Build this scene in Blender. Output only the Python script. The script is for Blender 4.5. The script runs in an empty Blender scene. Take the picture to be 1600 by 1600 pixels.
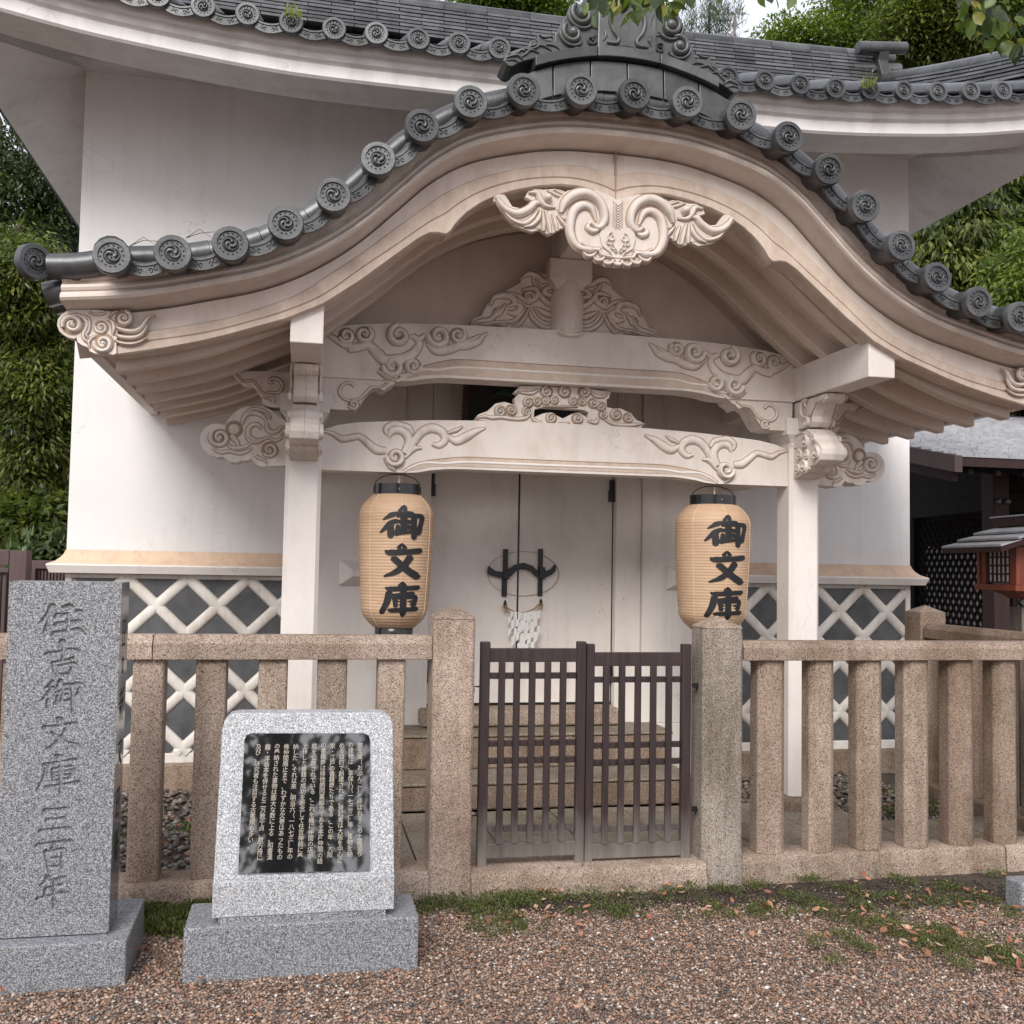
import bpy, bmesh, math, random
import numpy as np
from mathutils import Vector, Matrix, Euler
from mathutils.geometry import tessellate_polygon
random.seed(7); RNG = np.random.default_rng(7)
S = bpy.context.scene
COL = S.collection

# ---------------------------------------------------------------- camera
F_PX, PITCH, ROLL, YAW = 1583.77, math.radians(3.057), math.radians(1.004), math.radians(11.548)
CAM = np.array([-1.591, 0.0, 1.55])
_fw = np.array([math.sin(YAW)*math.cos(PITCH), math.cos(YAW)*math.cos(PITCH), math.sin(PITCH)])
_rt = np.array([math.cos(YAW), -math.sin(YAW), 0.0]); _up = np.cross(_rt, _fw)
_r = math.cos(ROLL)*_rt + math.sin(ROLL)*_up
_u = -math.sin(ROLL)*_rt + math.cos(ROLL)*_up
cd = bpy.data.cameras.new('camera'); cam = bpy.data.objects.new('camera', cd); COL.objects.link(cam)
cam.matrix_world = Matrix(((_r[0], _u[0], -_fw[0], CAM[0]), (_r[1], _u[1], -_fw[1], CAM[1]),
                           (_r[2], _u[2], -_fw[2], CAM[2]), (0, 0, 0, 1)))
cd.sensor_width = 36; cd.lens = F_PX/1600*36; cd.clip_start = .05; cd.clip_end = 400
S.camera = cam

def W(px, py, X=None, Y=None, Z=None):
    """a point of the place, measured off the photograph, on the plane X=, Y= or Z="""
    d = _r*(px-800)/F_PX + _fw + _u*(800-py)/F_PX
    if Y is not None: t = (Y-CAM[1])/d[1]
    elif X is not None: t = (X-CAM[0])/d[0]
    else: t = (Z-CAM[2])/d[2]
    return CAM + t*d

# ---------------------------------------------------------------- sky, sun, exposure
SUN_EL, SUN_AZ = math.radians(38), math.radians(203)   # azimuth measured from +Y clockwise: the sun stands behind the camera, a little left
world = bpy.data.worlds.new('World'); S.world = world; world.use_nodes = True
nt = world.node_tree; nt.nodes.clear()
o_ = nt.nodes.new('ShaderNodeOutputWorld'); bg = nt.nodes.new('ShaderNodeBackground')
sk = nt.nodes.new('ShaderNodeTexSky'); sk.sky_type = 'NISHITA'; sk.sun_disc = False
sk.sun_elevation = SUN_EL; sk.sun_rotation = SUN_AZ; sk.air_density = 1.0; sk.dust_density = 4.0; sk.ozone_density = 1.0
mx = nt.nodes.new('ShaderNodeMix'); mx.data_type = 'RGBA'
tc = nt.nodes.new('ShaderNodeTexCoord'); nz = nt.nodes.new('ShaderNodeTexNoise'); nz.inputs['Scale'].default_value = 2.2; nz.inputs['Detail'].default_value = 5
rp = nt.nodes.new('ShaderNodeMapRange'); rp.inputs[1].default_value = .3; rp.inputs[2].default_value = .7; rp.inputs[3].default_value = .62; rp.inputs[4].default_value = .92
nt.links.new(tc.outputs['Generated'], nz.inputs['Vector']); nt.links.new(nz.outputs['Fac'], rp.inputs[0])
nt.links.new(rp.outputs[0], mx.inputs[0]); nt.links.new(sk.outputs[0], mx.inputs[6]); mx.inputs[7].default_value = (6.2, 6.3, 6.9, 1)
nt.links.new(mx.outputs[2], bg.inputs[0]); bg.inputs[1].default_value = .112
nt.links.new(bg.outputs[0], o_.inputs[0])
sd = bpy.data.lights.new('sun', 'SUN'); sun = bpy.data.objects.new('sun', sd); COL.objects.link(sun)
sd.energy = 1.9; sd.angle = math.radians(30); sd.color = (1, .965, .92)
_sv = Vector((math.sin(SUN_AZ)*math.cos(SUN_EL), math.cos(SUN_AZ)*math.cos(SUN_EL), math.sin(SUN_EL)))
sun.rotation_euler = _sv.to_track_quat('Z', 'Y').to_euler()
S.view_settings.view_transform = 'Standard'; S.view_settings.look = 'None'; S.view_settings.gamma = 1
S.view_settings.exposure = 0.76; S.view_settings.use_curve_mapping = False
S.cycles.max_bounces = 7; S.cycles.diffuse_bounces = 4; S.cycles.transparent_max_bounces = 4

# ---------------------------------------------------------------- object helpers
WM = {}
def _cm(co): return [Vector(c) for c in co]
class MB:
    def __init__(s): s.v = []; s.f = []
    def add(s, v, f):
        n = len(s.v); s.v += [tuple(float(t) for t in p) for p in v]; s.f += [tuple(i+n for i in q) for q in f]; return s
    def box(s, x0, x1, y0, y1, z0, z1):
        return s.hexa([(x0,y0,z0),(x1,y0,z0),(x1,y1,z0),(x0,y1,z0),(x0,y0,z1),(x1,y0,z1),(x1,y1,z1),(x0,y1,z1)])
    def hexa(s, p):
        return s.add(p, [(0,3,2,1),(4,5,6,7),(0,1,5,4),(1,2,6,5),(2,3,7,6),(3,0,4,7)])
    def prism(s, poly, y0, y1, M=None, back=True):
        """poly: list of (x,z); extruded from y0 (front) to y1; M optional 4x4"""
        a = sum(poly[i][0]*poly[(i+1)%len(poly)][1]-poly[(i+1)%len(poly)][0]*poly[i][1] for i in range(len(poly)))
        if a < 0: poly = poly[::-1]
        n = len(poly)
        v = [(x, y0, z) for x, z in poly] + [(x, y1, z) for x, z in poly]
        tris = tessellate_polygon([[Vector((x, z, 0)) for x, z in poly]])
        f = []
        for t in tris:
            p, q, r = [poly[i] for i in t]
            ar = (q[0]-p[0])*(r[1]-p[1])-(r[0]-p[0])*(q[1]-p[1])
            t = tuple(t) if ar > 0 else tuple(t)[::-1]
            f.append(t)
            if back: f.append(tuple(i+n for i in t[::-1]))
        for i in range(n):
            j = (i+1) % n; f.append((i, i+n, j+n, j))
        if M is not None: v = [tuple(M @ Vector(p)) for p in v]
        return s.add(v, f)
    def loft(s, secs, closed=True, cap=True):
        """secs: list of sections, each a list of the same number of 3D points"""
        m = len(secs[0]); v = [p for q in secs for p in q]; f = []
        for i in range(len(secs)-1):
            for j in range(m if closed else m-1):
                k = (j+1) % m; f.append((i*m+j, i*m+k, (i+1)*m+k, (i+1)*m+j))
        if closed and cap:
            f.append(tuple(range(m))[::-1]); f.append(tuple((len(secs)-1)*m+j for j in range(m)))
        return s.add(v, f)
    def tube(s, path, r, n=8, cap=True, arc=None):
        path = _cm(path); L = len(path); secs = []
        rr = r if hasattr(r, '__len__') else [r]*L
        up = Vector((0, 0, 1)); T0 = (path[1]-path[0]).normalized()
        if abs(T0.dot(up)) > .95: up = Vector((0, 1, 0))
        for i in range(L):
            T = (path[min(i+1, L-1)]-path[max(i-1, 0)]).normalized()
            a = T.cross(up).normalized(); b = a.cross(T).normalized()
            secs.append([path[i] + a*math.cos(t)*rr[i] + b*math.sin(t)*rr[i] for t in [2*math.pi*j/n for j in range(n)]])
            up = b
        return s.loft(secs, True, cap)
    def lathe(s, prof, n=24, c=(0, 0, 0), cap=True):
        """prof: (r, z)"""
        secs = [[(c[0]+r*math.cos(2*math.pi*j/n), c[1]+r*math.sin(2*math.pi*j/n), c[2]+z) for j in range(n)] for r, z in prof]
        return s.loft(secs, True, cap)
    def lathe_y(s, prof, n=24, c=(0, 0, 0)):
        """prof: (r, y): turned about the Y axis, first entry nearest the viewer"""
        secs = [[(c[0]+r*math.cos(2*math.pi*j/n), c[1]+y, c[2]+r*math.sin(2*math.pi*j/n)) for j in range(n)] for r, y in prof]
        return s.loft(secs, True, True)
    def ribbon(s, pts, w, h, y, n=5, sub=6, M=None, sgn=-1):
        """half-round strip along (x,z) points lying on plane y and standing out h toward the viewer"""
        p, w = smooth(pts, w if hasattr(w, '__len__') else [w]*len(pts), sub)
        L = len(p); secs = []
        for i in range(L):
            t = p[min(i+1, L-1)]-p[max(i-1, 0)]; t = t/(np.linalg.norm(t)+1e-9); nn = np.array([-t[1], t[0]])
            hh = h*min(1, (w[i]/max(w))**.6+.05); row = []
            for k in range(n):
                u = -1+2*k/(n-1); q = p[i]+nn*u*w[i]/2
                row.append((q[0], y+sgn*hh*math.sqrt(max(0, 1-u*u)), q[1]))
            row += [(p[i][0]+nn[0]*w[i]/2, y+.004, p[i][1]+nn[1]*w[i]/2), (p[i][0]-nn[0]*w[i]/2, y+.004, p[i][1]-nn[1]*w[i]/2)]
            if M is not None: row = [tuple(M @ Vector(q)) for q in row]
            secs.append(row)
        return s.loft(secs, True, True)
    def boss(s, x, z, r, h, y, n=12, M=None):
        secs = []
        for a in (0, 30, 55, 75, 88):
            a = math.radians(a); secs.append([(x+r*math.cos(a)*math.cos(2*math.pi*j/n), y-h*math.sin(a), z+r*math.cos(a)*math.sin(2*math.pi*j/n)) for j in range(n)])
        if M is not None: secs = [[tuple(M @ Vector(q)) for q in sec] for sec in secs]
        return s.loft(secs, True, True)
    def mesh(s, name='m', smooth_ang=None):
        me = bpy.data.meshes.new(name); me.from_pydata(s.v, [], s.f); me.update()
        bm = bmesh.new(); bm.from_mesh(me); bmesh.ops.recalc_face_normals(bm, faces=bm.faces); bm.to_mesh(me); bm.free()
        if smooth_ang:
            me.shade_smooth(); me.set_sharp_from_angle(angle=math.radians(smooth_ang))
        return me
    def build(s, name, mat, parent=None, smooth_ang=None, bevel=0, seg=2, kind=None, label=None):
        return put(name, s.mesh(name, smooth_ang), mat, parent, Matrix(), bevel, seg, kind, label)

def put(name, me, mat, parent=None, M=None, bevel=0, seg=2, kind=None, label=None):
    o = bpy.data.objects.new(name, me); COL.objects.link(o)
    if mat is not None and not me.materials: me.materials.append(mat)
    M = M if M is not None else Matrix()
    if parent is not None:
        o.parent = parent; o.matrix_local = WM[parent.name].inverted() @ M
    else: o.matrix_local = M
    WM[o.name] = M.copy()
    if bevel:
        b = o.modifiers.new('bevel', 'BEVEL'); b.width = bevel; b.segments = seg; b.limit_method = 'ANGLE'; b.angle_limit = math.radians(35)
        b.harden_normals = False
    if kind: o['kind'] = kind
    if label: o['label'] = label
    return o
def thing(name, loc, label, cat, group=None, rz=0):
    o = bpy.data.objects.new(name, None); COL.objects.link(o); o.empty_display_size = .1
    M = Matrix.Translation(Vector(loc)) @ Matrix.Rotation(rz, 4, 'Z'); o.matrix_local = M; WM[o.name] = M
    return tag(o, label, cat, group)
def tag(o, label, cat, group=None):
    o['label'] = label; o['category'] = cat
    if group: o['group'] = group
    return o
def copy_tree(root, M):
    """a copy of a thing and its parts, moved by M in world space"""
    r = root.copy(); COL.objects.link(r); r.matrix_local = M @ WM[root.name]; WM[r.name] = r.matrix_local.copy()
    def rec(a, b):
        for ch in [c for c in list(COL.objects) if c.parent is a]:
            c = ch.copy(); COL.objects.link(c); c.parent = b; WM[c.name] = M @ WM[ch.name]; rec(ch, c)
    rec(root, r); return r

def smooth(pts, w=None, sub=6):
    P = np.array(pts, float); n = len(P)
    if n < 3 or sub < 2:
        return P, (np.array(w, float) if w is not None else None)
    Q = np.vstack([2*P[0]-P[1], P, 2*P[-1]-P[-2]]); ww = None if w is None else np.concatenate([[w[0]], w, [w[-1]]]).astype(float)
    out = []; wo = []
    for i in range(1, n):
        p0, p1, p2, p3 = Q[i-1], Q[i], Q[i+1], Q[i+2]
        for k in range(sub):
            t = k/sub
            out.append(.5*((2*p1)+(-p0+p2)*t+(2*p0-5*p1+4*p2-p3)*t*t+(-p0+3*p1-3*p2+p3)*t**3))
            if w is not None: wo.append(ww[i]*(1-t)+ww[i+1]*t)
    out.append(P[-1]); wo.append(w[-1] if w is not None else 0)
    return np.array(out), (np.array(wo) if w is not None else None)
def spiral(cx, cz, r0, r1, a0, turns, n=16, sx=1):
    """points of a spiral from radius r0 at angle a0 (deg) to r1; positive turns = counter-clockwise"""
    out = []
    for i in range(n+1):
        t = i/n; a = math.radians(a0)+turns*2*math.pi*t; r = r0+(r1-r0)*t
        out.append((cx+sx*r*math.cos(a), cz+r*math.sin(a)))
    return out

# ---------------------------------------------------------------- materials (procedural)
def nodes(name):
    m = bpy.data.materials.new(name); m.use_nodes = True; t = m.node_tree; b = t.nodes['Principled BSDF']
    return m, t, b
def N(t, k, **kw):
    n = t.nodes.new(k)
    for a, v in kw.items():
        if a.startswith('i_'):
            key = a[2:]; key = int(key) if key.isdigit() else key.replace('_', ' ')
            n.inputs[key].default_value = v
        else: setattr(n, a, v)
    return n
def pos(t, scale=(1, 1, 1)):
    g = N(t, 'ShaderNodeNewGeometry'); m = N(t, 'ShaderNodeMapping'); m.inputs['Scale'].default_value = scale
    t.links.new(g.outputs['Position'], m.inputs['Vector']); return m.outputs[0]
def noise(t, vec, sc, det=4, rough=.5):
    n = N(t, 'ShaderNodeTexNoise'); n.inputs['Scale'].default_value = sc; n.inputs['Detail'].default_value = det; n.inputs['Roughness'].default_value = rough
    t.links.new(vec, n.inputs['Vector']); return n.outputs['Fac']
def ramp(t, fac, stops, interp='LINEAR'):
    r = N(t, 'ShaderNodeValToRGB'); r.color_ramp.interpolation = interp; e = r.color_ramp.elements
    while len(e) < len(stops): e.new(.5)
    for k, (p, c) in enumerate(stops):
        e[k].position = p; e[k].color = (*c, 1) if len(c) == 3 else c
    t.links.new(fac, r.inputs[0]); return r.outputs[0]
def mix(t, fac, a, b, mode='MIX'):
    m = N(t, 'ShaderNodeMix', data_type='RGBA', blend_type=mode)
    for s, v in ((0, fac), (6, a), (7, b)):
        if hasattr(v, 'links') or isinstance(v, bpy.types.NodeSocket): t.links.new(v, m.inputs[s])
        else: m.inputs[s].default_value = (*v, 1) if isinstance(v, tuple) and len(v) == 3 else v
    return m.outputs[2]
def bump(t, b, h, strength=.3, dist=.01):
    n = N(t, 'ShaderNodeBump'); n.inputs['Strength'].default_value = strength; n.inputs['Distance'].default_value = dist
    t.links.new(h, n.inputs['Height']); t.links.new(n.outputs[0], b.inputs['Normal']); return n
G3 = lambda v: (v, v, v)

def m_plaster(name, base=(.74, .715, .69), dirt=(.42, .33, .26), amt=.5, scale=1.3, thr=(.5, .8), b=.15):
    m, t, bs = nodes(name); p = pos(t)
    f1 = noise(t, p, scale, 6, .62); c = ramp(t, f1, [(.35, tuple(x*.94 for x in base)), (.65, tuple(min(1, x*1.03) for x in base))])
    f2 = noise(t, pos(t, (1, 1, .55)), 3.1*scale, 8, .68); r2 = ramp(t, f2, [(thr[0], G3(0)), (thr[1], G3(1))])
    mm = N(t, 'ShaderNodeMath', operation='MULTIPLY'); t.links.new(r2, mm.inputs[0]); mm.inputs[1].default_value = amt
    c = mix(t, mm.outputs[0], c, dirt)
    sp = noise(t, p, 55, 3, .6); r3 = ramp(t, sp, [(.70, G3(0)), (.78, G3(.35))]); c = mix(t, r3, c, tuple(x*.6 for x in dirt))
    st = noise(t, pos(t, (9, 9, .5)), 1.0, 5, .6); c = mix(t, ramp(t, st, [(.52, G3(0)), (.74, G3(.30*amt+.06))]), c, tuple(x*.8 for x in dirt))
    vo = N(t, 'ShaderNodeTexVoronoi', feature='DISTANCE_TO_EDGE'); vo.inputs['Scale'].default_value = 1.1
    wv = N(t, 'ShaderNodeVectorMath', operation='ADD'); nn = N(t, 'ShaderNodeTexNoise'); nn.inputs['Scale'].default_value = 3.0; nn.inputs['Detail'].default_value = 5; t.links.new(p, nn.inputs['Vector']); t.links.new(nn.outputs['Color'], wv.inputs[0]); t.links.new(p, wv.inputs[1]); t.links.new(wv.outputs[0], vo.inputs['Vector'])
    cr = ramp(t, vo.outputs['Distance'], [(.0, G3(.5)), (.0028, G3(0))]); ck = N(t, 'ShaderNodeMath', operation='MULTIPLY'); t.links.new(cr, ck.inputs[0]); t.links.new(ramp(t, noise(t, p, 1.7, 2), [(.56, G3(0)), (.62, G3(1))]), ck.inputs[1]); c = mix(t, ck.outputs[0], c, tuple(x*.5 for x in dirt))
    t.links.new(c, bs.inputs['Base Color']); bs.inputs['Roughness'].default_value = .72; bs.inputs['Specular IOR Level'].default_value = .3
    bump(t, bs, noise(t, p, 38, 5, .6), b, .006); return m
def m_granite(name, lo, mid, hi, sc=95, rough=.75, b=.35, tint=None, spec=.4):
    m, t, bs = nodes(name); p = pos(t)
    v = N(t, 'ShaderNodeTexVoronoi', feature='F1'); v.inputs['Scale'].default_value = sc*1.6; t.links.new(p, v.inputs['Vector'])
    sx = N(t, 'ShaderNodeSeparateColor'); t.links.new(v.outputs['Color'], sx.inputs[0])
    n1 = noise(t, p, sc, 4, .75); mm = N(t, 'ShaderNodeMath', operation='ADD'); t.links.new(n1, mm.inputs[0])
    m2 = N(t, 'ShaderNodeMath', operation='MULTIPLY'); t.links.new(sx.outputs[0], m2.inputs[0]); m2.inputs[1].default_value = .55; t.links.new(m2.outputs[0], mm.inputs[1])
    c = ramp(t, mm.outputs[0], [(.50, lo), (.60, mid), (.80, mid), (.96, hi)])
    if tint:
        r = ramp(t, noise(t, pos(t, (1, 1, .6)), 2.6, 6, .65), [(.40, G3(0)), (.64, G3(1))]); c = mix(t, r, c, tint, 'MULTIPLY')
        r = ramp(t, noise(t, pos(t, (14, 14, 1.2)), 1, 5, .65), [(.50, G3(0)), (.72, G3(.55))]); c = mix(t, r, c, (.55, .50, .44), 'MULTIPLY')
        r = ramp(t, noise(t, p, 17, 5, .7), [(.66, G3(0)), (.74, G3(.5))]); c = mix(t, r, c, (.30, .30, .25))
        oi = N(t, 'ShaderNodeObjectInfo'); c = mix(t, 1.0, c, ramp(t, oi.outputs['Random'], [(0, (.82, .80, .78)), (.5, (.98, .96, .93)), (1, (1.06, 1.02, 1.0))]), 'MULTIPLY')
    t.links.new(c, bs.inputs['Base Color']); bs.inputs['Roughness'].default_value = rough; bs.inputs['Specular IOR Level'].default_value = spec
    if b: bump(t, bs, n1, b, .004)
    return m
def m_tile(name, a=(.055, .057, .060), c2=(.115, .118, .121), rough=.36):
    m, t, bs = nodes(name); p = pos(t)
    c = ramp(t, noise(t, p, 9, 6, .65), [(.3, a), (.7, c2)])
    r = ramp(t, noise(t, p, 42, 4, .7), [(.62, G3(0)), (.75, G3(.4))]); c = mix(t, r, c, (.20, .19, .16))
    oi = N(t, 'ShaderNodeObjectInfo'); c = mix(t, 1.0, c, ramp(t, oi.outputs['Random'], [(0, G3(.60)), (1, G3(1.35))]), 'MULTIPLY')
    c = mix(t, ramp(t, noise(t, p, 5.5, 6, .7), [(.60, G3(0)), (.70, G3(.6))]), c, (.075, .075, .055))
    t.links.new(c, bs.inputs['Base Color']); bs.inputs['Roughness'].default_value = rough; bs.inputs['Metallic'].default_value = .35
    bump(t, bs, noise(t, p, 60, 3, .6), .18, .004); return m
def m_wood(name, a, b2, rough=.6, grain=(40, 40, 3), fade=None):
    m, t, bs = nodes(name)
    g = noise(t, pos(t, grain), 1.0, 5, .6); c = ramp(t, g, [(.3, a), (.7, b2)])
    if fade:   # weathered grey towards the foot of the gate, with an uneven edge
        gg = N(t, 'ShaderNodeNewGeometry'); s3 = N(t, 'ShaderNodeSeparateXYZ'); t.links.new(gg.outputs['Position'], s3.inputs[0])
        ad = N(t, 'ShaderNodeMath', operation='MULTIPLY_ADD'); t.links.new(noise(t, pos(t, (14, 14, 2)), 1, 4, .6), ad.inputs[0]); ad.inputs[1].default_value = .35; t.links.new(s3.outputs[2], ad.inputs[2])
        r = N(t, 'ShaderNodeMapRange'); r.inputs[1].default_value = fade[0]; r.inputs[2].default_value = fade[1]; r.inputs[3].default_value = 1; r.inputs[4].default_value = 0
        t.links.new(ad.outputs[0], r.inputs[0]); c = mix(t, r.outputs[0], c, mix(t, g, (.13, .112, .10), (.24, .215, .19)))
    t.links.new(c, bs.inputs['Base Color']); bs.inputs['Roughness'].default_value = rough
    bump(t, bs, g, .3, .004); return m
def m_flat(name, col, rough=.5, metal=0, spec=.5, var=.0, sc=20, b=0):
    m, t, bs = nodes(name)
    if var: 
        p = pos(t); f = noise(t, p, sc, 4, .6)
        t.links.new(ramp(t, f, [(.3, tuple(x*(1-var) for x in col)), (.7, tuple(min(1, x*(1+var)) for x in col))]), bs.inputs['Base Color'])
        if b: bump(t, bs, f, b, .005)
    else: bs.inputs['Base Color'].default_value = (*col, 1)
    bs.inputs['Roughness'].default_value = rough; bs.inputs['Metallic'].default_value = metal; bs.inputs['Specular IOR Level'].default_value = spec
    return m
def m_leaf(name, cols, rough=.4, trans=.35):
    m, t, bs = nodes(name); a = N(t, 'ShaderNodeAttribute', attribute_name='tone')
    c = ramp(t, a.outputs['Fac'], [(i/(len(cols)-1), c) for i, c in enumerate(cols)])
    t.links.new(c, bs.inputs['Base Color']); bs.inputs['Roughness'].default_value = rough; bs.inputs['Specular IOR Level'].default_value = .5
    tr = N(t, 'ShaderNodeBsdfTranslucent'); t.links.new(mix(t, 1.0, c, (1.0, 1.25, .5), 'MULTIPLY'), tr.inputs[0])
    ms = N(t, 'ShaderNodeMixShader'); ms.inputs[0].default_value = trans
    t.links.new(bs.outputs[0], ms.inputs[1]); t.links.new(tr.outputs[0], ms.inputs[2]); t.links.new(ms.outputs[0], t.nodes['Material Output'].inputs[0]); return m

M_WALL = m_plaster('plaster_wall', (.76, .745, .735), (.50, .46, .42), .35, .9, (.56, .82), .12)
M_PLAST = m_plaster('plaster_porch', (.75, .70, .66), (.46, .36, .29), .38, 1.6, (.50, .80), .18)
M_CARVE = m_plaster('plaster_carved', (.71, .655, .61), (.45, .34, .26), .6, 5.0, (.45, .75), .15)
M_BEAM = m_plaster('plaster_beam', (.71, .65, .605), (.44, .33, .26), .5, 1.6, (.48, .78), .18)
M_GAB = m_plaster('plaster_gable', (.66, .585, .53), (.42, .31, .24), .5, 1.8, (.48, .78), .18)
M_CARVE2 = m_plaster('plaster_pendant', (.61, .55, .50), (.45, .34, .26), .5, 5.0, (.45, .75), .15)
M_SOFF = m_plaster('plaster_soffit_shade_tint', (.64, .55, .485), (.42, .32, .25), .4, 1.6, (.50, .80), .18)  # browner than the porch plaster: shade under the roof tinted into the colour
M_FASC = m_plaster('plaster_weathered_fascia', (.64, .565, .505), (.34, .25, .19), .75, 3.0, (.40, .75), .2)
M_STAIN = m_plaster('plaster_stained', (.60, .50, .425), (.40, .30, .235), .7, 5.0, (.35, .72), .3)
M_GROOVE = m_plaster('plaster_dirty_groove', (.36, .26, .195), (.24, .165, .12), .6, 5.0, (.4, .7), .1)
M_LEDGE = m_plaster('plaster_ledge', (.68, .50, .365), (.32, .22, .15), .6, 3.0, (.5, .8), .25)
M_JOINT = m_plaster('plaster_joint', (.72, .685, .64), (.44, .34, .26), .6, 4.0, (.45, .75), .3)
M_NTILE = m_flat('grey_wall_tile', (.085, .087, .092), .5, 0, .4, .35, 6, .1)
M_TILE = m_tile('smoked_roof_tile')
M_TILE2 = m_tile('crest_roof_tile', (.045, .047, .047), (.095, .098, .096), .42)
M_PINK = m_granite('pink_granite', (.06, .045, .036), (.35, .275, .225), (.53, .44, .37), 150, .85, .6, (.62, .58, .53))
M_PINKG = m_granite('greyed_granite', (.06, .052, .045), (.31, .265, .23), (.50, .45, .40), 150, .85, .6, (.58, .56, .53))
M_PINK2 = m_granite('brown_granite', (.09, .065, .05), (.24, .18, .14), (.38, .30, .24), 150, .85, .5, (.60, .55, .48))
M_SLAB = m_granite('step_top_stone', (.15, .13, .105), (.26, .225, .185), (.33, .285, .235), 60, .8, .3, (.75, .7, .64))
M_GREY = m_granite('grey_granite', (.03, .032, .036), (.15, .155, .165), (.44, .45, .475), 210, .55, .15)
M_LIGHT = m_granite('pale_granite', (.10, .105, .11), (.32, .33, .345), (.70, .71, .74), 200, .34, .05, spec=.5)
M_POLISH = m_granite('polished_side_granite', (.06, .062, .065), (.13, .135, .14), (.22, .22, .23), 120, .07, .0, spec=.8)
M_GATE = m_wood('gate_wood', (.016, .010, .010), (.046, .027, .025), .55, (45, 45, 3), (.24, .55))
M_DWOOD = m_wood('dark_wood', (.006, .005, .005), (.018, .011, .010), .8); M_DWOOD.node_tree.nodes['Principled BSDF'].inputs['Specular IOR Level'].default_value = .12
M_RWOOD = m_wood('red_wood', (.11, .022, .010), (.21, .045, .016), .6)
M_FWOOD = m_wood('brown_fence_paint', (.06, .035, .034), (.085, .052, .05), .55)
M_IRON = m_flat('black_iron', (.012, .012, .014), .4, .2, .5)
M_LACQ = m_flat('black_lacquer', (.008, .008, .009), .18, 0, .6)
M_INK = m_flat('black_ink', (.01, .01, .012), .55)
M_PLAQUE = m_flat('black_polished_stone', (.012, .012, .014), .03, 0, .5); M_PLAQUE.node_tree.nodes['Principled BSDF'].inputs['IOR'].default_value = 2.5
M_GILT = m_flat('pale_inlaid_letters', (.40, .36, .30), .45)
M_PAPERW = m_flat('white_paper', (.80, .79, .77), .8)
M_ROPE = m_flat('straw_rope', (.33, .20, .11), .9, var=.3, sc=90)
M_SHOJI = m_flat('lantern_window_paper', (.62, .58, .55), .8)
M_SHING = m_flat('grey_roof_shingle', (.30, .30, .315), .45, .1, .5, .25, 9, .1)
M_BARK = m_flat('bark', (.075, .055, .04), .9, 0, .3, .35, 12, .5)
M_SOIL = m_flat('dark_soil', (.062, .046, .034), .95, 0, .2, .45, 18, .6)
M_PEB0 = None
def TR(pts, ox, oy, s, Y):
    """outline measured in an enlargement of the photograph -> (x, z) on plane Y"""
    out = []
    for q in pts:
        p = W(ox+q[0]/s, oy+q[1]/s, Y=Y); out.append((p[0], p[2]))
    return out
def mir(pts): return [(-x, z) for x, z in pts]
def mirs(pts): return [(-q[0], *q[1:]) for q in pts]
def curve(tab):
    xs = [a for a, b in tab]; zs = [b for a, b in tab]
    def f(x):
        return float(np.interp(abs(x), xs, zs))
    return f
def scurve(tab):
    P, _ = smooth(tab, None, 8); xs, zs = P[:, 0], P[:, 1]
    def f(x): return float(np.interp(abs(x), xs, zs))
    return f

# ================================================================= the setting
g = MB(); NX, NY = 60, 40
def ground_z(x, y): return 0.012*math.sin(x*1.7+y)+0.008*math.sin(y*3.1-x*.7)-.012
xs = [-60, -30, -15]+list(np.linspace(-9, 9, 73))+[15, 30, 60]; ys = [-30, -12, -3]+list(np.linspace(0, 12, 61))+[20, 40, 90]
V = [(x, y, ground_z(x, y) if (-9 <= x <= 9 and 0 <= y <= 4.7) else (-.02 if y < 20 else 0)) for y in ys for x in xs]; n = len(xs)
g.add(V, [(j*n+i, j*n+i+1, (j+1)*n+i+1, (j+1)*n+i) for j in range(len(ys)-1) for i in range(n-1)])
gm, gt, gb = nodes('gravel_ground'); gp = pos(gt)
vv = N(gt, 'ShaderNodeTexVoronoi', feature='F1'); vv.inputs['Scale'].default_value = 95; gt.links.new(gp, vv.inputs['Vector'])
sc = N(gt, 'ShaderNodeSeparateColor'); gt.links.new(vv.outputs['Color'], sc.inputs[0])
gc = ramp(gt, sc.outputs[0], [(.0, (.055, .04, .035)), (.3, (.16, .10, .075)), (.6, (.24, .16, .12)), (.85, (.32, .24, .19)), (1, (.45, .40, .36))])
gsoil = ramp(gt, noise(gt, gp, 14, 6, .65), [(.3, (.035, .026, .019)), (.7, (.085, .062, .045))])
s3 = N(gt, 'ShaderNodeSeparateXYZ'); gt.links.new(gp, s3.inputs[0])
# the strip along the fence is bare earth, its edge wanders
ml = N(gt, 'ShaderNodeMath', operation='MULTIPLY_ADD'); gt.links.new(noise(gt, gp, 2.3, 4, .6), ml.inputs[0]); ml.inputs[1].default_value = .55; gt.links.new(s3.outputs[1], ml.inputs[2])
m2 = N(gt, 'ShaderNodeMath', operation='MULTIPLY_ADD'); gt.links.new(s3.outputs[0], m2.inputs[0]); m2.inputs[1].default_value = .10; gt.links.new(ml.outputs[0], m2.inputs[2])
mr = N(gt, 'ShaderNodeMapRange'); mr.inputs[1].default_value = 4.72; mr.inputs[2].default_value = 4.80; gt.links.new(m2.outputs[0], mr.inputs[0])
gt.links.new(mix(gt, mr.outputs[0], gc, gsoil), gb.inputs['Base Color']); gb.inputs['Roughness'].default_value = .9
bump(gt, gb, vv.outputs['Distance'], .6, .01)
go = g.build('ground', gm, smooth_ang=60); go['kind'] = 'structure'

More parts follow.
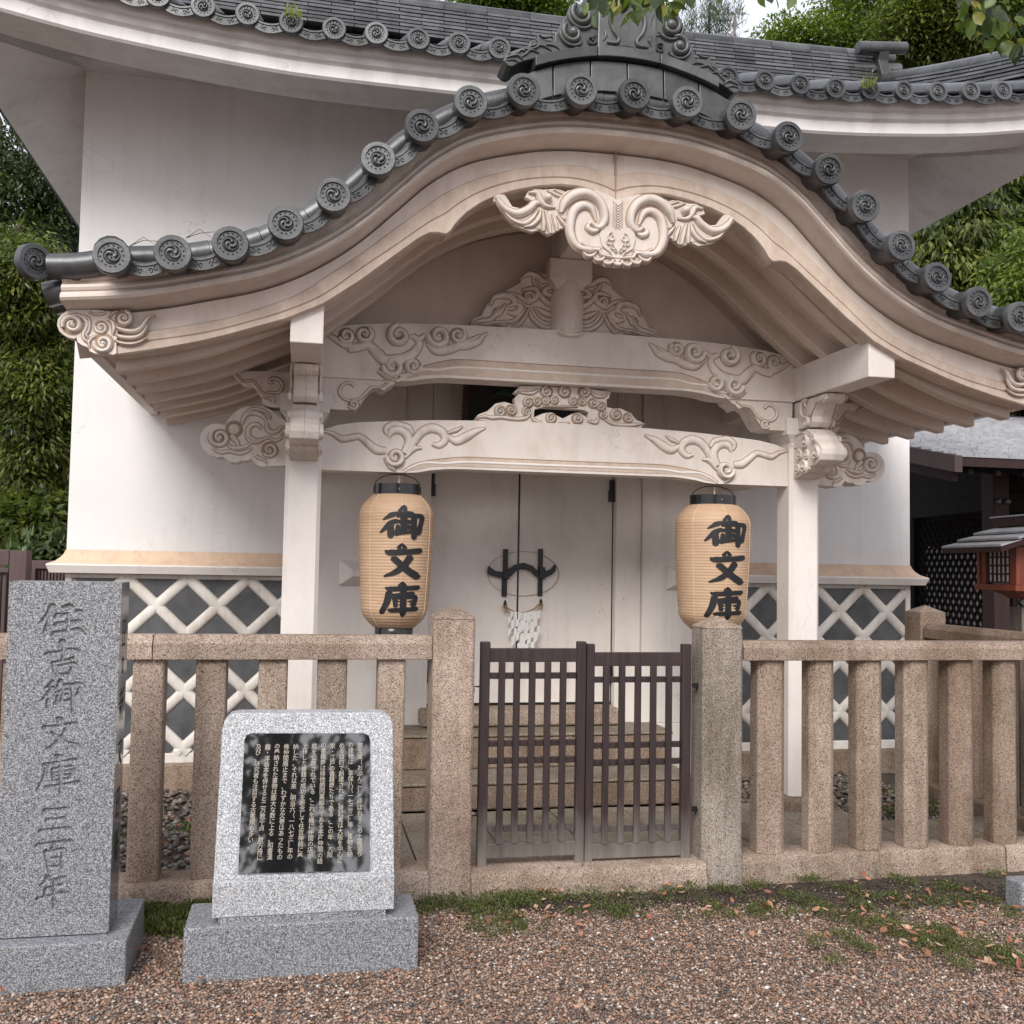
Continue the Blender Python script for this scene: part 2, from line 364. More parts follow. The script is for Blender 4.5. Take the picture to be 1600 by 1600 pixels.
# paved court behind the fence
cp = MB()
for i in range(7):
    x0 = -1.45+i*.47; cp.box(x0+.004, x0+.466, 4.99, 6.27, -.05, .03+.003*(i % 2))
for i in range(5):
    x0 = 1.86+i*.52; cp.box(x0+.004, x0+.516, 4.99, 5.75, -.05, .026+.003*(i % 2))
cpo = cp.build('court_paving', M_SLAB, bevel=.008); cpo['kind'] = 'structure'

# ================================================================= the storehouse
HS = thing('storehouse', (0, 7.32, 0), 'white plastered storehouse with diagonal lattice skirting and grey tiled roof', 'storehouse')
WX, WY = 3.163, 7.32
b = MB()
# wall, a little wider at the foot; one closed box with the door opening cut as jambs
for x0, x1, z0, z1 in ((-WX, -1.64, 1.585, 5.15), (1.64, WX, 1.585, 5.15), (-1.64, 1.64, 3.0, 5.15)): b.box(x0, x1, WY, WY+5.2, z0, z1)
b.build('wall', M_WALL, HS)
prof = [(.0, 1.64), (.004, 1.61), (.012, 1.585), (.028, 1.56), (.055, 1.535), (.10, 1.515), (.105, 1.505), (.085, 1.455), (.02, 1.452)]
for s in (-1, 1):
    def P4(e, z): return [(s*1.655, WY-e, z), (s*(WX+e), WY-e, z), (s*(WX+e), WY+5.2+e, z), (s*1.655, WY+5.2+e, z)]
    b = MB(); b.loft([P4(e, z) for e, z in prof[1:6]], cap=False); b.build('ledge', M_LEDGE, HS, smooth_ang=50)
    b = MB(); b.loft([P4(e, z) for e, z in prof[5:]], cap=False); b.build('ledge_edge', M_PLAST, HS)
# skirting: base sheet, frame, foundation
SK = 0.0
for s in (-1, 1):
    a, c = sorted((s*1.66, s*(WX-.01))); b = MB(); b.box(a, c, WY+.012, WY+5.2, .12, 1.5); b.build('skirting', M_JOINT, HS)
for s in (-1, 1):
    b = MB()
    for u0, u1, z0, z1 in ((1.70, WX, 1.42, 1.455), (1.70, WX, .165, .235), (WX-.045, WX, .23, 1.425), (1.655, 1.72, .165, 1.455)):
        a, c = sorted((s*u0, s*u1)); b.box(a, c, WY-.008-.003*(u0 > 2), WY+.06, z0, z1)
    b.build('skirting_frame', M_JOINT, HS, bevel=.008)
b = MB(); b.box(-WX-.03, WX+.03, WY-.03, WY+5.2, -.1, .165); b.build('foundation', M_PINK2, HS, bevel=.012)

# diagonal lattice: raised half-round joints and one slate tile in each diamond
PX, PZ, ZB = .405, .388, 1.235   # crossing pitch and a crossing height
def clip_poly(P, x0, x1, z0, z1):
    def cut(P, f, t):
        out = []
        for i in range(len(P)):
            a, c = P[i], P[(i+1) % len(P)]; fa, fc = f(a), f(c)
            if fa >= 0: out.append(a)
            if (fa >= 0) != (fc >= 0):
                k = fa/(fa-fc); out.append((a[0]+(c[0]-a[0])*k, a[1]+(c[1]-a[1])*k))
        return out
    for f in (lambda p: p[0]-x0, lambda p: x1-p[0], lambda p: p[1]-z0, lambda p: z1-p[1]):
        P = cut(P, f, 0)
        if len(P) < 3: return []
    return P
def seg_clip(a, c, x0, x1, z0, z1):
    t0, t1 = 0, 1; d = (c[0]-a[0], c[1]-a[1])
    for p, q in ((-d[0], a[0]-x0), (d[0], x1-a[0]), (-d[1], a[1]-z0), (d[1], z1-a[1])):
        if abs(p) < 1e-9:
            if q < 0: return None
        else:
            r = q/p
            if p < 0: t0 = max(t0, r)
            else: t1 = min(t1, r)
    return None if t0 >= t1 else ((a[0]+d[0]*t0, a[1]+d[1]*t0), (a[0]+d[0]*t1, a[1]+d[1]*t1))
for side, ph in ((-1, -2.571), (1, 2.548)):
    x0, x1 = (-WX+.045, -1.72) if side < 0 else (1.72, WX-.045)
    z0, z1 = .235, 1.42
    i0 = math.floor((x0-ph)/PX)-1; i1 = math.ceil((x1-ph)/PX)+1
    jo = MB()
    for i in range(i0, i1+1):
        for j in range(-6, 3):
            for o in (0, .5):
                cx, cz = ph+(i+o)*PX, ZB+(j+o)*PZ   # a crossing
                # diamond centred half a pitch to the right of it
                dx, dz, k = cx+PX/2, cz, .71
                P = clip_poly([(dx-PX/2*k, dz), (dx, dz-PZ/2*k), (dx+PX/2*k, dz), (dx, dz+PZ/2*k)], x0, x1, z0, z1)
                if len(P) >= 3:
                    ar = abs(sum(P[q][0]*P[(q+1) % len(P)][1]-P[(q+1) % len(P)][0]*P[q][1] for q in range(len(P))))/2
                    if ar > .0006:
                        m_ = MB(); m_.prism(P, WY+random.uniform(-.003, .001), WY+.03); m_.build('wall_tile', M_NTILE, HS)
    hw = .040
    def bar(a, c):
        s2 = seg_clip(a, c, x0-.005, x1+.005, z0-.005, z1+.005)
        if s2: jo.ribbon([s2[0], s2[1]], hw*2, .022, WY+.006, n=7, sub=1)
    for i in range(i0-8, i1+9):
        bar((ph+i*PX-4*PX, ZB-4*PZ), (ph+i*PX+3*PX, ZB+3*PZ)); bar((ph+i*PX+4*PX, ZB-4*PZ), (ph+i*PX-3*PX, ZB+3*PZ))
    jo.build('lattice_joint', M_JOINT, HS, smooth_ang=60)

# the plastered door bay
BY = 7.26
b = MB()
for s in (-1, 1):
    a, c = sorted((s*.90, s*1.66)); b.box(a, c, BY, WY+.1, .40, 2.95)
    a, c = sorted((s*.90, s*1.66)); b.box(a, c, BY-.004, WY+.1, .02, .399)
b.box(-1.66, 1.66, BY, WY+.1, 2.952, 3.25)
b.build('door_bay', M_PLAST, HS, bevel=.006)
b = MB()
for s in (-1, 1):
    a, c = sorted((s*.70, s*.898)); b.box(a, c, BY+.035, WY+.2, .40, 2.955)
b.box(-.698, .698, BY+.035, WY+.2, 2.52, 2.955); b.build('door_frame', M_PLAST, HS, bevel=.006)
b = MB(); b.box(-.93, .93, WY+.1, WY+.3, .38, 2.95); b.build('door_back', M_IRON, HS)
b = MB(); b.box(-.76, .70, 7.10, 7.40, .415, .528); b.build('door_sill', M_PINK, HS, bevel=.02, seg=3)
for s, nm in ((-1, 'door'), (1, 'door')):
    cx = -.03
    a, c = (cx-.655+.0, cx-.006) if s < 0 else (cx+.006, .694)
    b = MB(); b.box(a if s > 0 else -.694, c, 7.375, 7.47, .545, 2.515)
    d = b.build('door', M_PLAST, HS, bevel=.004)
    hx = -.694 if s < 0 else .690
    for z0 in (2.05, .70):
        h = MB(); h.box(hx-.024, hx+.024, 7.335, 7.374, z0+.09, z0+.165); h.box(hx-.031, hx+.031, 7.33, 7.374, z0, z0+.088)
        h.build('hinge', M_IRON, d, bevel=.004)
b = MB()   # the dark gap lines between the leaves
b.box(-.035, -.026, 7.372, 7.376, .545, 2.51)
b.box(-.700, -.6935, 7.372, 7.376, .54, 2.515); b.box(.6935, .700, 7.372, 7.376, .54, 2.515); b.box(-.70, .70, 7.371, 7.375, .5295, .5435)
b.build('door_gap', M_IRON, HS)
# pyramid bosses of the bay
for s in (-1, 1):
    x = s*1.215; b = MB()
    def rc(w, h, y): return [(x-w, y, 1.482-h), (x+w, y, 1.482-h), (x+w, y, 1.482+h), (x-w, y, 1.482+h)]
    b.loft([rc(.13, .088, BY+.0), rc(.13, .088, BY-.012), rc(.045, .026, BY-.11), rc(.04, .022, BY-.115)])
    b.build('wall_boss', M_PLAST, HS)
# round escutcheon, two uprights and the wavy bar latch
lx, lz = .01, 1.495
b = MB(); n = 48
ring = [[(lx+ (.272+dr*.4)*math.cos(2*math.pi*j/n), y, lz+(.165+dr*.4)*math.sin(2*math.pi*j/n)) for j in range(n)] for dr, y in ((0, 7.376), (.004, 7.368), (-.004, 7.368), (-.006, 7.376))]
b.loft(ring+[ring[0]], cap=False); b.build('escutcheon_line', M_GROOVE, HS)
def zpl(px, py): p = W(780+px/6.4, 780+py/6.4, Y=7.36); return p[0], p[2]
LB = [(-125, 735), (-110, 665), (-80, 690), (-40, 718), (5, 722), (60, 730), (100, 690), (150, 655), (205, 645), (235, 633), (270, 645), (330, 665), (360, 700), (400, 722), (450, 722), (510, 700), (545, 650), (563, 672), (560, 715), (520, 755), (470, 778), (410, 790), (350, 765), (310, 720), (270, 705), (235, 698), (200, 705), (160, 720), (120, 765), (90, 782), (40, 790), (-20, 780), (-80, 765), (-115, 745)]
b = MB(); b.prism([zpl(*q) for q in LB], 7.335, 7.352); b.build('latch_bar', M_IRON, HS, bevel=.003)
for c0, c1, y0, y1 in ((38, 90, 500, 800), (25, 78, 800, 973), (385, 438, 497, 967)):
    a = zpl(c0, y1); c = zpl(c1, y0); b = MB(); b.box(a[0], c[0], 7.352, 7.374, a[1], c[1]); b.build('latch_upright', M_IRON, HS, bevel=.003)
for c0, c1, y0, y1 in ((30, 95, 720, 800), (390, 450, 680, 800)):
    a = zpl(c0, y1); c = zpl(c1, y0); b = MB(); b.box(a[0], c[0], 7.322, 7.36, a[1], c[1]); b.build('latch_clasp', M_IRON, HS, bevel=.004)
# straw rope with white paper streamers hung below the latch
SR = thing('sacred_rope', (0.02, 7.33, 1.25), 'thin straw rope with white paper streamers hanging on the white double door', 'paper rope')
rp_ = TR([(55, 1060), (75, 1085), (120, 1110), (170, 1130), (230, 1135), (300, 1120), (350, 1095), (385, 1065), (410, 1040)], 780, 780, 6.4, 7.33)
P, _ = smooth(rp_, None, 5); b = MB(); b.tube([(x, 7.33, z) for x, z in P], .006, 6); b.build('rope', M_ROPE, SR)
for q in ((50, 1085), (400, 1060)):
    x, z = zpl(*q); b = MB()
    for k in range(26):
        a = random.uniform(0, 6.28); r = random.uniform(.012, .034); b.tube([(x, 7.33, z), (x+r*math.cos(a)*.5, 7.325, z+r*math.sin(a)*.5), (x+r*math.cos(a), 7.322+random.uniform(-.01, .008), z+r*math.sin(a)-.008)], .0014, 4)
    b.build('straw_knot', M_ROPE, SR)
for q in ((55, 1045), (412, 1030)):
    x, z = zpl(*q); b = MB(); b.lathe([(.001, -.03), (.012, -.02), (.013, 0), (.007, .022), (.001, .03)], 10, (x, 7.345, z)); b.build('hook', M_IRON, SR, smooth_ang=50)
for k, (px, w, L) in enumerate([(118, .022, .17), (150, .026, .24), (190, .026, .20), (215, .03, .30), (250, .028, .27), (280, .026, .31), (312, .030, .26), (345, .026, .30), (375, .022, .22)]):
    top = 1135-abs(px-225)*.12; x, z = zpl(px, top); b = MB()   # zig-zag folded paper
    n = 4; seg = L/n; y = 7.325-.012*(k % 3); off = 0
    for i in range(n):
        dx = (.012 if i % 2 else -.012); b.hexa([(x+off-w/2, y, z-seg*(i+1)-.012), (x+off+w/2, y+.004, z-seg*(i+1)+.012), (x+off+w/2, y+.006, z-seg*(i+1)+.013), (x+off-w/2, y+.002, z-seg*(i+1)-.011),
               (x+off-w/2, y-.003, z-seg*i+.004), (x+off+w/2, y+.001, z-seg*i), (x+off+w/2, y+.003, z-seg*i+.001), (x+off-w/2, y-.001, z-seg*i+.005)]); off += dx*1.6; y -= .007
    b.build('paper_streamer', M_PAPERW, SR)
# framed tablet high above the door
PT = thing('name_tablet', (-.03, 7.12, 2.6), 'dark framed tablet hanging above the door behind the cloud carving', 'tablet')
a = W(735, 604, Y=7.12); c = W(735, 700, Y=7.12)
b = MB(); b.hexa([(-.47, 7.15, 2.40), (.30, 7.15, 2.40), (.30, 7.20, 2.40), (-.47, 7.20, 2.40), (-.47, 7.06, 2.86), (.30, 7.06, 2.86), (.30, 7.11, 2.86), (-.47, 7.11, 2.86)]); b.build('board', M_IRON, PT)
for s in (-1, 1):
    x = -.49 if s < 0 else .32; b = MB()
    for k in range(17):
        z = 2.38+k*.03; y = 7.15-(z-2.4)*.195; b.lathe_y([(.001, -.02), (.02, -.014), (.026, 0), (.026, .03)], 8, (x, y, z))
    b.build('carved_frame', m_flat('tablet_frame_brown', (.05, .028, .02), .6), PT, smooth_ang=40)
b = MB(); b.ribbon([(-.30, 2.76), (-.24, 2.80), (-.18, 2.78), (-.14, 2.82), (-.10, 2.79)], [.01, .05, .03, .05, .01], .012, 7.07); b.build('painted_leaf', m_flat('tablet_green', (.012, .05, .035), .5), PT)

# ---- steps
ST = thing('stone_steps', (.0, 6.6, 0), 'brown granite steps leading up to the storehouse door', 'steps')
for z0, z1, y0, x0, x1 in ((.0, .175, 6.42, -1.30, .99), (.178, .408, 6.83, -1.28, .985)):
    b = MB(); b.box(x0, x1, y0+.012, 7.29, z0, z1-.022); b.build('riser', M_PINK2, ST, bevel=.01)
    b = MB(); b.box(x0-.008, x1+.008, y0, 7.29, z1-.02, z1); b.build('tread', M_SLAB, ST, bevel=.012, seg=3)

# ---- main eaves: curved white cornice
EY = 6.20
ef = scurve([(0, 0), (1.4, 0), (1.9, .015), (2.4, .055), (2.9, .11), (3.3, .175), (3.75, .26)])   # upturn
def eloft(name, prof, mat, x0=-3.8, x1=3.8, par=None, ang=35):
    b = MB(); xs = np.linspace(x0, x1, 90); b.loft([[(x, y, z+ef(x)) for y, z in prof] for x in xs]); return b.build(name, mat, par or HS, smooth_ang=ang)
M_EAVE = m_plaster('plaster_eave', (.72, .70, .68), (.46, .40, .35), .5, 2.0, (.5, .8), .12)
eloft('eave_fascia', [(6.20, 4.515), (6.185, 4.53), (6.185, 4.60), (6.20, 4.61), (6.17, 4.625), (6.16, 4.645), (6.17, 4.665), (6.13, 4.68), (6.12, 4.76), (6.5, 4.80), (6.5, 4.515)], M_EAVE)
# coved soffit from the fascia back to the wall, and the moulding at its head
b = MB(); xs = np.linspace(-3.8, 3.8, 60)
b.loft([[(x, 6.22, 4.53+ef(x)*1), (x, 6.6, 4.73+ef(x)*.85), (x, 6.9, 4.90+ef(x)*.6), (x, 7.2, 5.02+ef(x)*.3), (x, 7.33, 5.04+ef(x)*.3), (x, 7.33, 5.3), (x, 6.22, 4.78+ef(x))] for x in xs]); b.build('eave_soffit', M_EAVE, HS, smooth_ang=40)
b = MB(); b.box(-WX-.10, WX+.10, 7.16, 7.40, 4.925, 5.05); b.build('wall_head_moulding', M_EAVE, HS, bevel=.025, seg=3)
# side eaves
for s in (-1, 1):
    b = MB(); ysd = np.linspace(6.2, 13.2, 12)
    b.loft([[(s*3.72, y, 4.63), (s*3.70, y, 4.60), (s*WX, max(y, 7.28), 4.92), (s*WX, max(y, 7.28), 5.3), (s*3.0, max(y, 7.28), 5.3), (s*3.72, y, 4.72)] for y in ysd]); b.build('side_soffit', M_EAVE, HS)
    b = MB()
    for k in range(46):
        y = 6.15+k*.155; b.tube([(s*3.78, y, 4.70), (s*3.6, y, 4.79)], .062, 10)
    b.build('side_eave_tile', M_TILE, HS, smooth_ang=50)['kind'] = 'stuff'
# roof body
b = MB()
b.loft([[(x, 6.12, 4.78+ef(x)), (x, 6.9, 5.14+ef(x)*.6), (x, 8.15, 5.86), (x, 9.9, 6.2), (x, 11.6, 5.72), (x, 13.4, 4.95), (x, 13.4, 4.9), (x, 7.4, 5.22), (x, 6.9, 5.02+ef(x)*.6), (x, 6.3, 4.80+ef(x))] for x in np.linspace(-3.78, 3.78, 40)]); b.build('roof', M_TILE, HS, smooth_ang=40)
# eave tile: disc with comma crest and beads
def crest_disc(R, seg=20):
    """round end tile: rim, sunk field, ring of beads, three-comma whirl; faces -Y, centre at the origin"""
    m = MB(); m.lathe_y([(R*.70, -.003), (R*.72, -.012), (R*.95, -.012), (R, -.004), (R, .028), (R*.8, .03)], seg)
    nb = 14
    for k in range(nb):
        a = 2*math.pi*k/nb; m.boss(R*.585*math.cos(a), R*.585*math.sin(a), R*.055, .007, -.003, 5)
    for k in range(3):
        a0 = k*120+20; pts = [(R*r*math.cos(math.radians(a0+t)), R*r*math.sin(math.radians(a0+t))) for t, r in ((0, .13), (45, .24), (90, .33), (140, .395), (190, .43), (235, .445))]
        m.ribbon(pts, [R*.24, R*.22, R*.16, R*.11, R*.07, R*.02], R*.15, -.004, n=5, sub=2)
    return m.mesh('crest_disc', 40)
DISC = crest_disc(.085); DISC.materials.append(M_TILE)
DISC2 = crest_disc(.0715, 18); DISC2.materials.append(M_TILE)
def half_tube(R, L, n=8, r1=None):
    m = MB(); r1 = r1 or R
    m.loft([[(R_*math.cos(math.pi*j/n), y, R_*math.sin(math.pi*j/n)) for j in range(n+1)]+[(-R_*.9, y, -.012), (R_*.9, y, -.012)] for R_, y in ((R, 0), (r1, L))]); me = m.mesh('cover_tile', 40); me.materials.append(M_TILE); return me
COVER = half_tube(.066, .34)
CX = np.arange(-14, 15)*.2535+.02
seen_x = [W(px, 60, Y=6.05)[0] for px in (211,)]
for i, x in enumerate(CX):
    z = 4.765+ef(x)+.004*math.sin(i*2.3)
    o = put('eave_tile', DISC2, None, HS, Matrix.Translation((x, 6.05+random.uniform(-.008, .008), z)) @ Matrix.Rotation(random.uniform(0, 2), 4, 'Y') @ Matrix.Rotation(math.radians(random.uniform(-3, 3)), 4, 'X'))
    for k in range(5):
        put('cover_tile', COVER, None, HS, Matrix.Translation((x+random.uniform(-.003, .003), 6.07+k*.33, z+.005+k*.148-.001*k*k)) @ Matrix.Rotation(math.radians(24), 4, 'X'))
def pan_front(wd, dp, karakusa=True):
    """curved lower edge tile between two round tiles, spanning wd"""
    m = MB(); n = 9; secs = []
    def zz(u, o): return -dp*(1-u*u)-o
    m.loft([[(wd/2*u, 0, zz(u, .0)), (wd/2*u, 0, zz(u, .052)), (wd/2*u, .014, zz(u, .052)), (wd/2*u, .014, zz(u, .0))] for u in np.linspace(-1, 1, n)])
    m.loft([[(wd/2*u, -.006, zz(u, -.004)), (wd/2*u, -.006, zz(u, .006)), (wd/2*u, .25, zz(u, .006)+.10), (wd/2*u, .25, zz(u, -.004)+.10)] for u in np.linspace(-1, 1, n)])
    m.loft([[(wd/2*u, -.006, zz(u, .045)), (wd/2*u, -.006, zz(u, .054)), (wd/2*u, .01, zz(u, .054)), (wd/2*u, .01, zz(u, .045))] for u in np.linspace(-1, 1, n)])
    if karakusa:
        for s in (-1, 1):
            for k in range(2):
                c = s*wd*(.13+.15*k); cz = -dp*(1-(2*c/wd)**2)-.026
                m.ribbon(spiral(c, cz, .013, .003, 90 if k else -90, s*.9, 7), [.005]*8, .005, 0, n=3, sub=1)
    me = m.mesh('edge_tile', 45); me.materials.append(M_TILE); return me
PANF = pan_front(.16, .022)
for i in range(len(CX)-1):
    x = (CX[i]+CX[i+1])/2; put('edge_tile', PANF, None, HS, Matrix.Translation((x, 6.06, 4.755+ef(x))))
# ridges: stacked flat tiles under a round cap
def ridge(name, p0, p1, n, wd, hh, rows, sag=0, par=None, end=True):
    rt = par or HS; R_ = MB(); A = Vector(p0); B = Vector(p1); d = (B-A); L = d.length; d.normalize(); side = d.cross(Vector((0, 0, 1))).normalized()
    for r in range(rows):
        k = n if r % 2 == 0 else n
        for i in range(n):
            t0, t1 = (i+(.5 if r % 2 else 0))/n+.002/L, (i+1+(.5 if r % 2 else 0))/n-.004/L
            if t0 >= 1: continue
            t1 = min(t1, 1); w_ = wd/2*(1-.06*r)+random.uniform(-.002, .002)
            def P(t, w, z): q = A.lerp(B, t); return tuple(q+side*w+Vector((0, 0, z+sag*4*(t-.5)**2)))
            z0 = hh*r/rows; z1 = hh*(r+1)/rows-.007
            m = MB(); m.hexa([P(t0, -w_, z0), P(t1, -w_, z0), P(t1, w_, z0), P(t0, w_, z0), P(t0, -w_+.012, z1), P(t1, -w_+.012, z1), P(t1, w_-.012, z1), P(t0, w_-.012, z1)])
            m.build('ridge_tile', M_TILE, rt)
    for i in range(n):
        t0, t1 = i/n, (i+1)/n-.003/L
        def C(t): q = A.lerp(B, t); return q+Vector((0, 0, hh+sag*4*(t-.5)**2))
        m = MB(); m.tube([C(t0), C(t1)], .07, 10); m.build('ridge_cap', M_TILE, rt, smooth_ang=50)
RZ0 = 5.83
ridge('ridge', (-3.5, 8.15, RZ0), (3.42, 8.15, RZ0), 19, .30, .32, 9, .06)
for s in (-1, 1):
    ridge('hip', (s*3.38, 7.95, 5.70), (s*3.66, 6.35, 5.20), 5, .22, .20, 6, .02)
    # ridge-end ornament with two projecting pipes
    m = MB(); x = s*3.36
    m.prism([(-.13, 0), (.13, 0), (.16, .12), (.10, .28), (.13, .36), (-.13, .36), (-.10, .28), (-.16, .12)], -.05, .05, Matrix.Translation((x, 8.1, 5.84)) @ Matrix.Rotation(math.radians(90), 4, 'Z'))
    m.prism([(-.10, .12), (0, .20), (.10, .12), (.10, .16), (0, .24), (-.10, .16)], -.08, -.05, Matrix.Translation((x, 8.1, 5.88)) @ Matrix.Rotation(math.radians(0), 4, 'Z'))
    m.build('ridge_end_ornament', M_TILE2, HS, bevel=.008)
    for dy, dz in ((-.10, .37), (.10, .37), (0, .22)):
        m = MB(); m.tube([(x-s*.25, 8.1+dy, 5.84+dz), (x+s*.22, 8.1+dy, 5.89+dz)], .052, 12); m.build('ridge_end_pipe', M_TILE, HS, smooth_ang=50)
# ================================================================= the porch with its curved gable
PO = thing('gabled_porch', (0, 5.9, 0), 'white entrance porch with an undulating tiled gable and carved plaster clouds', 'porch')
fA = scurve([(0, 3.988), (.2, 3.984), (.4, 3.965), (.6, 3.925), (.8, 3.862), (.95, 3.782), (1.1, 3.675), (1.28, 3.51), (1.45, 3.345), (1.6, 3.225), (1.75, 3.135), (1.9, 3.07), (2.1, 2.995), (2.38, 2.92), (2.6, 2.878), (2.78, 2.85)])
fC = scurve([(0, 3.815), (.25, 3.808), (.47, 3.778), (.78, 3.69), (.99, 3.565), (1.18, 3.385), (1.33, 3.24), (1.48, 3.12), (1.66, 3.01), (1.86, 2.925), (2.1, 2.86), (2.3, 2.81), (2.5, 2.775), (2.78, 2.745)])
fD = scurve([(0, 3.668), (.08, 3.69), (.2, 3.703), (.33, 3.695), (.47, 3.672), (.65, 3.622), (.80, 3.56), (.92, 3.49), (1.05, 3.385), (1.17, 3.285), (1.33, 3.15), (1.49, 3.025), (1.66, 2.90), (1.86, 2.81), (2.03, 2.748), (2.35, 2.672), (2.78, 2.60)])
fE = scurve([(0, 3.578), (.08, 3.606), (.2, 3.626), (.33, 3.624), (.5, 3.596), (.65, 3.548), (.76, 3.495), (.85, 3.435), (.92, 3.375), (1.0, 3.325), (1.17, 3.19), (1.35, 3.05), (1.53, 2.905), (1.7, 2.815), (1.86, 2.752), (2.13, 2.665), (2.53, 2.585), (2.78, 2.55)])
_F = [(0, 3.512), (.05, 3.54), (.12, 3.567), (.2, 3.582), (.3, 3.583), (.43, 3.562), (.55, 3.53), (.65, 3.492), (.74, 3.44), (.81, 3.385), (.865, 3.325), (.895, 3.275), (.905, 3.262), (.93, 3.262), (.96, 3.268), (1.0, 3.262), (1.055, 3.23), (1.2, 3.11), (1.35, 2.985), (1.53, 2.853), (1.71, 2.765), (1.86, 2.712), (2.0, 2.662), (2.13, 2.622), (2.3, 2.578), (2.53, 2.53), (2.78, 2.49)]
fF = curve(_F)
fS = scurve([(0, 3.66), (.3, 3.63), (.6, 3.545), (.85, 3.415), (1.05, 3.26), (1.25, 3.085), (1.53, 2.868), (1.7, 2.775), (1.86, 2.705), (2.13, 2.592), (2.53, 2.487), (2.7, 2.46)])
GY = 5.165
def gloft(name, prof, mat, x1=2.74, ang=38, n=241, par=PO, x0=None):
    """prof: function x -> list of (y, z)"""
    b = MB(); b.loft([[(x, y, z) for y, z in prof(x)] for x in np.linspace(-x1 if x0 is None else x0, x1, n)]); return b.build(name, mat, par, smooth_ang=ang)
gloft('gable_fascia', lambda x: [(5.02, fA(x)+.0), (5.02, fC(x)+.105), (5.035, fC(x)+.10), (5.035, fC(x)+.088), (5.3, fC(x)+.088), (5.3, fA(x)+.02)], M_FASC)
def bead(x):
    c = fC(x); return [(5.035, c+.087), (5.02, c+.082), (5.012, c+.066), (5.018, c+.055), (5.03, c+.05), (5.015, c+.044), (5.0, c+.03), (4.998, c+.016), (5.008, c+.004), (5.03, c), (5.12, c-.005), (5.2, c-.02), (5.28, c-.02), (5.28, c+.087)]
gloft('gable_bead', bead, M_GAB)
gloft('gable_board', lambda x: [(GY, fC(x)-.03), (GY, fD(x)), (GY+.05, fD(x)-.03), (GY+.115, fF(x)+.03), (GY+.115, fC(x)-.02)], M_GAB, 2.70)
gloft('gable_band', lambda x: [(GY-.006, fD(x)-.003), (GY-.012, fD(x)-.010), (GY-.012, max(fE(x), fF(x)+.02)+.006), (GY-.004, max(fE(x), fF(x)+.02)), (GY-.016, max(fE(x), fF(x)+.02)-.006), (GY-.016, fF(x)+.008), (GY-.006, fF(x)), (GY+.11, fF(x)), (GY+.11, fF(x)+.03), (GY+.03, fD(x)-.02)], M_STAIN, 2.55)
b = MB(); b.box(-.0035, .0035, GY-.018, GY, 3.52, 3.79); b.build('board_seam', M_GROOVE, PO)
# soffit and curved rafters
gloft('soffit', lambda x: [(5.28, fS(x)+.105), (7.33, fS(x)+.105), (7.33, fS(x)+.16), (5.28, fS(x)+.16)], M_SOFF, 2.62, n=121)
for yr in (5.33, 5.66, 5.97, 6.30, 6.62, 6.94, 7.24):
    gloft('rafter', lambda x: [(yr, fS(x)+.008), (yr+.008, fS(x)), (yr+.082, fS(x)), (yr+.09, fS(x)+.008), (yr+.09, fS(x)+.11), (yr, fS(x)+.11)], M_SOFF, 2.54, n=121, ang=30)
gloft('roof_body', lambda x: [(5.04, fA(x)+.012), (7.34, fA(x)+.012), (7.34, fA(x)-.10), (5.27, fA(x)-.10)], M_TILE, 2.76, n=121)
for s in (-1, 1):   # closing board at the low sides
    b = MB(); b.hexa([(s*2.60, 5.31, fS(2.6)+.08), (s*2.66, 5.31, fS(2.6)+.08), (s*2.66, 7.32, fS(2.6)+.08), (s*2.60, 7.32, fS(2.6)+.08), (s*2.68, 5.31, 2.84), (s*2.76, 5.31, 2.84), (s*2.76, 7.32, 2.84), (s*2.68, 7.32, 2.84)]); b.build('side_board', M_PLAST, PO)
    b = MB()
    for k in range(15): b.tube([(s*2.66, 5.12+k*.155, 2.855), (s*2.83, 5.12+k*.155, 2.80)], .06, 10)
    b.build('side_eave_tile', M_TILE, PO, smooth_ang=50)['kind'] = 'stuff'
# gable tiles
DX = [.284, .58, .847, 1.085, 1.293, 1.501, 1.719, 1.968, 2.223, 2.488]; DZ = [3.959, 3.923, 3.832, 3.685, 3.502, 3.304, 3.148, 3.031, 2.965, 2.932]
DP = [(-x, z) for x, z in zip(DX[::-1], DZ[::-1])]+[(0, 3.972)]+list(zip(DX, DZ))
SHORT = half_tube(.079, .22, 10, .074)
for x, z in DP:
    put('eave_tile', DISC, None, PO, Matrix.Translation((x, 4.84+random.uniform(-.006, .006), z)) @ Matrix.Rotation(random.uniform(0, 2), 4, 'Y') @ Matrix.Rotation(math.radians(random.uniform(-5, 4)), 4, 'X') @ Matrix.Rotation(math.radians(random.uniform(-3, 3)), 4, 'Z'))
    m = MB(); m.tube([(x, 4.862, z), (x, 5.12, z+.035)], .076, 12); m.build('cover_tile', M_TILE, PO, smooth_ang=50)
for (xa, za), (xb, zb) in zip(DP[:-1], DP[1:]):
    a = math.atan2(zb-za, xb-xa); L = math.hypot(xb-xa, zb-za)
    m = MB(); wd = L-.10; dp = .022
    me = pan_front(wd, dp)
    put('edge_tile', me, None, PO, Matrix.Translation(((xa+xb)/2+math.sin(a)*.008, 4.90, (za+zb)/2-math.cos(a)*.008)) @ Matrix.Rotation(-a, 4, 'Y'))
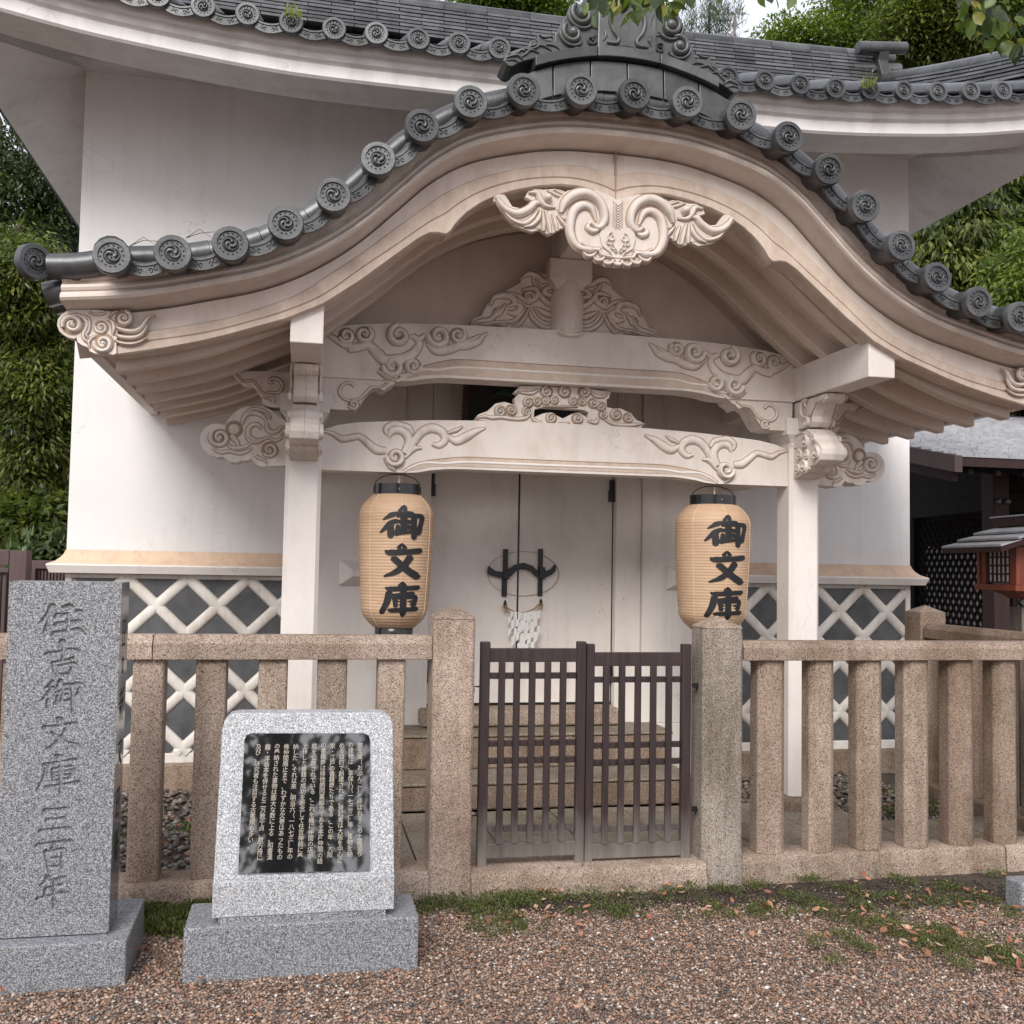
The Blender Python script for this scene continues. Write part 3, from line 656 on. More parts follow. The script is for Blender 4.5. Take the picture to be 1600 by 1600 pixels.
# verge: a line of round tiles following the curve behind the discs
vp = [(-2.80, 2.915), (-2.66, 2.925)]+[(x, z+.035) for x, z in DP]+[(2.66, 2.925), (2.80, 2.915)]
Pv, _ = smooth(vp, None, 8); cum = np.concatenate([[0], np.cumsum(np.hypot(*np.diff(Pv, axis=0).T))]); T_ = cum[-1]; nseg = 25
for i in range(nseg):
    t = np.linspace(T_*i/nseg, T_*(i+1)/nseg-.004, 5); q = [(float(np.interp(a, cum, Pv[:, 0])), 5.03, float(np.interp(a, cum, Pv[:, 1]))) for a in t]
    m = MB(); m.tube(q, [.066, .066, .066, .064, .062] if (q[0][0] > 0) else [.062, .064, .066, .066, .066], 12); m.build('verge_tile', M_TILE, PO, smooth_ang=50)
for s in (-1, 1):
    put('eave_tile', DISC, None, PO, Matrix.Translation((s*2.845, 4.965, 2.915)) @ Matrix.Rotation(math.radians(-44*s), 4, 'Z'))
m = MB(); m.tube([(-2.54, 5.10, 3.02), (-2.54, 5.5, 3.06)], .085, 14); m.build('corner_cover_tile', M_TILE, PO, smooth_ang=50)
for r in range(7):   # rows of cover tiles running down the curve behind the verge
    y = 5.28+r*.29; q, _ = smooth([(x, z+.02) for x, z in vp[1:-1]], None, 3)
    m = MB(); m.tube([(x, y, z) for x, z in q], .06, 8); m.build('tile_row', M_TILE, PO, smooth_ang=50)
# the stack of ridge tiles under the crest: curved flat tiles
def crown(x0, x1, z_off, y0, y1, h, n, name='crest_base_tile'):
    for i in range(n):
        a, c = x0+(x1-x0)*i/n+.003, x0+(x1-x0)*(i+1)/n-.003
        m = MB(); m.loft([[(x, y0, fK(x)+z_off), (x, y1, fK(x)+z_off), (x, y1, fK(x)+z_off+h), (x, y0+.015, fK(x)+z_off+h)] for x in np.linspace(a, c, 4)]); m.build(name, M_TILE2, PO, bevel=.004)
fK = scurve([(0, 4.10), (.15, 4.095), (.3, 4.07), (.45, 4.02), (.6, 3.95), (.8, 3.87)])
crown(-.60, .60, -.07, 4.955, 5.3, .168, 6)
fK2 = scurve([(0, 4.212), (.15, 4.203), (.3, 4.172), (.42, 4.138), (.52, 4.10)])
for xa, xb in ((-.50, -.172), (-.168, .168), (.172, .50)):
    m = MB(); m.loft([[(x, 4.935, fK2(x)), (x, 5.3, fK2(x)), (x, 5.3, fK2(x)+.055), (x, 4.935, fK2(x)+.055)] for x in np.linspace(xa, xb, 6)]); m.build('crest_base_tile', M_TILE2, PO, bevel=.004)
# ---- posts, beams and brackets of the porch
BF = 6.13      # front face of the lower beam
for s in (-1, 1):
    c = s*1.6075
    b = MB(); r = .105; k = .022
    oct_ = [(-r+k, -r), (r-k, -r), (r, -r+k), (r, r-k), (r-k, r), (-r+k, r), (-r, r-k), (-r, -r+k)]
    b.loft([[(c+x, 6.195+y, z) for x, y in oct_] for z in (.105, 2.43)]); b.build('post', M_PLAST, PO)
    b = MB(); b.box(c-.19, c+.19, 6.0, 6.39, .0, .10); b.build('post_base', M_PINK2, PO, bevel=.012)
    b = MB(); b.box(c-.143, c+.143, 6.06, 6.335, 2.436, 2.545); b.loft([[(c-w, 6.195-w, z), (c+w, 6.195-w, z), (c+w, 6.195+w, z), (c-w, 6.195+w, z)] for w, z in ((.10, 2.36), (.105, 2.385), (.12, 2.41), (.14, 2.434))]); b.build('bearing_block', M_PLAST, PO, bevel=.004)
    b = MB(); b.box(c-.083, c+.083, 5.19, 7.31, 2.66, 2.88); b.build('purlin', M_PLAST, PO, bevel=.006)
    b = MB(); b.box(c-.07, c+.07, 6.31, 7.27, 2.16, 2.40); b.build('tie_beam', M_BEAM, PO, bevel=.006)
def half(pts, ox, oy, s, Y): return TR(pts, ox, oy, s, Y)
# lower beam: arched top, raised underside
top = half([(345, 855), (500, 838), (650, 828), (800, 824), (1150, 825)], 400, 400, 3.2, 6.13)+[(0, 0)]
zt = TR([(1600, 845)], 400, 400, 3.2, 6.13)[0][1]
low_top = [(-1.5, 2.345), (-1.42, 2.375), (-1.30, 2.398), (-1.1, 2.415), (-.85, 2.432), (-.5, 2.445), (-.25, 2.448)]
low_top = low_top+[(0, 2.449)]+mir(low_top[::-1])
def beam_poly(top, zb, zm, xe=1.505, xc=.93):
    bot = [(-xe, zb), (-xc-.06, zb), (-xc, zb+.004), (-xc+.07, zb+(zm-zb)*.55), (-xc+.16, zm-.004), (-xc+.22, zm)]
    return top+[(xe, zb)]+mir(bot[1:])+bot[::-1][:-1]+[bot[0]] if 0 else top+[(xe, zb)]+[(-x, z) for x, z in bot[1:]]+[(x, z) for x, z in bot[1:][::-1]]+[(-xe, zb)]
b = MB(); b.prism(beam_poly(low_top, 2.104, 2.138), BF, BF+.16); LBm = b.build('lower_beam', M_BEAM, PO, bevel=.028, seg=4)
up_top = [(-1.53, 2.88), (-1.5, 2.935), (-1.42, 2.965), (-1.3, 2.985), (-1.1, 3.005), (-.8, 3.018), (-.4, 3.026)]
up_top = up_top+[(0, 3.028)]+mir(up_top[::-1])
b = MB(); b.prism(beam_poly(up_top, 2.655, 2.69, 1.53, .98), 6.085, 6.085+.19); UBm = b.build('upper_beam', M_BEAM, PO, bevel=.04, seg=4)
# moulded "eyebrow" along the underside of each beam
def eyebrow(zb, zm, Y, xc, dz, par):
    n = [(-xc-.09, zb+.012), (-xc-.03, zb+.05), (-xc+.05, zb+.05+dz*.35), (-xc+.17, zm+dz*.82), (-xc+.30, zm+dz), (-.35, zm+dz), (0, zm+dz)]
    lo = [(-xc-.09, zb+.008), (-xc+.0, zb+.022), (-xc+.07, zb+(zm-zb)*.6+.02), (-xc+.16, zm+.014), (-xc+.25, zm+.018), (-.35, zm+.018), (0, zm+.018)]
    n = n+mir(n[:-1][::-1]); lo = lo+mir(lo[:-1][::-1])
    P1, _ = smooth(n, None, 5); P2, _ = smooth(lo, None, 5)
    m = MB(); m.loft([[(p[0], Y-.0025, p[1]), (p[0], Y+.01, p[1]), (q[0], Y+.01, q[1]), (q[0], Y-.0025, q[1])] for p, q in zip(P1, P2)]); m.build('moulding_strip', M_STAIN, par)  # flat browner strip along the hollow of the moulding
    m = MB(); m.ribbon(n, .008, .004, Y, sub=4); m.build('moulding_groove', M_GROOVE, par)
    m = MB(); m.ribbon([(x, z-(dz*.42 if abs(x) < xc-.1 else dz*.15)) for x, z in n], [.012]+[.02]*(len(n)-2)+[.012], .008, Y, sub=4); m.build('moulding_bead', M_PLAST, par, smooth_ang=60)
eyebrow(2.104, 2.138, BF-.001, .93, .075, LBm)
eyebrow(2.655, 2.69, 6.084, .98, .115, UBm)

def carving(name, par, plates, ribs, bosses, Y, th, M=None, mat=None, groove=True, bevel=.008, mirror=False, gw=.010, holes=None):
    """one carved piece: plates = outlines, ribs = [(pts, widths, height)], bosses = [(x, z, r, h)]"""
    mat = mat or M_CARVE
    for sgn in ((1, -1) if mirror else (1,)):
        fx = (lambda p: [(sgn*q[0], q[1]) for q in p])
        m = MB()
        for pl in plates: m.prism(fx(pl), Y, Y+th, M)
        if plates: root = m.build(name, mat, par, bevel=bevel, seg=3)
        else: root = None
        m = MB()
        for pts, w, h in ribs: m.ribbon(fx(pts), w, h, Y-.001, M=M)
        for x, z, r, h in bosses: m.boss(sgn*x, z, r, h, Y, M=M)
        o = m.build('relief' if root else name, mat, root or par, smooth_ang=70)
        if groove:
            g_ = MB()
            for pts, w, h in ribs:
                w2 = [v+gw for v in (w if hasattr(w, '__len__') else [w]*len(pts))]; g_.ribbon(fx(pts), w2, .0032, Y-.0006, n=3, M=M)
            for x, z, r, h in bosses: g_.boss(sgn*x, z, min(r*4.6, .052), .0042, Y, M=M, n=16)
            g_.build('relief_dirt_line' if 0 else 'relief_groove', M_GROOVE, root or o, smooth_ang=70)  # brown dirt of the carving, reaching slightly past each rib and boss
def cloud(x, z, r, hand=1, a0=90, turns=1.35, w=None, h=None):
    """a curled cloud: spiral roll with a bead at its heart"""
    w = w or r*.46; h = h or r*.42
    p = spiral(x, z, r*.82, r*.22, a0, hand*turns, 14); n = len(p)
    return [(p, [w*(.75 if i == 0 else 1-.35*i/n) for i in range(n)], h)], [(x, z, r*.22, h*1.15)]
def clouds(lst, conv, ox, oy, s, Y):
    R, B = [], []
    for q in lst:
        (x, z), = conv([(q[0], q[1])], ox, oy, s, Y); r = q[2]/s*(Y/F_PX)*1.0
        a, c = cloud(x, z, r, q[3] if len(q) > 3 else 1, q[4] if len(q) > 4 else 90); R += a; B += c
    return R, B
PXM = lambda s, Y: Y/F_PX/s    # metres per enlarged pixel
# clouds on the upper beam ends
Yu = 6.085; O = (400, 400, 3.2); u = PXM(3.2, Yu)*1.02
R, B = clouds([(452, 400, 44, 1, 200), (540, 393, 50, -1, 60), (715, 398, 62, 1, 100), (912, 403, 66, 1, 180), (1008, 398, 46, -1, 40), (683, 553, 60, 1, 180), (785, 550, 50, -1, 0)], TR, *O, Yu)
for pts, w in (([(350, 385), (395, 415), (440, 440), (500, 458), (560, 445), (600, 480), (640, 520), (700, 522), (760, 505), (800, 470), (815, 430), (770, 400)], [8, 22, 28, 30, 30, 40, 44, 44, 40, 34, 24, 10]),
               ([(780, 395), (815, 415), (845, 395)], [14, 22, 14]), ([(855, 440), (900, 475), (960, 470), (1010, 450), (1060, 445), (1110, 428), (1135, 400), (1160, 385)], [14, 30, 34, 34, 34, 26, 16, 5]),
               ([(500, 440), (470, 470), (520, 470)], [8, 20, 8]), ([(610, 575), (650, 600), (690, 600), (702, 615)], [10, 22, 20, 5]), ([(1040, 430), (1085, 415), (1120, 395)], [10, 16, 6]), ([(720, 600), (770, 592), (820, 575)], [10, 20, 8])):
    R.append((TR(pts, *O, Yu), [v*u for v in w], .012))
R = [(p, [v*1.3 for v in w] if hasattr(w, '__len__') else w, h*1.5) for p, w, h in R]
carving('cloud_relief', UBm, [], R, B, Yu, 0, mirror=True)
# flowing vine on the lower beam ends
Yl = BF; R, B = clouds([(697, 1006, 55, 1, 180)], TR, *O, Yl); ul = PXM(3.2, Yl)
for pts, w in (([(335, 873), (385, 890), (430, 915), (475, 908), (520, 905), (570, 945), (605, 970), (650, 975)], [6, 16, 24, 24, 24, 30, 34, 26]),
               ([(742, 985), (765, 930), (750, 890), (715, 870), (680, 878), (665, 905)], [26, 34, 34, 32, 28, 12]), ([(655, 895), (650, 865), (690, 842), (760, 858), (785, 890)], [10, 22, 26, 24, 12]),
               ([(750, 990), (790, 930), (830, 880), (880, 862), (930, 880), (945, 920), (915, 948), (880, 940)], [20, 30, 34, 36, 34, 30, 24, 12]), ([(745, 1010), (790, 965), (830, 960)], [10, 22, 8]),
               ([(950, 895), (1000, 925), (1050, 905), (1095, 880), (1150, 860)], [10, 34, 36, 26, 4]), ([(960, 885), (1000, 872), (1035, 852)], [8, 16, 4]), ([(650, 1020), (675, 1055), (700, 1075)], [16, 22, 5])):
    R.append((TR(pts, *O, Yl), [v*ul for v in w], .011))
R = [(p, [v*1.25 for v in w] if hasattr(w, '__len__') else w, h*1.5) for p, w, h in R]
carving('vine_relief', LBm, [], R, B, Yl, 0, mirror=True)
# bracket arms with scrolled ends on either side of each bearing block
arm_in = TR([(325, 598), (700, 625), (690, 640), (660, 655), (640, 672), (600, 655), (570, 670), (545, 705), (520, 742), (500, 765), (460, 770), (370, 765), (325, 765)], 400, 400, 3.2, 6.10)
arm_out = TR([(440, 278), (470, 318), (520, 350), (560, 402), (610, 412), (680, 412), (720, 450), (760, 520), (800, 560), (795, 640), (850, 690), (930, 700), (1130, 705), (1130, 305)], 300, 540, 7.273, 6.10)
O2 = (300, 540, 7.273); u2 = PXM(7.273, 6.1)
R1 = [(TR([(430, 660), (445, 640), (480, 645), (485, 665), (470, 700), (455, 715), (425, 700), (415, 670), (425, 650), (455, 636), (480, 640)][0:0]+[(492, 655), (478, 638), (450, 637), (425, 655), (418, 685), (440, 715), (480, 728)], *O, 6.1), [v*PXM(3.2, 6.1) for v in (16, 14, 14, 14, 14, 12, 6)], .014),
      (TR([(478, 722), (515, 715), (545, 690), (575, 660), (620, 655), (660, 635)], *O, 6.1), [v*PXM(3.2, 6.1) for v in (6, 12, 12, 12, 10, 4)], .010)]
c1, B1 = clouds([(488, 742, 30, 1, 200)], TR, *O, 6.1)
carving('bracket_arm', PO, [arm_in], R1+c1, B1, 6.10, .19, mirror=True, groove=True, gw=.008)
R2 = [(TR([(930, 420), (890, 420), (890, 385), (950, 372), (1015, 410), (1025, 480), (980, 535), (900, 530), (840, 540)], *O2, 6.1), [v*u2 for v in (20, 26, 28, 32, 36, 34, 30, 20, 8)], .014),
      (TR([(470, 300), (530, 355), (580, 405), (680, 398), (740, 455), (790, 525), (840, 545)], *O2, 6.1), [v*u2 for v in (8, 16, 18, 18, 18, 18, 8)], .008), (TR([(810, 600), (840, 565), (890, 560), (935, 600), (940, 660)], *O2, 6.1), [v*u2 for v in (8, 20, 24, 20, 8)], .012), (TR([(830, 610), (870, 605), (900, 640)], *O2, 6.1), [v*u2 for v in (8, 18, 8)], .01)]
carving('bracket_arm', PO, [arm_out], R2, [], 6.10, .19, mirror=True, gw=.008)
# cloud noses thrusting out sideways from the posts
nose = TR([(1110, 1365), (850, 1368), (790, 1378), (720, 1345), (675, 1290), (620, 1310), (560, 1305), (520, 1330), (430, 1325), (350, 1265), (280, 1272), (190, 1235), (120, 1170), (92, 1090), (100, 1000), (150, 925), (220, 890), (310, 885), (385, 905), (405, 850), (450, 785), (520, 725), (600, 693), (700, 685), (800, 690), (880, 720), (950, 765), (1020, 825), (1110, 890)], *O2, 6.12)
c1, B1 = clouds([(318, 1045, 125, 1, 150), (885, 1185, 95, 1, 210)], TR, *O2, 6.12)
R = c1+[(TR([(800, 945), (745, 900), (680, 905), (640, 960), (650, 1030), (720, 1075), (800, 1060)], *O2, 6.12), [v*u2 for v in (20, 44, 50, 52, 50, 44, 14)], .022),
     (TR([(570, 900), (590, 820), (650, 770), (730, 770), (800, 800), (850, 860)], *O2, 6.12), [v*u2 for v in (20, 46, 50, 50, 46, 20)], .020),
     (TR([(560, 850), (610, 770), (690, 722), (790, 730), (870, 780), (900, 840)], *O2, 6.12), [v*u2 for v in (10, 24, 28, 28, 26, 8)], .014),
     (TR([(850, 880), (860, 950), (920, 985), (980, 965), (1010, 930), (1065, 925)], *O2, 6.12), [v*u2 for v in (30, 56, 54, 44, 30, 8)], .020),
     (TR([(600, 1000), (650, 1080), (740, 1100), (860, 1045), (950, 1080), (1010, 1050), (1030, 990)], *O2, 6.12), [v*u2 for v in (14, 28, 30, 26, 30, 26, 8)], .016),
     (TR([(400, 1120), (460, 1160), (520, 1165), (600, 1150), (680, 1100)], *O2, 6.12), [v*u2 for v in (20, 40, 42, 40, 16)], .014),
     (TR([(230, 1170), (330, 1215), (430, 1200), (530, 1225), (620, 1205), (680, 1160)], *O2, 6.12), [v*u2 for v in (14, 34, 36, 36, 34, 14)], .014),
     (TR([(440, 1020), (480, 1060), (520, 1110), (520, 1170)], *O2, 6.12), [v*u2 for v in (50, 60, 40, 16)], .010),
     (TR([(720, 1250), (770, 1280), (830, 1310), (855, 1350)], *O2, 6.12), [v*u2 for v in (24, 34, 24, 5)], .014)]
carving('side_nose', PO, [nose], R, B1+[(*TR([(480, 950)], *O2, 6.12)[0], 62*u2, .016)], 6.12, .15, mirror=True, gw=.009, bevel=.014)

# forward noses: profile in depth (y, z), width across x
def yz(pts, X=1.53):
    out = []
    for q in pts:
        p = W(1180+q[0]/8, 600+q[1]/8, X=X); out.append((p[1], p[2]))
    return out
prof_low = yz([(470, 1190), (560, 1165), (600, 1130), (660, 1090), (690, 1030), (760, 1010), (815, 950), (835, 870), (838, 800), (800, 730), (762, 690), (745, 640), (700, 595), (655, 562), (590, 600), (530, 660), (490, 720), (470, 780)])
prof_up = yz([(470, 245), (868, 110), (862, 180), (830, 225), (755, 238), (722, 320), (700, 400), (695, 470), (660, 535), (470, 580)])
def yprism(poly, x0, x1, name, par, bevel, crown=.0, mat=None):
    Mx = Matrix(((0, 1, 0, 0), (1, 0, 0, 0), (0, 0, 1, 0), (0, 0, 0, 1)))   # swaps x and y: poly runs (y, z)
    m = MB()
    if crown:   # keel down the middle of the front face
        xm = (x0+x1)/2
        for a, c, fa, fc in ((x0, xm, 0, crown), (xm, x1, crown, 0)):
            n = len(poly); y_back = max(p[0] for p in poly)
            def sec(x, f): return [(x, y-f*(1 if y < y_back-.05 else 0), z) for y, z in poly]
            m2 = MB(); m2.prism(poly, a, c, Mx)
            for i, (X_, Y_, Z_) in enumerate(m2.v):
                f = fa if abs(X_-a) < 1e-6 else fc
                m2.v[i] = (X_, Y_-f*(1 if Y_ < y_back-.05 else 0), Z_)
            m.add(m2.v, m2.f)
    else: m.prism(poly, x0, x1, Mx)
    return m.build(name, mat or M_CARVE, par, bevel=bevel, seg=2)
for s in (-1, 1):
    c = s*1.6075
    n1 = yprism(prof_low, c-.082, c+.082, 'front_nose', PO, .006, .022)
    n2 = yprism(prof_up, c-.068, c+.068, 'front_bracket', PO, .005, .012)
    # carved flowers on both cheeks of the nose
    for side in (-1, 1):
        Xs = c+side*.083
        def to3(pts):
            o = []
            for q in pts: p = W(1180+q[0]/8, 600+q[1]/8, X=1.53); o.append((p[1], p[2]))
            return o
        Mx = Matrix(((0, -side, 0, Xs), (1, 0, 0, 0), (0, 0, 1, 0), (0, 0, 0, 1)))   # local (x,z)->(y,z), local -y -> +-x
        m = MB(); ux = .0009
        for q in ((640, 730, 60), (570, 890, 52), (655, 890, 45), (775, 870, 62), (545, 1075, 48), (625, 1035, 60), (745, 690, 34)):
            (yy, zz), = to3([q[:2]]); r = q[2]*ux
            for pts, w, h in cloud(yy, zz, r, 1, 90, 1.1, r*.34, r*.4)[0]: m.ribbon(pts, w, h, 0, M=Mx, n=4, sub=2)
            m.boss(yy, zz, r*.26, r*.5, 0, 8, M=Mx)
        for pts in ([(490, 760), (520, 800), (560, 770), (590, 700), (640, 640), (700, 640)], [(520, 640), (590, 610), (650, 620)], [(560, 1150), (640, 1110), (690, 1050)]):
            m.ribbon(to3(pts), [.006, .014, .018, .018, .014, .006][:len(pts)], .008, 0, M=Mx, n=4, sub=3)
        m.build('flower_relief', M_CARVE, n1, smooth_ang=70)
        m = MB()
        m.ribbon(to3([(640, 290), (620, 210), (660, 200), (590, 230), (570, 330), (620, 410), (690, 400)][0:0]+[(645, 285), (625, 235), (655, 200), (600, 215), (578, 300), (590, 390), (640, 425)]), [.006, .012, .014, .018, .020, .018, .006], .010, 0, M=Mx, n=4, sub=3)
        m.ribbon(to3([(860, 130), (830, 200), (760, 220), (730, 290), (700, 370), (650, 430)]), [.004, .012, .012, .012, .012, .004], .006, 0, M=Mx, n=4, sub=3)
        (yy, zz), = to3([(655, 480)]); r = .042
        for pts, w, h in cloud(yy, zz, r, 1, 90, .9, r*.34, r*.4)[0]: m.ribbon(pts, w, h, 0, M=Mx, n=4, sub=2)
        m.build('scroll_relief', M_CARVE, n2, smooth_ang=70)

# ---- cloud panel between the beams
O3 = (720, 400, 4.706); Yc = 6.17; u3 = PXM(4.706, Yc)
outer = TR([(105, 1200), (130, 1165), (195, 1140), (230, 1110), (255, 1085), (320, 1072), (400, 1095), (395, 1045), (425, 1018), (392, 1000), (440, 955), (560, 955), (620, 952), (700, 965), (760, 958), (840, 968), (910, 965), (1000, 985), (1100, 1002), (1090, 1045), (1072, 1055), (1075, 1110), (1110, 1120), (1180, 1122), (1260, 1165), (1290, 1205), (1355, 1232), (1325, 1262), (1200, 1255), (950, 1250), (700, 1240), (450, 1228), (200, 1212)], *O3, Yc)
lo = TR([(540, 1185), (600, 1160), (640, 1150), (700, 1170), (750, 1195), (820, 1160), (880, 1155), (930, 1190)], *O3, Yc)
hi = TR([(940, 1150), (900, 1130), (740, 1120), (600, 1112), (545, 1125), (538, 1150)], *O3, Yc)
def holed(outline, hole, y0, y1, mat, name, par, bevel):
    m = MB(); po = [Vector((x, z, 0)) for x, z in outline]; ph = [Vector((x, z, 0)) for x, z in hole]
    tr = tessellate_polygon([po, ph]); A = [(x, z) for x, z in outline]+[(x, z) for x, z in hole]; n = len(A)
    v = [(x, y0, z) for x, z in A]+[(x, y1, z) for x, z in A]; f = []
    for t in tr: f.append(tuple(t)); f.append(tuple(i+n for i in t[::-1]))
    no = len(outline)
    for i in range(no): j = (i+1) % no; f.append((i, j, j+n, i+n))
    for i in range(len(hole)): j = (i+1) % len(hole); f.append((no+i, no+j, no+j+n, no+i+n))
    m.add(v, f); return m.build(name, mat, par, bevel=bevel, seg=2)
CP = holed(outer, lo+hi, Yc, Yc+.07, M_CARVE, 'cloud_panel', PO, .006)
L3 = [(290, 1145, 46, 1), (370, 1135, 44, -1), (630, 1000, 48, 1), (762, 1000, 50, 1), (905, 1003, 48, -1), (495, 1080, 42, 1), (562, 1072, 40, 1), (622, 1065, 36, -1), (688, 1062, 36, 1), (825, 1070, 36, 1), (888, 1070, 38, -1), (972, 1085, 42, -1), (1032, 1108, 40, 1), (665, 1195, 44, 1), (855, 1197, 46, -1), (482, 1145, 36, 1), (1045, 1168, 38, -1), (1140, 1170, 48, 1), (1228, 1192, 42, -1)]
R, B = clouds(L3, TR, *O3, Yc)
for pts, w in (([(110, 1195), (170, 1180), (230, 1190), (300, 1185), (400, 1200), (480, 1190), (515, 1150)], [5, 20, 26, 26, 28, 24, 10]), ([(410, 1000), (470, 1010), (520, 1010), (570, 985)], [5, 18, 26, 12]), ([(520, 1170), (540, 1210), (600, 1225)], [12, 26, 12]),
               ([(1085, 1010), (1040, 1035), (990, 1030), (950, 1000)], [5, 22, 26, 10]), ([(1345, 1235), (1290, 1240), (1220, 1245), (1120, 1235), (1050, 1200)], [4, 22, 26, 26, 10]), ([(930, 1215), (990, 1225), (1010, 1190)], [10, 26, 12]), ([(720, 1230), (760, 1235), (800, 1225)], [8, 20, 8]), ([(600, 1105), (740, 1108), (860, 1108)], [8, 16, 8])):
    R.append((TR(pts, *O3, Yc), [v*u3 for v in w], .012))
m = MB()
g_ = MB()
for x, z, r, h in B: m.boss(x, z, r*1.15, h*1.7, Yc); g_.boss(x, z, r*4.9, .004, Yc, n=14)
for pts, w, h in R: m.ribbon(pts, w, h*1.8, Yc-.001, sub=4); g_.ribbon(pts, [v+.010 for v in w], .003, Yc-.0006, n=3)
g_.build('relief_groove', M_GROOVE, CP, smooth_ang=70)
m.build('cloud_relief', M_CARVE, CP, smooth_ang=70)
# ---- upper strut with leafy wings on the top of the upper beam
Yk = 6.17; uk = PXM(4.706, Yk)
wing = TR([(78, 518), (80, 480), (95, 452), (150, 440), (165, 400), (200, 345), (240, 305), (300, 275), (350, 240), (400, 215), (440, 190), (445, 150), (480, 118), (560, 112), (620, 125), (680, 140), (705, 165), (700, 215), (675, 260), (690, 320), (680, 400), (705, 450), (712, 500), (690, 542), (600, 552), (510, 535), (440, 545), (350, 528), (270, 505), (180, 522)], *O3, Yk)
c1, B1 = clouds([(500, 300, 60, 1, 200), (270, 415, 40, -1, 100)], TR, *O3, Yk)
R = c1
for pts, w, h in (([(85, 500), (140, 480), (210, 470), (250, 440), (300, 400), (330, 350)], [8, 30, 36, 36, 30, 10], .016), ([(215, 370), (240, 310), (300, 290), (370, 300), (395, 345), (350, 370)], [10, 34, 44, 50, 44, 14], .022),
                  ([(340, 410), (400, 420), (440, 380), (400, 345)], [20, 50, 50, 16], .018), ([(350, 265), (420, 290), (480, 330), (550, 310), (560, 250), (510, 240), (440, 255)], [8, 24, 34, 40, 36, 28, 8], .02),
                  ([(450, 160), (500, 130), (560, 150), (600, 180), (680, 190)], [10, 40, 46, 44, 12], .022), ([(700, 230), (640, 235), (610, 265), (660, 290), (690, 270)], [12, 34, 40, 30, 8], .02), ([(560, 250), (600, 310), (650, 350), (690, 340)], [14, 40, 44, 12], .02),
                  ([(500, 380), (520, 450), (580, 510), (640, 530), (700, 500)], [10, 30, 34, 34, 12], .02), ([(500, 380), (470, 450), (420, 510), (370, 525)], [10, 24, 26, 8], .016), ([(700, 440), (640, 430), (600, 410), (550, 380)], [12, 40, 40, 12], .018),
                  ([(530, 370), (580, 440), (640, 470), (700, 470)], [8, 22, 26, 10], .014), ([(300, 480), (380, 480), (440, 430), (480, 370)], [8, 26, 30, 10], .014), ([(120, 505), (200, 500), (280, 485), (350, 510)], [6, 16, 20, 8], .01), ([(530, 140), (540, 200), (590, 240)], [10, 24, 8], .012)):
    R.append((TR(pts, *O3, Yk), [v*uk for v in w], h))
carving('leafy_wing', PO, [wing], R, B1, Yk, .05, mirror=True, gw=.012, bevel=.012)
z0 = 3.01
b = MB(); b.loft([[(x*math.cos(a), 6.17+.11*math.sin(a)+0, z) for a in [2*math.pi*k/28 for k in range(28)]] for x, z in ((.112, z0-.02), (.108, z0+.03), (.104, z0+.10), (.108, z0+.18), (.106, z0+.24), (.094, z0+.275), (.085, z0+.30), (.09, z0+.33))])
b.build('strut', M_BEAM, PO, smooth_ang=50)
b = MB(); m0 = z0+.335
b.loft([[(-w, 6.17-w*.8, z), (w, 6.17-w*.8, z), (w, 6.17+w*.8, z), (-w, 6.17+w*.8, z)] for w, z in ((.085, m0-.05), (.10, m0-.03), (.132, m0), (.136, m0+.005), (.136, m0+.13), (.134, m0+.133))]); b.build('strut_block', M_BEAM, PO, bevel=.004)
b = MB(); b.box(-.075, .075, 5.85, 7.30, m0+.136, 3.72); b.build('ridge_purlin', M_PLAST, PO, bevel=.01)
b = MB(); b.box(-.055, .055, 5.70, 7.0, m0+.19, 3.70); b.build('ridge_purlin_nose', M_PLAST, PO, bevel=.02, seg=3)
# small fleur at the foot of the strut
R = []
for pts, w in (([(825, 560), (825, 500), (825, 455)], [26, 44, 4]), ([(820, 560), (770, 545), (765, 520)], [16, 18, 10]), ([(830, 560), (865, 550), (870, 525)], [16, 18, 10]), ([(710, 560), (770, 575), (830, 580), (880, 575), (930, 560)], [4, 20, 26, 20, 4])):
    R.append(([(x, z) for x, z in TR([(q[0]-10, q[1]) for q in pts], *O3, 6.07)], [v*uk for v in w], .010))
m = MB()
for pts, w, h in R: m.ribbon(pts, w, h, 6.066)
m.build('fleur_relief', M_CARVE, PO, smooth_ang=70)

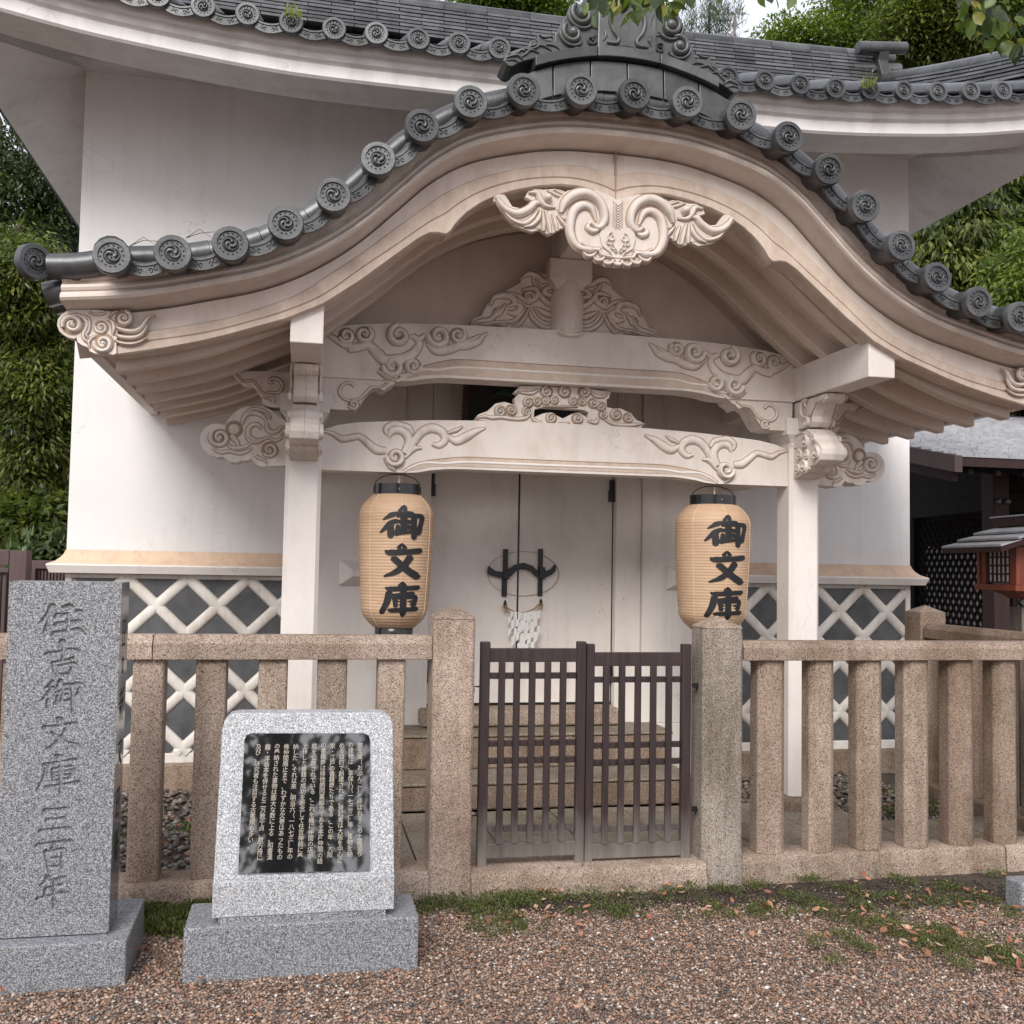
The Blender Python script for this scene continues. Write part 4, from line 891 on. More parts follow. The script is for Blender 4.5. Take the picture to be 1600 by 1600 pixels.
# ---- scroll at each low end of the gable board
O4 = (80, 470, 7.273); Ys = GY-.03; us = PXM(7.273, Ys)
sc_ = TR([(240, 100), (170, 118), (115, 155), (75, 210), (65, 280), (90, 345), (140, 390), (200, 420), (265, 432), (285, 415), (300, 470), (350, 505), (410, 525), (440, 575), (500, 600), (570, 605), (640, 600), (700, 615), (740, 600), (740, 480), (760, 300), (760, 130), (500, 100)], *O4, Ys)
c1, B1 = clouds([(245, 275, 125, -1, 200), (570, 305, 78, 1, 170), (595, 485, 118, 1, 170), (825, 200, 95, -1, 80)], TR, *O4, Ys)
R = c1
for pts, w, h in (([(200, 200), (280, 165), (360, 190), (410, 250), (400, 320), (370, 380), (380, 440), (420, 480)], [14, 36, 40, 40, 36, 34, 30, 10], .02), ([(330, 160), (420, 200), (440, 270), (430, 340), (400, 390), (440, 430)], [10, 26, 28, 26, 24, 8], .014),
                  ([(520, 400), (470, 420), (430, 470), (440, 540)], [10, 26, 26, 8], .012), ([(640, 210), (700, 250), (715, 320), (700, 390)], [12, 40, 40, 14], .016), ([(730, 290), (780, 320), (860, 345), (950, 345), (1020, 310), (1070, 240), (1110, 185), (1190, 165)], [14, 34, 44, 46, 42, 34, 24, 4], .02),
                  ([(730, 380), (800, 410), (900, 420), (1000, 400), (1060, 340), (1100, 260)], [12, 34, 40, 36, 26, 6], .014), ([(720, 450), (800, 480), (900, 490), (1000, 470), (1090, 420)], [10, 22, 24, 20, 6], .010), ([(430, 130), (500, 155), (580, 150), (630, 130)], [8, 20, 20, 6], .010), ([(660, 200), (700, 140), (760, 120)], [8, 20, 8], .01)):
    R.append((TR(pts, *O4, Ys), [v*us for v in w], h))
carving('end_scroll', PO, [sc_], R, B1, Ys, .06, mirror=True, gw=.009, bevel=.012)

# ---- the hanging gable pendant with finned sides
O5 = (740, 270, 3.81); Yg = 5.11; ug = PXM(3.81, Yg)
body = [(855, 160), (800, 130), (740, 105), (640, 92), (560, 105), (510, 150), (500, 215), (530, 270), (565, 290), (562, 350), (580, 420), (640, 460), (665, 480), (700, 500), (735, 515), (770, 535), (810, 540), (845, 555)]
cxp = 857
bodyL = TR(body, *O5, Yg); xm = TR([(cxp, 300)], *O5, Yg)[0][0]
bodyL = [(x-xm, z) for x, z in bodyL]; sym = bodyL+[(-x, z) for x, z in bodyL[:-1][::-1]]
GP = MB(); GP.prism(sym, Yg, Yg+.05); GPo = GP.build('gable_pendant', M_CARVE2, PO, bevel=.014, seg=3)
def LG(pts): return [(x-xm, z) for x, z in TR(pts, *O5, Yg)]
R = [(LG([(700, 300), (745, 330), (778, 290), (772, 220), (735, 160), (670, 125), (600, 135), (545, 180), (520, 240)]), [v*ug for v in (14, 40, 50, 56, 60, 66, 66, 56, 20)], .034),
     (LG([(730, 290), (700, 215), (650, 195), (600, 225), (578, 290), (580, 370), (620, 440), (700, 460), (760, 450)]), [v*ug for v in (14, 44, 56, 60, 56, 52, 46, 36, 10)], .024),
     (LG([(690, 300), (680, 330), (710, 350), (750, 340)]), [v*ug for v in (10, 34, 40, 14)], .022)]
for q in ((690, 480, 40), (745, 505, 38), (800, 525, 36), (855, 530, 34)):
    p = LG([(q[0]-q[2], q[1]-8), (q[0]-q[2]*.4, q[1]+18), (q[0]+q[2]*.4, q[1]+16), (q[0]+q[2], q[1]-8)]); R.append((p, [8*ug, 26*ug, 26*ug, 8*ug], .022))
R2 = [(LG([(640, 420), (700, 455), (745, 465), (760, 490), (800, 500), (857, 512)]), [v*ug for v in (10, 20, 22, 20, 20, 14)], .02)]
m = MB(); gm_ = MB()
for sgn in (1, -1):
    for pts, w, h in R+R2:
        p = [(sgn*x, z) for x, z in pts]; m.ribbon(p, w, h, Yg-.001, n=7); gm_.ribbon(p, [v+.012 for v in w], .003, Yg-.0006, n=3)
    for k in range(11):   # braided stem
        z = LG([(857, 185+k*16)])[0][1]; m.ribbon([(sgn*.002, z-.012), (sgn*.014, z), (sgn*.026, z+.014)], [.004, .013, .005], .012, Yg-.001)
    for q, r in (((-38, 390), 34), ((-52, 420), 24), ((-30, 450), 22), ((-14, 470), 16)):
        x, z = LG([(857+q[0], q[1])])[0]; a, bb = cloud(sgn*x, z, r*ug*1.15, sgn, 90, 1.0, r*ug*.5, .014)
        for pts, w, h in a: m.ribbon(pts, w, h, Yg-.012)
hx = LG([(857, 370)])[0][1]; ht = [(0, hx-.16), (.04, hx-.10), (.085, hx-.07), (.10, hx-.01), (.085, hx+.035), (.04, hx+.04), (0, hx+.02)]
m.prism(ht+[(-x, z) for x, z in ht[1:-1][::-1]], Yg-.013, Yg)
m.build('pendant_relief', M_CARVE2, GPo, smooth_ang=65); gm_.build('relief_groove', M_GROOVE, GPo, smooth_ang=65)
fin = [(570, 320), (520, 330), (490, 350), (455, 368), (420, 350), (400, 335), (350, 348), (310, 335), (250, 310), (200, 265), (165, 210), (150, 175), (122, 165), (128, 135), (155, 120), (190, 125), (215, 160), (235, 195), (280, 205), (330, 185), (350, 160), (310, 140), (330, 105), (370, 90), (420, 95), (480, 90), (520, 95), (560, 110), (580, 200)]
FL = LG(fin)
for sgn in (-1, 1):
    m = MB(); m.prism([(sgn*-x, z) for x, z in FL], Yg+.012, Yg+.05); fo = m.build('pendant_fin', M_CARVE2, PO, bevel=.01, seg=3)
    m = MB(); g_ = MB()
    for pts, w, h in (([(140, 140), (165, 185), (210, 225), (270, 240), (330, 215), (370, 180), (400, 185)], [20, 40, 50, 54, 50, 44, 12], .028), ([(175, 215), (230, 275), (300, 300), (350, 270), (390, 215)], [8, 26, 30, 26, 6], .018),
                      ([(330, 115), (380, 120), (400, 160), (430, 195), (490, 205)], [12, 36, 40, 34, 10], .024), ([(300, 320), (350, 310), (390, 270), (405, 215)], [8, 30, 30, 8], .02), ([(420, 345), (420, 300), (415, 220)], [20, 28, 8], .02), ([(460, 360), (450, 300), (430, 220)], [20, 28, 8], .022),
                      ([(500, 345), (490, 300), (470, 240)], [18, 26, 8], .02), ([(550, 320), (530, 290), (500, 250)], [16, 26, 8], .02), ([(440, 100), (500, 130), (560, 150)], [6, 22, 8], .014), ([(480, 95), (530, 120), (570, 135)], [6, 18, 8], .012), ([(570, 290), (555, 270), (520, 260)], [8, 20, 6], .016)):
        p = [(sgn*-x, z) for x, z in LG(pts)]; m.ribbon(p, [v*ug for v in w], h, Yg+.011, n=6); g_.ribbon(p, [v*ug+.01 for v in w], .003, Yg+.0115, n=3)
    x, z = LG([(443, 150)])[0]; m.boss(sgn*-x, z, 30*ug, .045, Yg+.012)
    m.build('fin_relief', M_CARVE2, fo, smooth_ang=65); g_.build('relief_groove', M_GROOVE, fo, smooth_ang=65)

# ---- crest ornament on top of the gable
O6 = (860, 0, 5.333); Yo = 5.0
def LO(pts, Y=5.0): 
    x0 = TR([(620, 300)], *O6, Y)[0][0]; return [(x-x0, z) for x, z in TR(pts, *O6, Y)]
K1 = lambda L: [(x*.6, 4.272+(z-4.26)*.75) for x, z in L]
K2 = lambda x, z: (math.copysign(.155+.706*(abs(x)-.275), x), 4.26+(z-4.255)*.62)
cb = [(-.272, 4.245), (-.265, 4.62), (-.33, 4.64), (-.33, 4.72), (.33, 4.72), (.33, 4.64), (.265, 4.62), (.272, 4.245), (.15, 4.268), (0, 4.275), (-.15, 4.268)]
m = MB(); m.prism(K1(cb), 4.97, 5.28); CR = m.build('crest_block', M_TILE2, PO, bevel=.008)
m = MB()
for s in (-1, 1):
    m.ribbon(K1([(s*.19, 4.29), (s*.10, 4.295), (s*.085, 4.33), (s*.13, 4.38), (s*.155, 4.44), (s*.15, 4.50), (s*.10, 4.56), (s*.02, 4.60)]), [.015, .028, .024, .026, .028, .028, .026, .012], .014, 4.969)
    m.ribbon(K1([(s*.215, 4.38), (s*.20, 4.34), (s*.22, 4.30)]), [.006, .02, .006], .01, 4.969)
m.box(-.20, .20, 4.955, 4.97, 4.565, 4.60); m.build('crest_relief', M_TILE2, CR, smooth_ang=60)
m = MB(); m.lathe_y([(.02, -.05), (.06, -.04), (.085, 0), (.09, .08), (.085, .25)], 20, (0, 5.0, 4.68)); m.build('crest_ball', M_TILE2, PO, smooth_ang=50)
wg = [(.275, 4.255), (.40, 4.235), (.55, 4.195), (.70, 4.145), (.84, 4.085), (.92, 4.03), (.955, 4.04), (.99, 4.075), (.965, 4.125), (.92, 4.14), (.90, 4.17), (.86, 4.165), (.85, 4.20), (.80, 4.225), (.79, 4.27), (.735, 4.295), (.735, 4.335), (.70, 4.31), (.66, 4.28), (.61, 4.285), (.60, 4.36), (.55, 4.43), (.54, 4.50), (.49, 4.57), (.42, 4.64), (.34, 4.67), (.275, 4.62)]
for s in (-1, 1):
    m = MB(); m.prism([K2(s*x, z) for x, z in wg], 5.0, 5.18); w_ = m.build('crest_wing', M_TILE2, PO, bevel=.012, seg=3)
    m = MB()
    for x, z, r in ((.243, 4.44, .066), (.293, 4.334, .06)):
        for k in range(6):
            a0 = math.radians(90); p = spiral(s*x, z, r*.95, r*.1, 120, -s*1.3, 16)
        m.ribbon(p, [r*.25]+[r*.55]*8+[r*.45]*8, r*.5, 5.0, n=6); m.boss(s*x, z, r*.55, r*.75, 5.0)
        m.ribbon([(s*(x+r*1.1*math.cos(t)), z+r*1.1*math.sin(t)) for t in np.linspace(-2.6, .3, 8)], [.006]+[.02]*6+[.007], .02, 5.0)
    m.ribbon(spiral(s*.19, 4.31, .03, .008, 60, s*1.2, 12), [.012]*13, .014, 5.0)
    for pts, w in (([(.56, 4.22), (.60, 4.25), (.65, 4.255), (.70, 4.235)], .02), ([(.62, 4.20), (.68, 4.235), (.74, 4.24), (.78, 4.22)], .022), ([(.62, 4.33), (.68, 4.31), (.72, 4.33)], .02), ([(.74, 4.28), (.72, 4.24), (.77, 4.20), (.83, 4.19)], .022), ([(.80, 4.16), (.85, 4.18), (.88, 4.15)], .02),
                   ([(.72, 4.17), (.78, 4.19), (.82, 4.15), (.85, 4.12)], .022), ([(.84, 4.10), (.88, 4.13), (.92, 4.12), (.96, 4.10)], .024), ([(.87, 4.07), (.91, 4.09), (.96, 4.075)], .02), ([(.36, 4.26), (.44, 4.255), (.50, 4.28)], .022), ([(.28, 4.44), (.33, 4.46), (.38, 4.44)], .02)):
        w *= .7; m.ribbon([K2(s*x, z) for x, z in pts], [w*.3]+[w]*(len(pts)-2)+[w*.3], w*.8, 5.0, sub=3)
    m.build('wing_relief', M_TILE2, w_, smooth_ang=60)

# plain plastered panel filling the gable behind the leafy wings
m = MB(); m.loft([[(x, 6.275, 2.93), (x, 6.275, fS(x)+.05), (x, 6.34, fS(x)+.05), (x, 6.34, 2.93)] for x in np.linspace(-1.49, 1.49, 61)]); m.build('gable_infill', M_SOFF, PO, smooth_ang=40)
# ================================================================= stone fence and wooden gate
def baluster(name, x, par, ch=.02, y=4.845, z0=.11, z1=1.10, w=.0665, mat=None):
    b = MB(); k = ch; t = random.uniform(-.002, .002); w = w+random.uniform(-.0025, .0025)
    sec = [(-w+k, -w), (w-k, -w), (w, -w+k), (w, w-k), (w-k, w), (-w+k, w), (-w, w-k), (-w, -w+k)]
    b.loft([[(x+u+t*(z-z0), y+w+v, z) for u, v in sec] for z in (z0, z1)])
    return b.build(name, mat or M_PINK, par, bevel=.006, seg=2)
def rail(x0, x1, y0, par, z0=1.10, z1=1.175, z2=1.212, d=.135, name='rail'):
    b = MB(); b.loft([[(x, y0, z0), (x, y0, z1), (x, y0+.028, z2), (x, y0+d-.028, z2), (x, y0+d, z1), (x, y0+d, z0)] for x in (x0, x1)]); return b.build(name, M_PINK, par, bevel=.004)
def rough_curb(x0, x1, par, y0=4.80, y1=5.02, z1=.112, name='kerb_stone'):
    b = MB(); n = max(3, int((x1-x0)/.05)); secs = []
    for i in range(n+1):
        x = x0+(x1-x0)*i/n; r = lambda a: random.uniform(-a, a)
        secs.append([(x, y0-.018+r(.010), -.06), (x, y0-.012+r(.009), .02+r(.004)), (x, y0-.004+r(.006), .06+r(.004)), (x, y0+r(.003), z1-.012+r(.003)), (x, y0+.014, z1+r(.002)), (x, y1-.02, z1+r(.002)), (x, y1, z1-.02), (x, y1, -.06)])
    b.loft(secs); return b.build(name, M_PINK, par, smooth_ang=50)
def gpost(x0, x1, y0, par_label, z=1.305, group=None, chL=0):
    T = thing('gate_post', ((x0+x1)/2, y0+.1, 0), par_label, 'stone post', group)
    cx = (x0+x1)/2; w = (x1-x0)/2; k = .014
    sec = lambda e: [(cx-w+k+chL+e, y0+e), (cx+w-k-e, y0+e), (cx+w-e, y0+k+e), (cx+w-e, y0+2*w-k-e), (cx+w-k-e, y0+2*w-e), (cx-w+k+e, y0+2*w-e), (cx-w+e, y0+2*w-k-e), (cx-w+e, y0+k+chL+e)]
    b = MB(); b.loft([[(x, y, zz) for x, y in sec(e)] for zz, e in ((-.08, -.012), (.06, -.008), (.16, 0), (z-.05, 0), (z-.012, .002))]); b.build('shaft', M_PINK if cx < 0 else M_PINKG, T, bevel=.005)
    b = MB(); s0 = [(x, y, z-.011) for x, y in sec(.0)]; b.loft([s0, [(x, y, z-.002) for x, y in sec(.004)], [(cx+(x-cx)*.03, y0+w+(y-y0-w)*.03, z+.048) for x, y in sec(0)]]); b.build('cap', M_PINK, T)
    return T
gpost(-.978, -.776, 4.80, 'square pink granite gate post with a pointed top, left of the wooden gate')
gpost(.400, .605, 4.82, 'square grey stained granite gate post right of the gate, in front of the lantern', 1.265, chL=.03)
FL_ = thing('stone_fence', (-2.6, 4.85, 0), 'speckled pink granite fence left of the gate, behind the two grey monuments', 'stone fence')
rail(-2.245, -.98, 4.82, FL_); rail(-4.2, -2.249, 4.822, FL_)
for x in (-3.62, -3.35, -3.08, -2.81, -2.54, -2.263, -1.99, -1.717, -1.444, -1.168): baluster('baluster', x, FL_, .008)
rough_curb(-4.2, -2.6, FL_); rough_curb(-2.595, -.98, FL_)
FR = thing('stone_fence', (1.7, 4.85, 0), 'brownish granite fence of chamfered uprights right of the gate', 'stone fence')
rail(.608, 2.80, 4.82, FR, 1.092, 1.155, 1.19)
for x in (.78, 1.062, 1.335, 1.608, 1.875, 2.14, 2.41, 2.68): baluster('baluster', x, FR, .032, z1=1.09, w=.073, mat=M_PINK2 if x > 1.7 else M_PINK)
rough_curb(.60, 1.36, FR, 4.825); rough_curb(1.365, 2.1, FR, 4.83); rough_curb(2.105, 2.85, FR, 4.825)
TH = thing('threshold_stone', (-.2, 4.9, 0), 'long worn granite threshold stone lying under the wooden gate', 'threshold'); rough_curb(-.776, .40, TH, 4.795, 5.10, .098, 'slab')
# side run going back toward the storehouse
FS = thing('stone_fence', (2.73, 5.8, 0), 'short granite side fence running back to a post by the storehouse corner', 'stone fence')
b = MB(); b.loft([[(2.665, y, 1.10), (2.665, y, 1.165), (2.69, y, 1.20), (2.79, y, 1.20), (2.815, y, 1.165), (2.815, y, 1.10)] for y in (4.96, 6.40)]); b.build('rail', M_PINK2, FS, bevel=.004)
for k in range(5): baluster('baluster', 2.74, FS, .02, y=5.12+k*.27-.066, mat=M_PINK2)
b = MB(); b.box(2.64, 2.85, 5.03, 6.40, -.05, .11); b.build('kerb_stone', M_PINK2, FS, bevel=.015)
b = MB(); b.box(2.65, 2.85, 6.405, 6.60, -.05, 1.275); b.build('corner_post', M_PINK2, FS, bevel=.008)
b = MB(); b.loft([[(2.75+u*.1*k, 6.5025+v*.0975*k, z) for u, v in ((-1, -1), (1, -1), (1, 1), (-1, 1))] for z, k in ((1.2755, 1), (1.325, .02))]); b.build('post_cap', M_PINK, FS)
# gate leaves
GYm = 4.90
def zx(px, py, Y=4.91): p = W(650+px/3.2, 1000+py/3.2, Y=Y); return p[0], p[2]
def leaf(stL, stR, bars, ys, ystile, lab, hinge_side):
    x0 = zx(stL[0], 500)[0]; x1 = zx(stR[1], 500)[0]
    T = thing('gate_leaf', ((x0+x1)/2, GYm, .1), lab, 'gate')
    zt, zb = ystile
    for a, c in (stL, stR):
        b = MB(); b.box(zx(a, 500)[0], zx(c, 500)[0], GYm, GYm+.04, zb, zt+random.uniform(-.004, .004)); b.build('stile', M_GATE, T, bevel=.005)
    xa, xb = zx(stL[1], 500)[0], zx(stR[0], 500)[0]
    for (z1, z0), nm, yo in ys:
        b = MB(); y = GYm+.004+yo; b.box(xa-.001, xb+.001, y, y+.028 if nm == 'rail' else y+.014, z0, z1); b.build(nm, M_GATE, T, bevel=.003)
    for c in bars:
        x = zx(c, 400)[0]; b = MB(); b.box(x-.0165, x+.0165, GYm-.001, GYm+.017, ys[-1][0][0]-.001, ys[0][0][1]+.001); b.build('bar', M_GATE, T, bevel=.003)
    for z in (.96, .34):
        xh = x0 if hinge_side < 0 else x1; b = MB(); b.tube([(xh, GYm+.02, z), (xh+hinge_side*.018, GYm+.015, z), (xh+hinge_side*.03, GYm+.012, z+.002), (xh+hinge_side*.03, GYm+.012, z-.028)], .004, 6)
        if hinge_side > 0: b.box(xh+.01, xh+.036, GYm+.0, GYm+.012, z-.014, z+.012)
        b.build('hinge', M_IRON, T)
    return T
ZL = lambda y: zx(560, y)[1]; ZR = lambda y: zx(1105, y)[1]
leaf((315, 363), (800, 845), (425, 500, 577, 655, 732), [((ZL(42), ZL(110)), 'rail', 0), ((ZL(164), ZL(196)), 'cross_slat', .018), ((ZL(503), ZL(533)), 'cross_slat', .018), ((ZL(588), ZL(620)), 'cross_slat', .018), ((ZL(926), ZL(958)), 'cross_slat', .018), ((ZL(1012), ZL(1083)), 'rail', 0)], (1.178, .088), 'left leaf of the dark slatted wooden gate, its foot weathered grey', -1)
leaf((848, 888), (1326, 1372), (948, 1027, 1107, 1184, 1262), [((ZR(62), ZR(130)), 'rail', 0), ((ZR(184), ZR(214)), 'cross_slat', .018), ((ZR(512), ZR(542)), 'cross_slat', .018), ((ZR(597), ZR(627)), 'cross_slat', .018), ((ZR(930), ZR(960)), 'cross_slat', .018), ((ZR(1012), ZR(1085)), 'rail', 0)], (1.168, .086), 'right leaf of the dark slatted wooden gate, beside the grey stained post', 1)
# ================================================================= brush strokes of the characters, in a 100 x 100 box (y down)
# every stroke: list of (x, y, width)
GL = {
 '住': [[(30,2,13),(26,20,14),(14,38,9),(2,52,3)],[(22,36,6),(21,55,9),(20,74,14),(18,88,5)],[(52,3,6),(66,6,16),(72,12,8)],[(40,30,12),(60,26,8),(86,20,13)],[(64,22,8),(63,50,8),(63,76,7)],[(41,56,13),(62,50,7),(85,47,11)],[(35,85,14),(62,76,8),(82,76,16),(96,82,7)]],
 '吉': [[(4,34,11),(40,28,9),(70,22,11),(90,27,12),(96,30,4)],[(48,2,18),(52,20,12),(50,40,10),(44,54,8)],[(22,58,10),(46,54,8),(74,46,10)],[(26,66,13),(30,78,14),(34,94,8)],[(30,68,8),(60,62,9),(78,64,16),(72,80,12),(66,92,8)],[(38,90,8),(68,88,8)]],
 '御': [[(30,3,10),(22,14,8),(12,24,3)],[(30,24,12),(20,40,11),(2,62,3)],[(22,44,5),(20,62,9),(20,80,10)],[(48,2,12),(44,14,9),(36,28,5)],[(42,18,8),(66,11,7)],[(38,36,8),(64,28,8)],[(53,20,7),(52,40,7),(50,62,7)],[(52,44,6),(64,42,7)],[(40,46,6),(40,66,8)],[(36,70,9),(52,64,6),(70,58,7)],[(72,12,8),(88,10,10),(94,16,12),(90,34,9),(86,46,6)],[(73,12,8),(75,40,8),(75,70,8),(74,96,4)],[(82,44,8),(88,42,6)]],
 '文': [[(40,2,8),(48,10,18),(50,20,8)],[(4,30,12),(40,26,9),(84,20,13),(92,23,6)],[(66,32,14),(56,52,11),(34,76,9),(6,94,3)],[(24,42,6),(40,58,10),(64,74,11),(92,84,16),(97,86,5)]],
 '庫': [[(48,0,7),(56,5,14),(60,10,6)],[(22,24,10),(56,17,7),(92,12,11)],[(27,28,10),(22,54,10),(4,88,4)],[(40,36,8),(62,31,6),(84,28,8)],[(40,40,7),(42,52,8),(43,66,7)],[(42,45,6),(78,38,7),(88,40,13),(80,58,9)],[(43,53,5),(76,48,5)],[(43,65,6),(78,58,6)],[(26,82,10),(60,76,7),(98,70,11)],[(60,18,10),(60,50,9),(59,80,9),(58,98,6)]],
 '三': [[(18,12,12),(50,8,10),(76,6,14)],[(24,46,12),(50,42,9),(70,40,12)],[(4,88,13),(50,78,9),(86,78,14),(96,82,5)]],
 '百': [[(4,14,11),(50,6,9),(90,4,14),(96,7,5)],[(50,8,9),(44,20,9),(36,32,5)],[(26,36,13),(30,60,13),(32,92,6)],[(30,38,8),(60,30,10),(74,34,16),(70,62,12),(68,92,8)],[(34,58,6),(66,54,7)],[(34,86,7),(66,82,8)]],
 '年': [[(32,2,11),(24,18,9),(6,34,3)],[(30,16,8),(52,12,8),(76,4,11)],[(28,38,8),(50,33,7),(70,28,9)],[(27,38,7),(24,50,8),(22,62,7)],[(4,72,12),(40,62,8),(80,54,12),(96,56,5)],[(50,14,9),(50,50,9),(49,80,10),(47,102,5)]],
 '日': [[(22,4,10),(24,50,10),(25,94,9)],[(24,8,8),(60,4,8),(76,8,14),(74,60,10),(72,94,9)],[(28,46,7),(70,44,7)],[(28,90,8),(70,88,8)]],
 '々': [[(40,2,12),(30,24,9),(12,44,4)],[(36,18,8),(70,14,9),(60,40,9),(30,74,4)],[(36,46,5),(50,62,9),(62,76,12)]],
 '新': [[(26,0,8),(32,8,10)],[(6,18,8),(50,14,8)],[(18,24,7),(22,34,7)],[(42,22,7),(36,34,7)],[(2,44,9),(54,38,8)],[(8,60,8),(52,55,8)],[(30,42,8),(30,96,8)],[(28,62,7),(4,84,3)],[(34,64,5),(50,76,9)],[(92,4,8),(76,10,9),(64,16,6)],[(66,16,8),(64,56,8),(52,94,4)],[(66,42,8),(98,38,10)],[(84,42,8),(84,98,8)]],
 '又': [[(10,12,9),(60,8,8),(84,8,14),(66,46,10),(36,76,8),(6,96,3)],[(26,26,6),(50,56,10),(92,90,15)]],
}
# bold lettering of the lanterns
GB = {
 '御': [[(37,20,4),(27,28,13),(8,42,3)],[(37,42,6),(24,54,14),(2,80,4)],[(24,58,12),(25,76,13),(25,92,11)],[(54,2,10),(50,16,17),(40,32,10)],[(42,30,6),(62,30,9),(70,30,4)],[(34,48,8),(56,46,10),(68,46,7)],[(52,24,13),(53,50,13),(53,78,12)],[(53,62,8),(66,60,8)],[(40,58,7),(40,76,11),(38,86,8)],[(34,82,10),(60,78,9),(74,76,8)],[(58,22,10),(68,26,16),(78,32,10)],[(74,28,10),(92,30,12),(97,36,12),(93,56,11),(88,78,13),(80,80,5)],[(76,30,12),(76,60,12),(77,92,12),(77,99,4)],[(62,50,6),(76,50,7)],[(62,66,6),(76,66,7)]],
 '文': [[(50,0,6),(50,10,20),(48,18,14)],[(14,20,4),(24,26,15),(60,24,13),(92,20,14),(97,22,9)],[(70,38,15),(58,60,14),(38,82,13),(12,95,5)],[(32,42,14),(48,60,14),(68,80,16),(88,93,18),(98,94,6)]],
 '庫': [[(54,0,6),(54,8,18),(52,14,14)],[(15,16,4),(26,20,12),(60,18,11),(92,16,12),(96,17,8)],[(24,30,14),(18,60,13),(6,86,11),(0,86,4)],[(32,38,7),(50,36,9),(82,33,11)],[(34,44,8),(38,58,9),(38,70,8)],[(36,47,7),(80,43,9),(88,46,12),(84,68,11)],[(38,56,6),(80,56,6)],[(38,68,9),(84,66,9)],[(22,80,6),(30,82,11),(60,80,10),(92,78,11),(96,78,7)],[(57,16,13),(57,50,13),(57,88,14),(57,100,4)]],
}
def stroke_poly(st, sub=5):
    p, w = smooth([(a, b) for a, b, c in st], [c for a, b, c in st], sub); L = len(p); left, right = [], []
    for i in range(L):
        t = p[min(i+1, L-1)]-p[max(i-1, 0)]; t /= (np.linalg.norm(t)+1e-9); n = np.array([-t[1], t[0]]); left.append(p[i]+n*w[i]/2); right.append(p[i]-n*w[i]/2)
    t0 = p[0]-p[1]; t0 /= np.linalg.norm(t0)+1e-9; t1 = p[-1]-p[-2]; t1 /= np.linalg.norm(t1)+1e-9
    return left, right, p[0]+t0*w[0]*.35, p[-1]+t1*w[-1]*.4

# ---- the tall monument, its characters cut in as V grooves (a dense displaced face)
MO = thing('inscribed_monument', (-2.46, 4.1, 0), 'tall grey granite monument slab engraved with a column of characters, on a low base', 'monument')
b = MB(); b.hexa([(-2.92, 3.985, -.05), (-2.187, 3.985, -.05), (-2.187, 4.42, -.05), (-2.92, 4.42, -.05), (-2.92, 3.985, .158), (-2.187, 3.985, .158), (-2.187, 4.42, .175), (-2.92, 4.42, .175)]); b.build('base', M_GREY, MO, bevel=.006)
sx0, sx1, sy0, sy1, sz0, sz1 = -2.655, -2.262, 4.055, 4.235, .166, 1.462
cells = [('住', 58, 947, 134, 1000), ('吉', 69, 1003, 128, 1060), ('御', 61, 1064, 130, 1115), ('文', 66, 1121, 124, 1175), ('庫', 54, 1181, 122, 1242), ('三', 60, 1262, 114, 1305), ('百', 56, 1314, 114, 1362), ('年', 56, 1369, 112, 1419)]
gx = np.linspace(sx0, sx1, 150); 
gx = np.concatenate([np.linspace(sx0, -2.56, 5)[:-1], np.linspace(-2.56, -2.36, 118), np.linspace(-2.36, sx1, 6)[1:]]); gz = np.linspace(sz0, sz1, 560)
XX, ZZ = np.meshgrid(gx, gz); DEP = np.zeros_like(XX)
for ch, l, t, r, bt in cells:
    for st in GL[ch]:
        p, w = smooth([(a, c) for a, c, _ in st], [q for _, _, q in st], 5)
        wx = []; 
        a0 = W(l, t, Y=sy0); a1 = W(r, t, Y=sy0); a2 = W(l, bt, Y=sy0)
        P3 = np.array([[a0[0]+(a1[0]-a0[0])*q[0]/100+(a2[0]-a0[0])*q[1]/100, a0[2]+(a1[2]-a0[2])*q[0]/100+(a2[2]-a0[2])*q[1]/100] for q in p]); sc_w = (a1[0]-a0[0])/100
        for i in range(len(P3)-1):
            A, B_ = P3[i], P3[i+1]; wa, wb = w[i]*sc_w/2, w[i+1]*sc_w/2; mxw = max(wa, wb)*1.3+.002
            m_ = (XX > min(A[0], B_[0])-mxw) & (XX < max(A[0], B_[0])+mxw) & (ZZ > min(A[1], B_[1])-mxw) & (ZZ < max(A[1], B_[1])+mxw)
            if not m_.any(): continue
            d = B_-A; L2 = d@d+1e-12; tt = np.clip(((XX[m_]-A[0])*d[0]+(ZZ[m_]-A[1])*d[1])/L2, 0, 1)
            dist = np.hypot(XX[m_]-A[0]-d[0]*tt, ZZ[m_]-A[1]-d[1]*tt); hw = (wa+(wb-wa)*tt)*1.3
            DEP[m_] = np.maximum(DEP[m_], np.clip((hw-dist)*2.6, 0, .011))
nz, nx = XX.shape
v = np.stack([XX.ravel(), (sy0+DEP).ravel(), ZZ.ravel()], 1)
idx = np.arange(nz*nx).reshape(nz, nx); f = np.stack([idx[:-1, :-1], idx[:-1, 1:], idx[1:, 1:], idx[1:, :-1]], -1).reshape(-1, 4)
me = bpy.data.meshes.new('engraved_face'); me.from_pydata(v.tolist(), [], f.tolist()); me.update()
put('engraved_face', me, M_GREY, MO)
b = MB(); b.add([(sx0, sy0, sz0), (sx1, sy0, sz0), (sx1, sy1, sz0), (sx0, sy1, sz0), (sx0, sy0, sz1), (sx1, sy0, sz1), (sx1, sy1, sz1), (sx0, sy1, sz1)], [(4, 5, 6, 7), (0, 3, 2, 1), (2, 3, 7, 6), (0, 4, 7, 3)]); b.build('slab', M_GREY, MO)
b = MB(); b.add([(sx1, sy0, sz0), (sx1, sy1, sz0), (sx1, sy1, sz1), (sx1, sy0, sz1)], [(0, 1, 2, 3)]); b.build('polished_side', M_POLISH, MO)
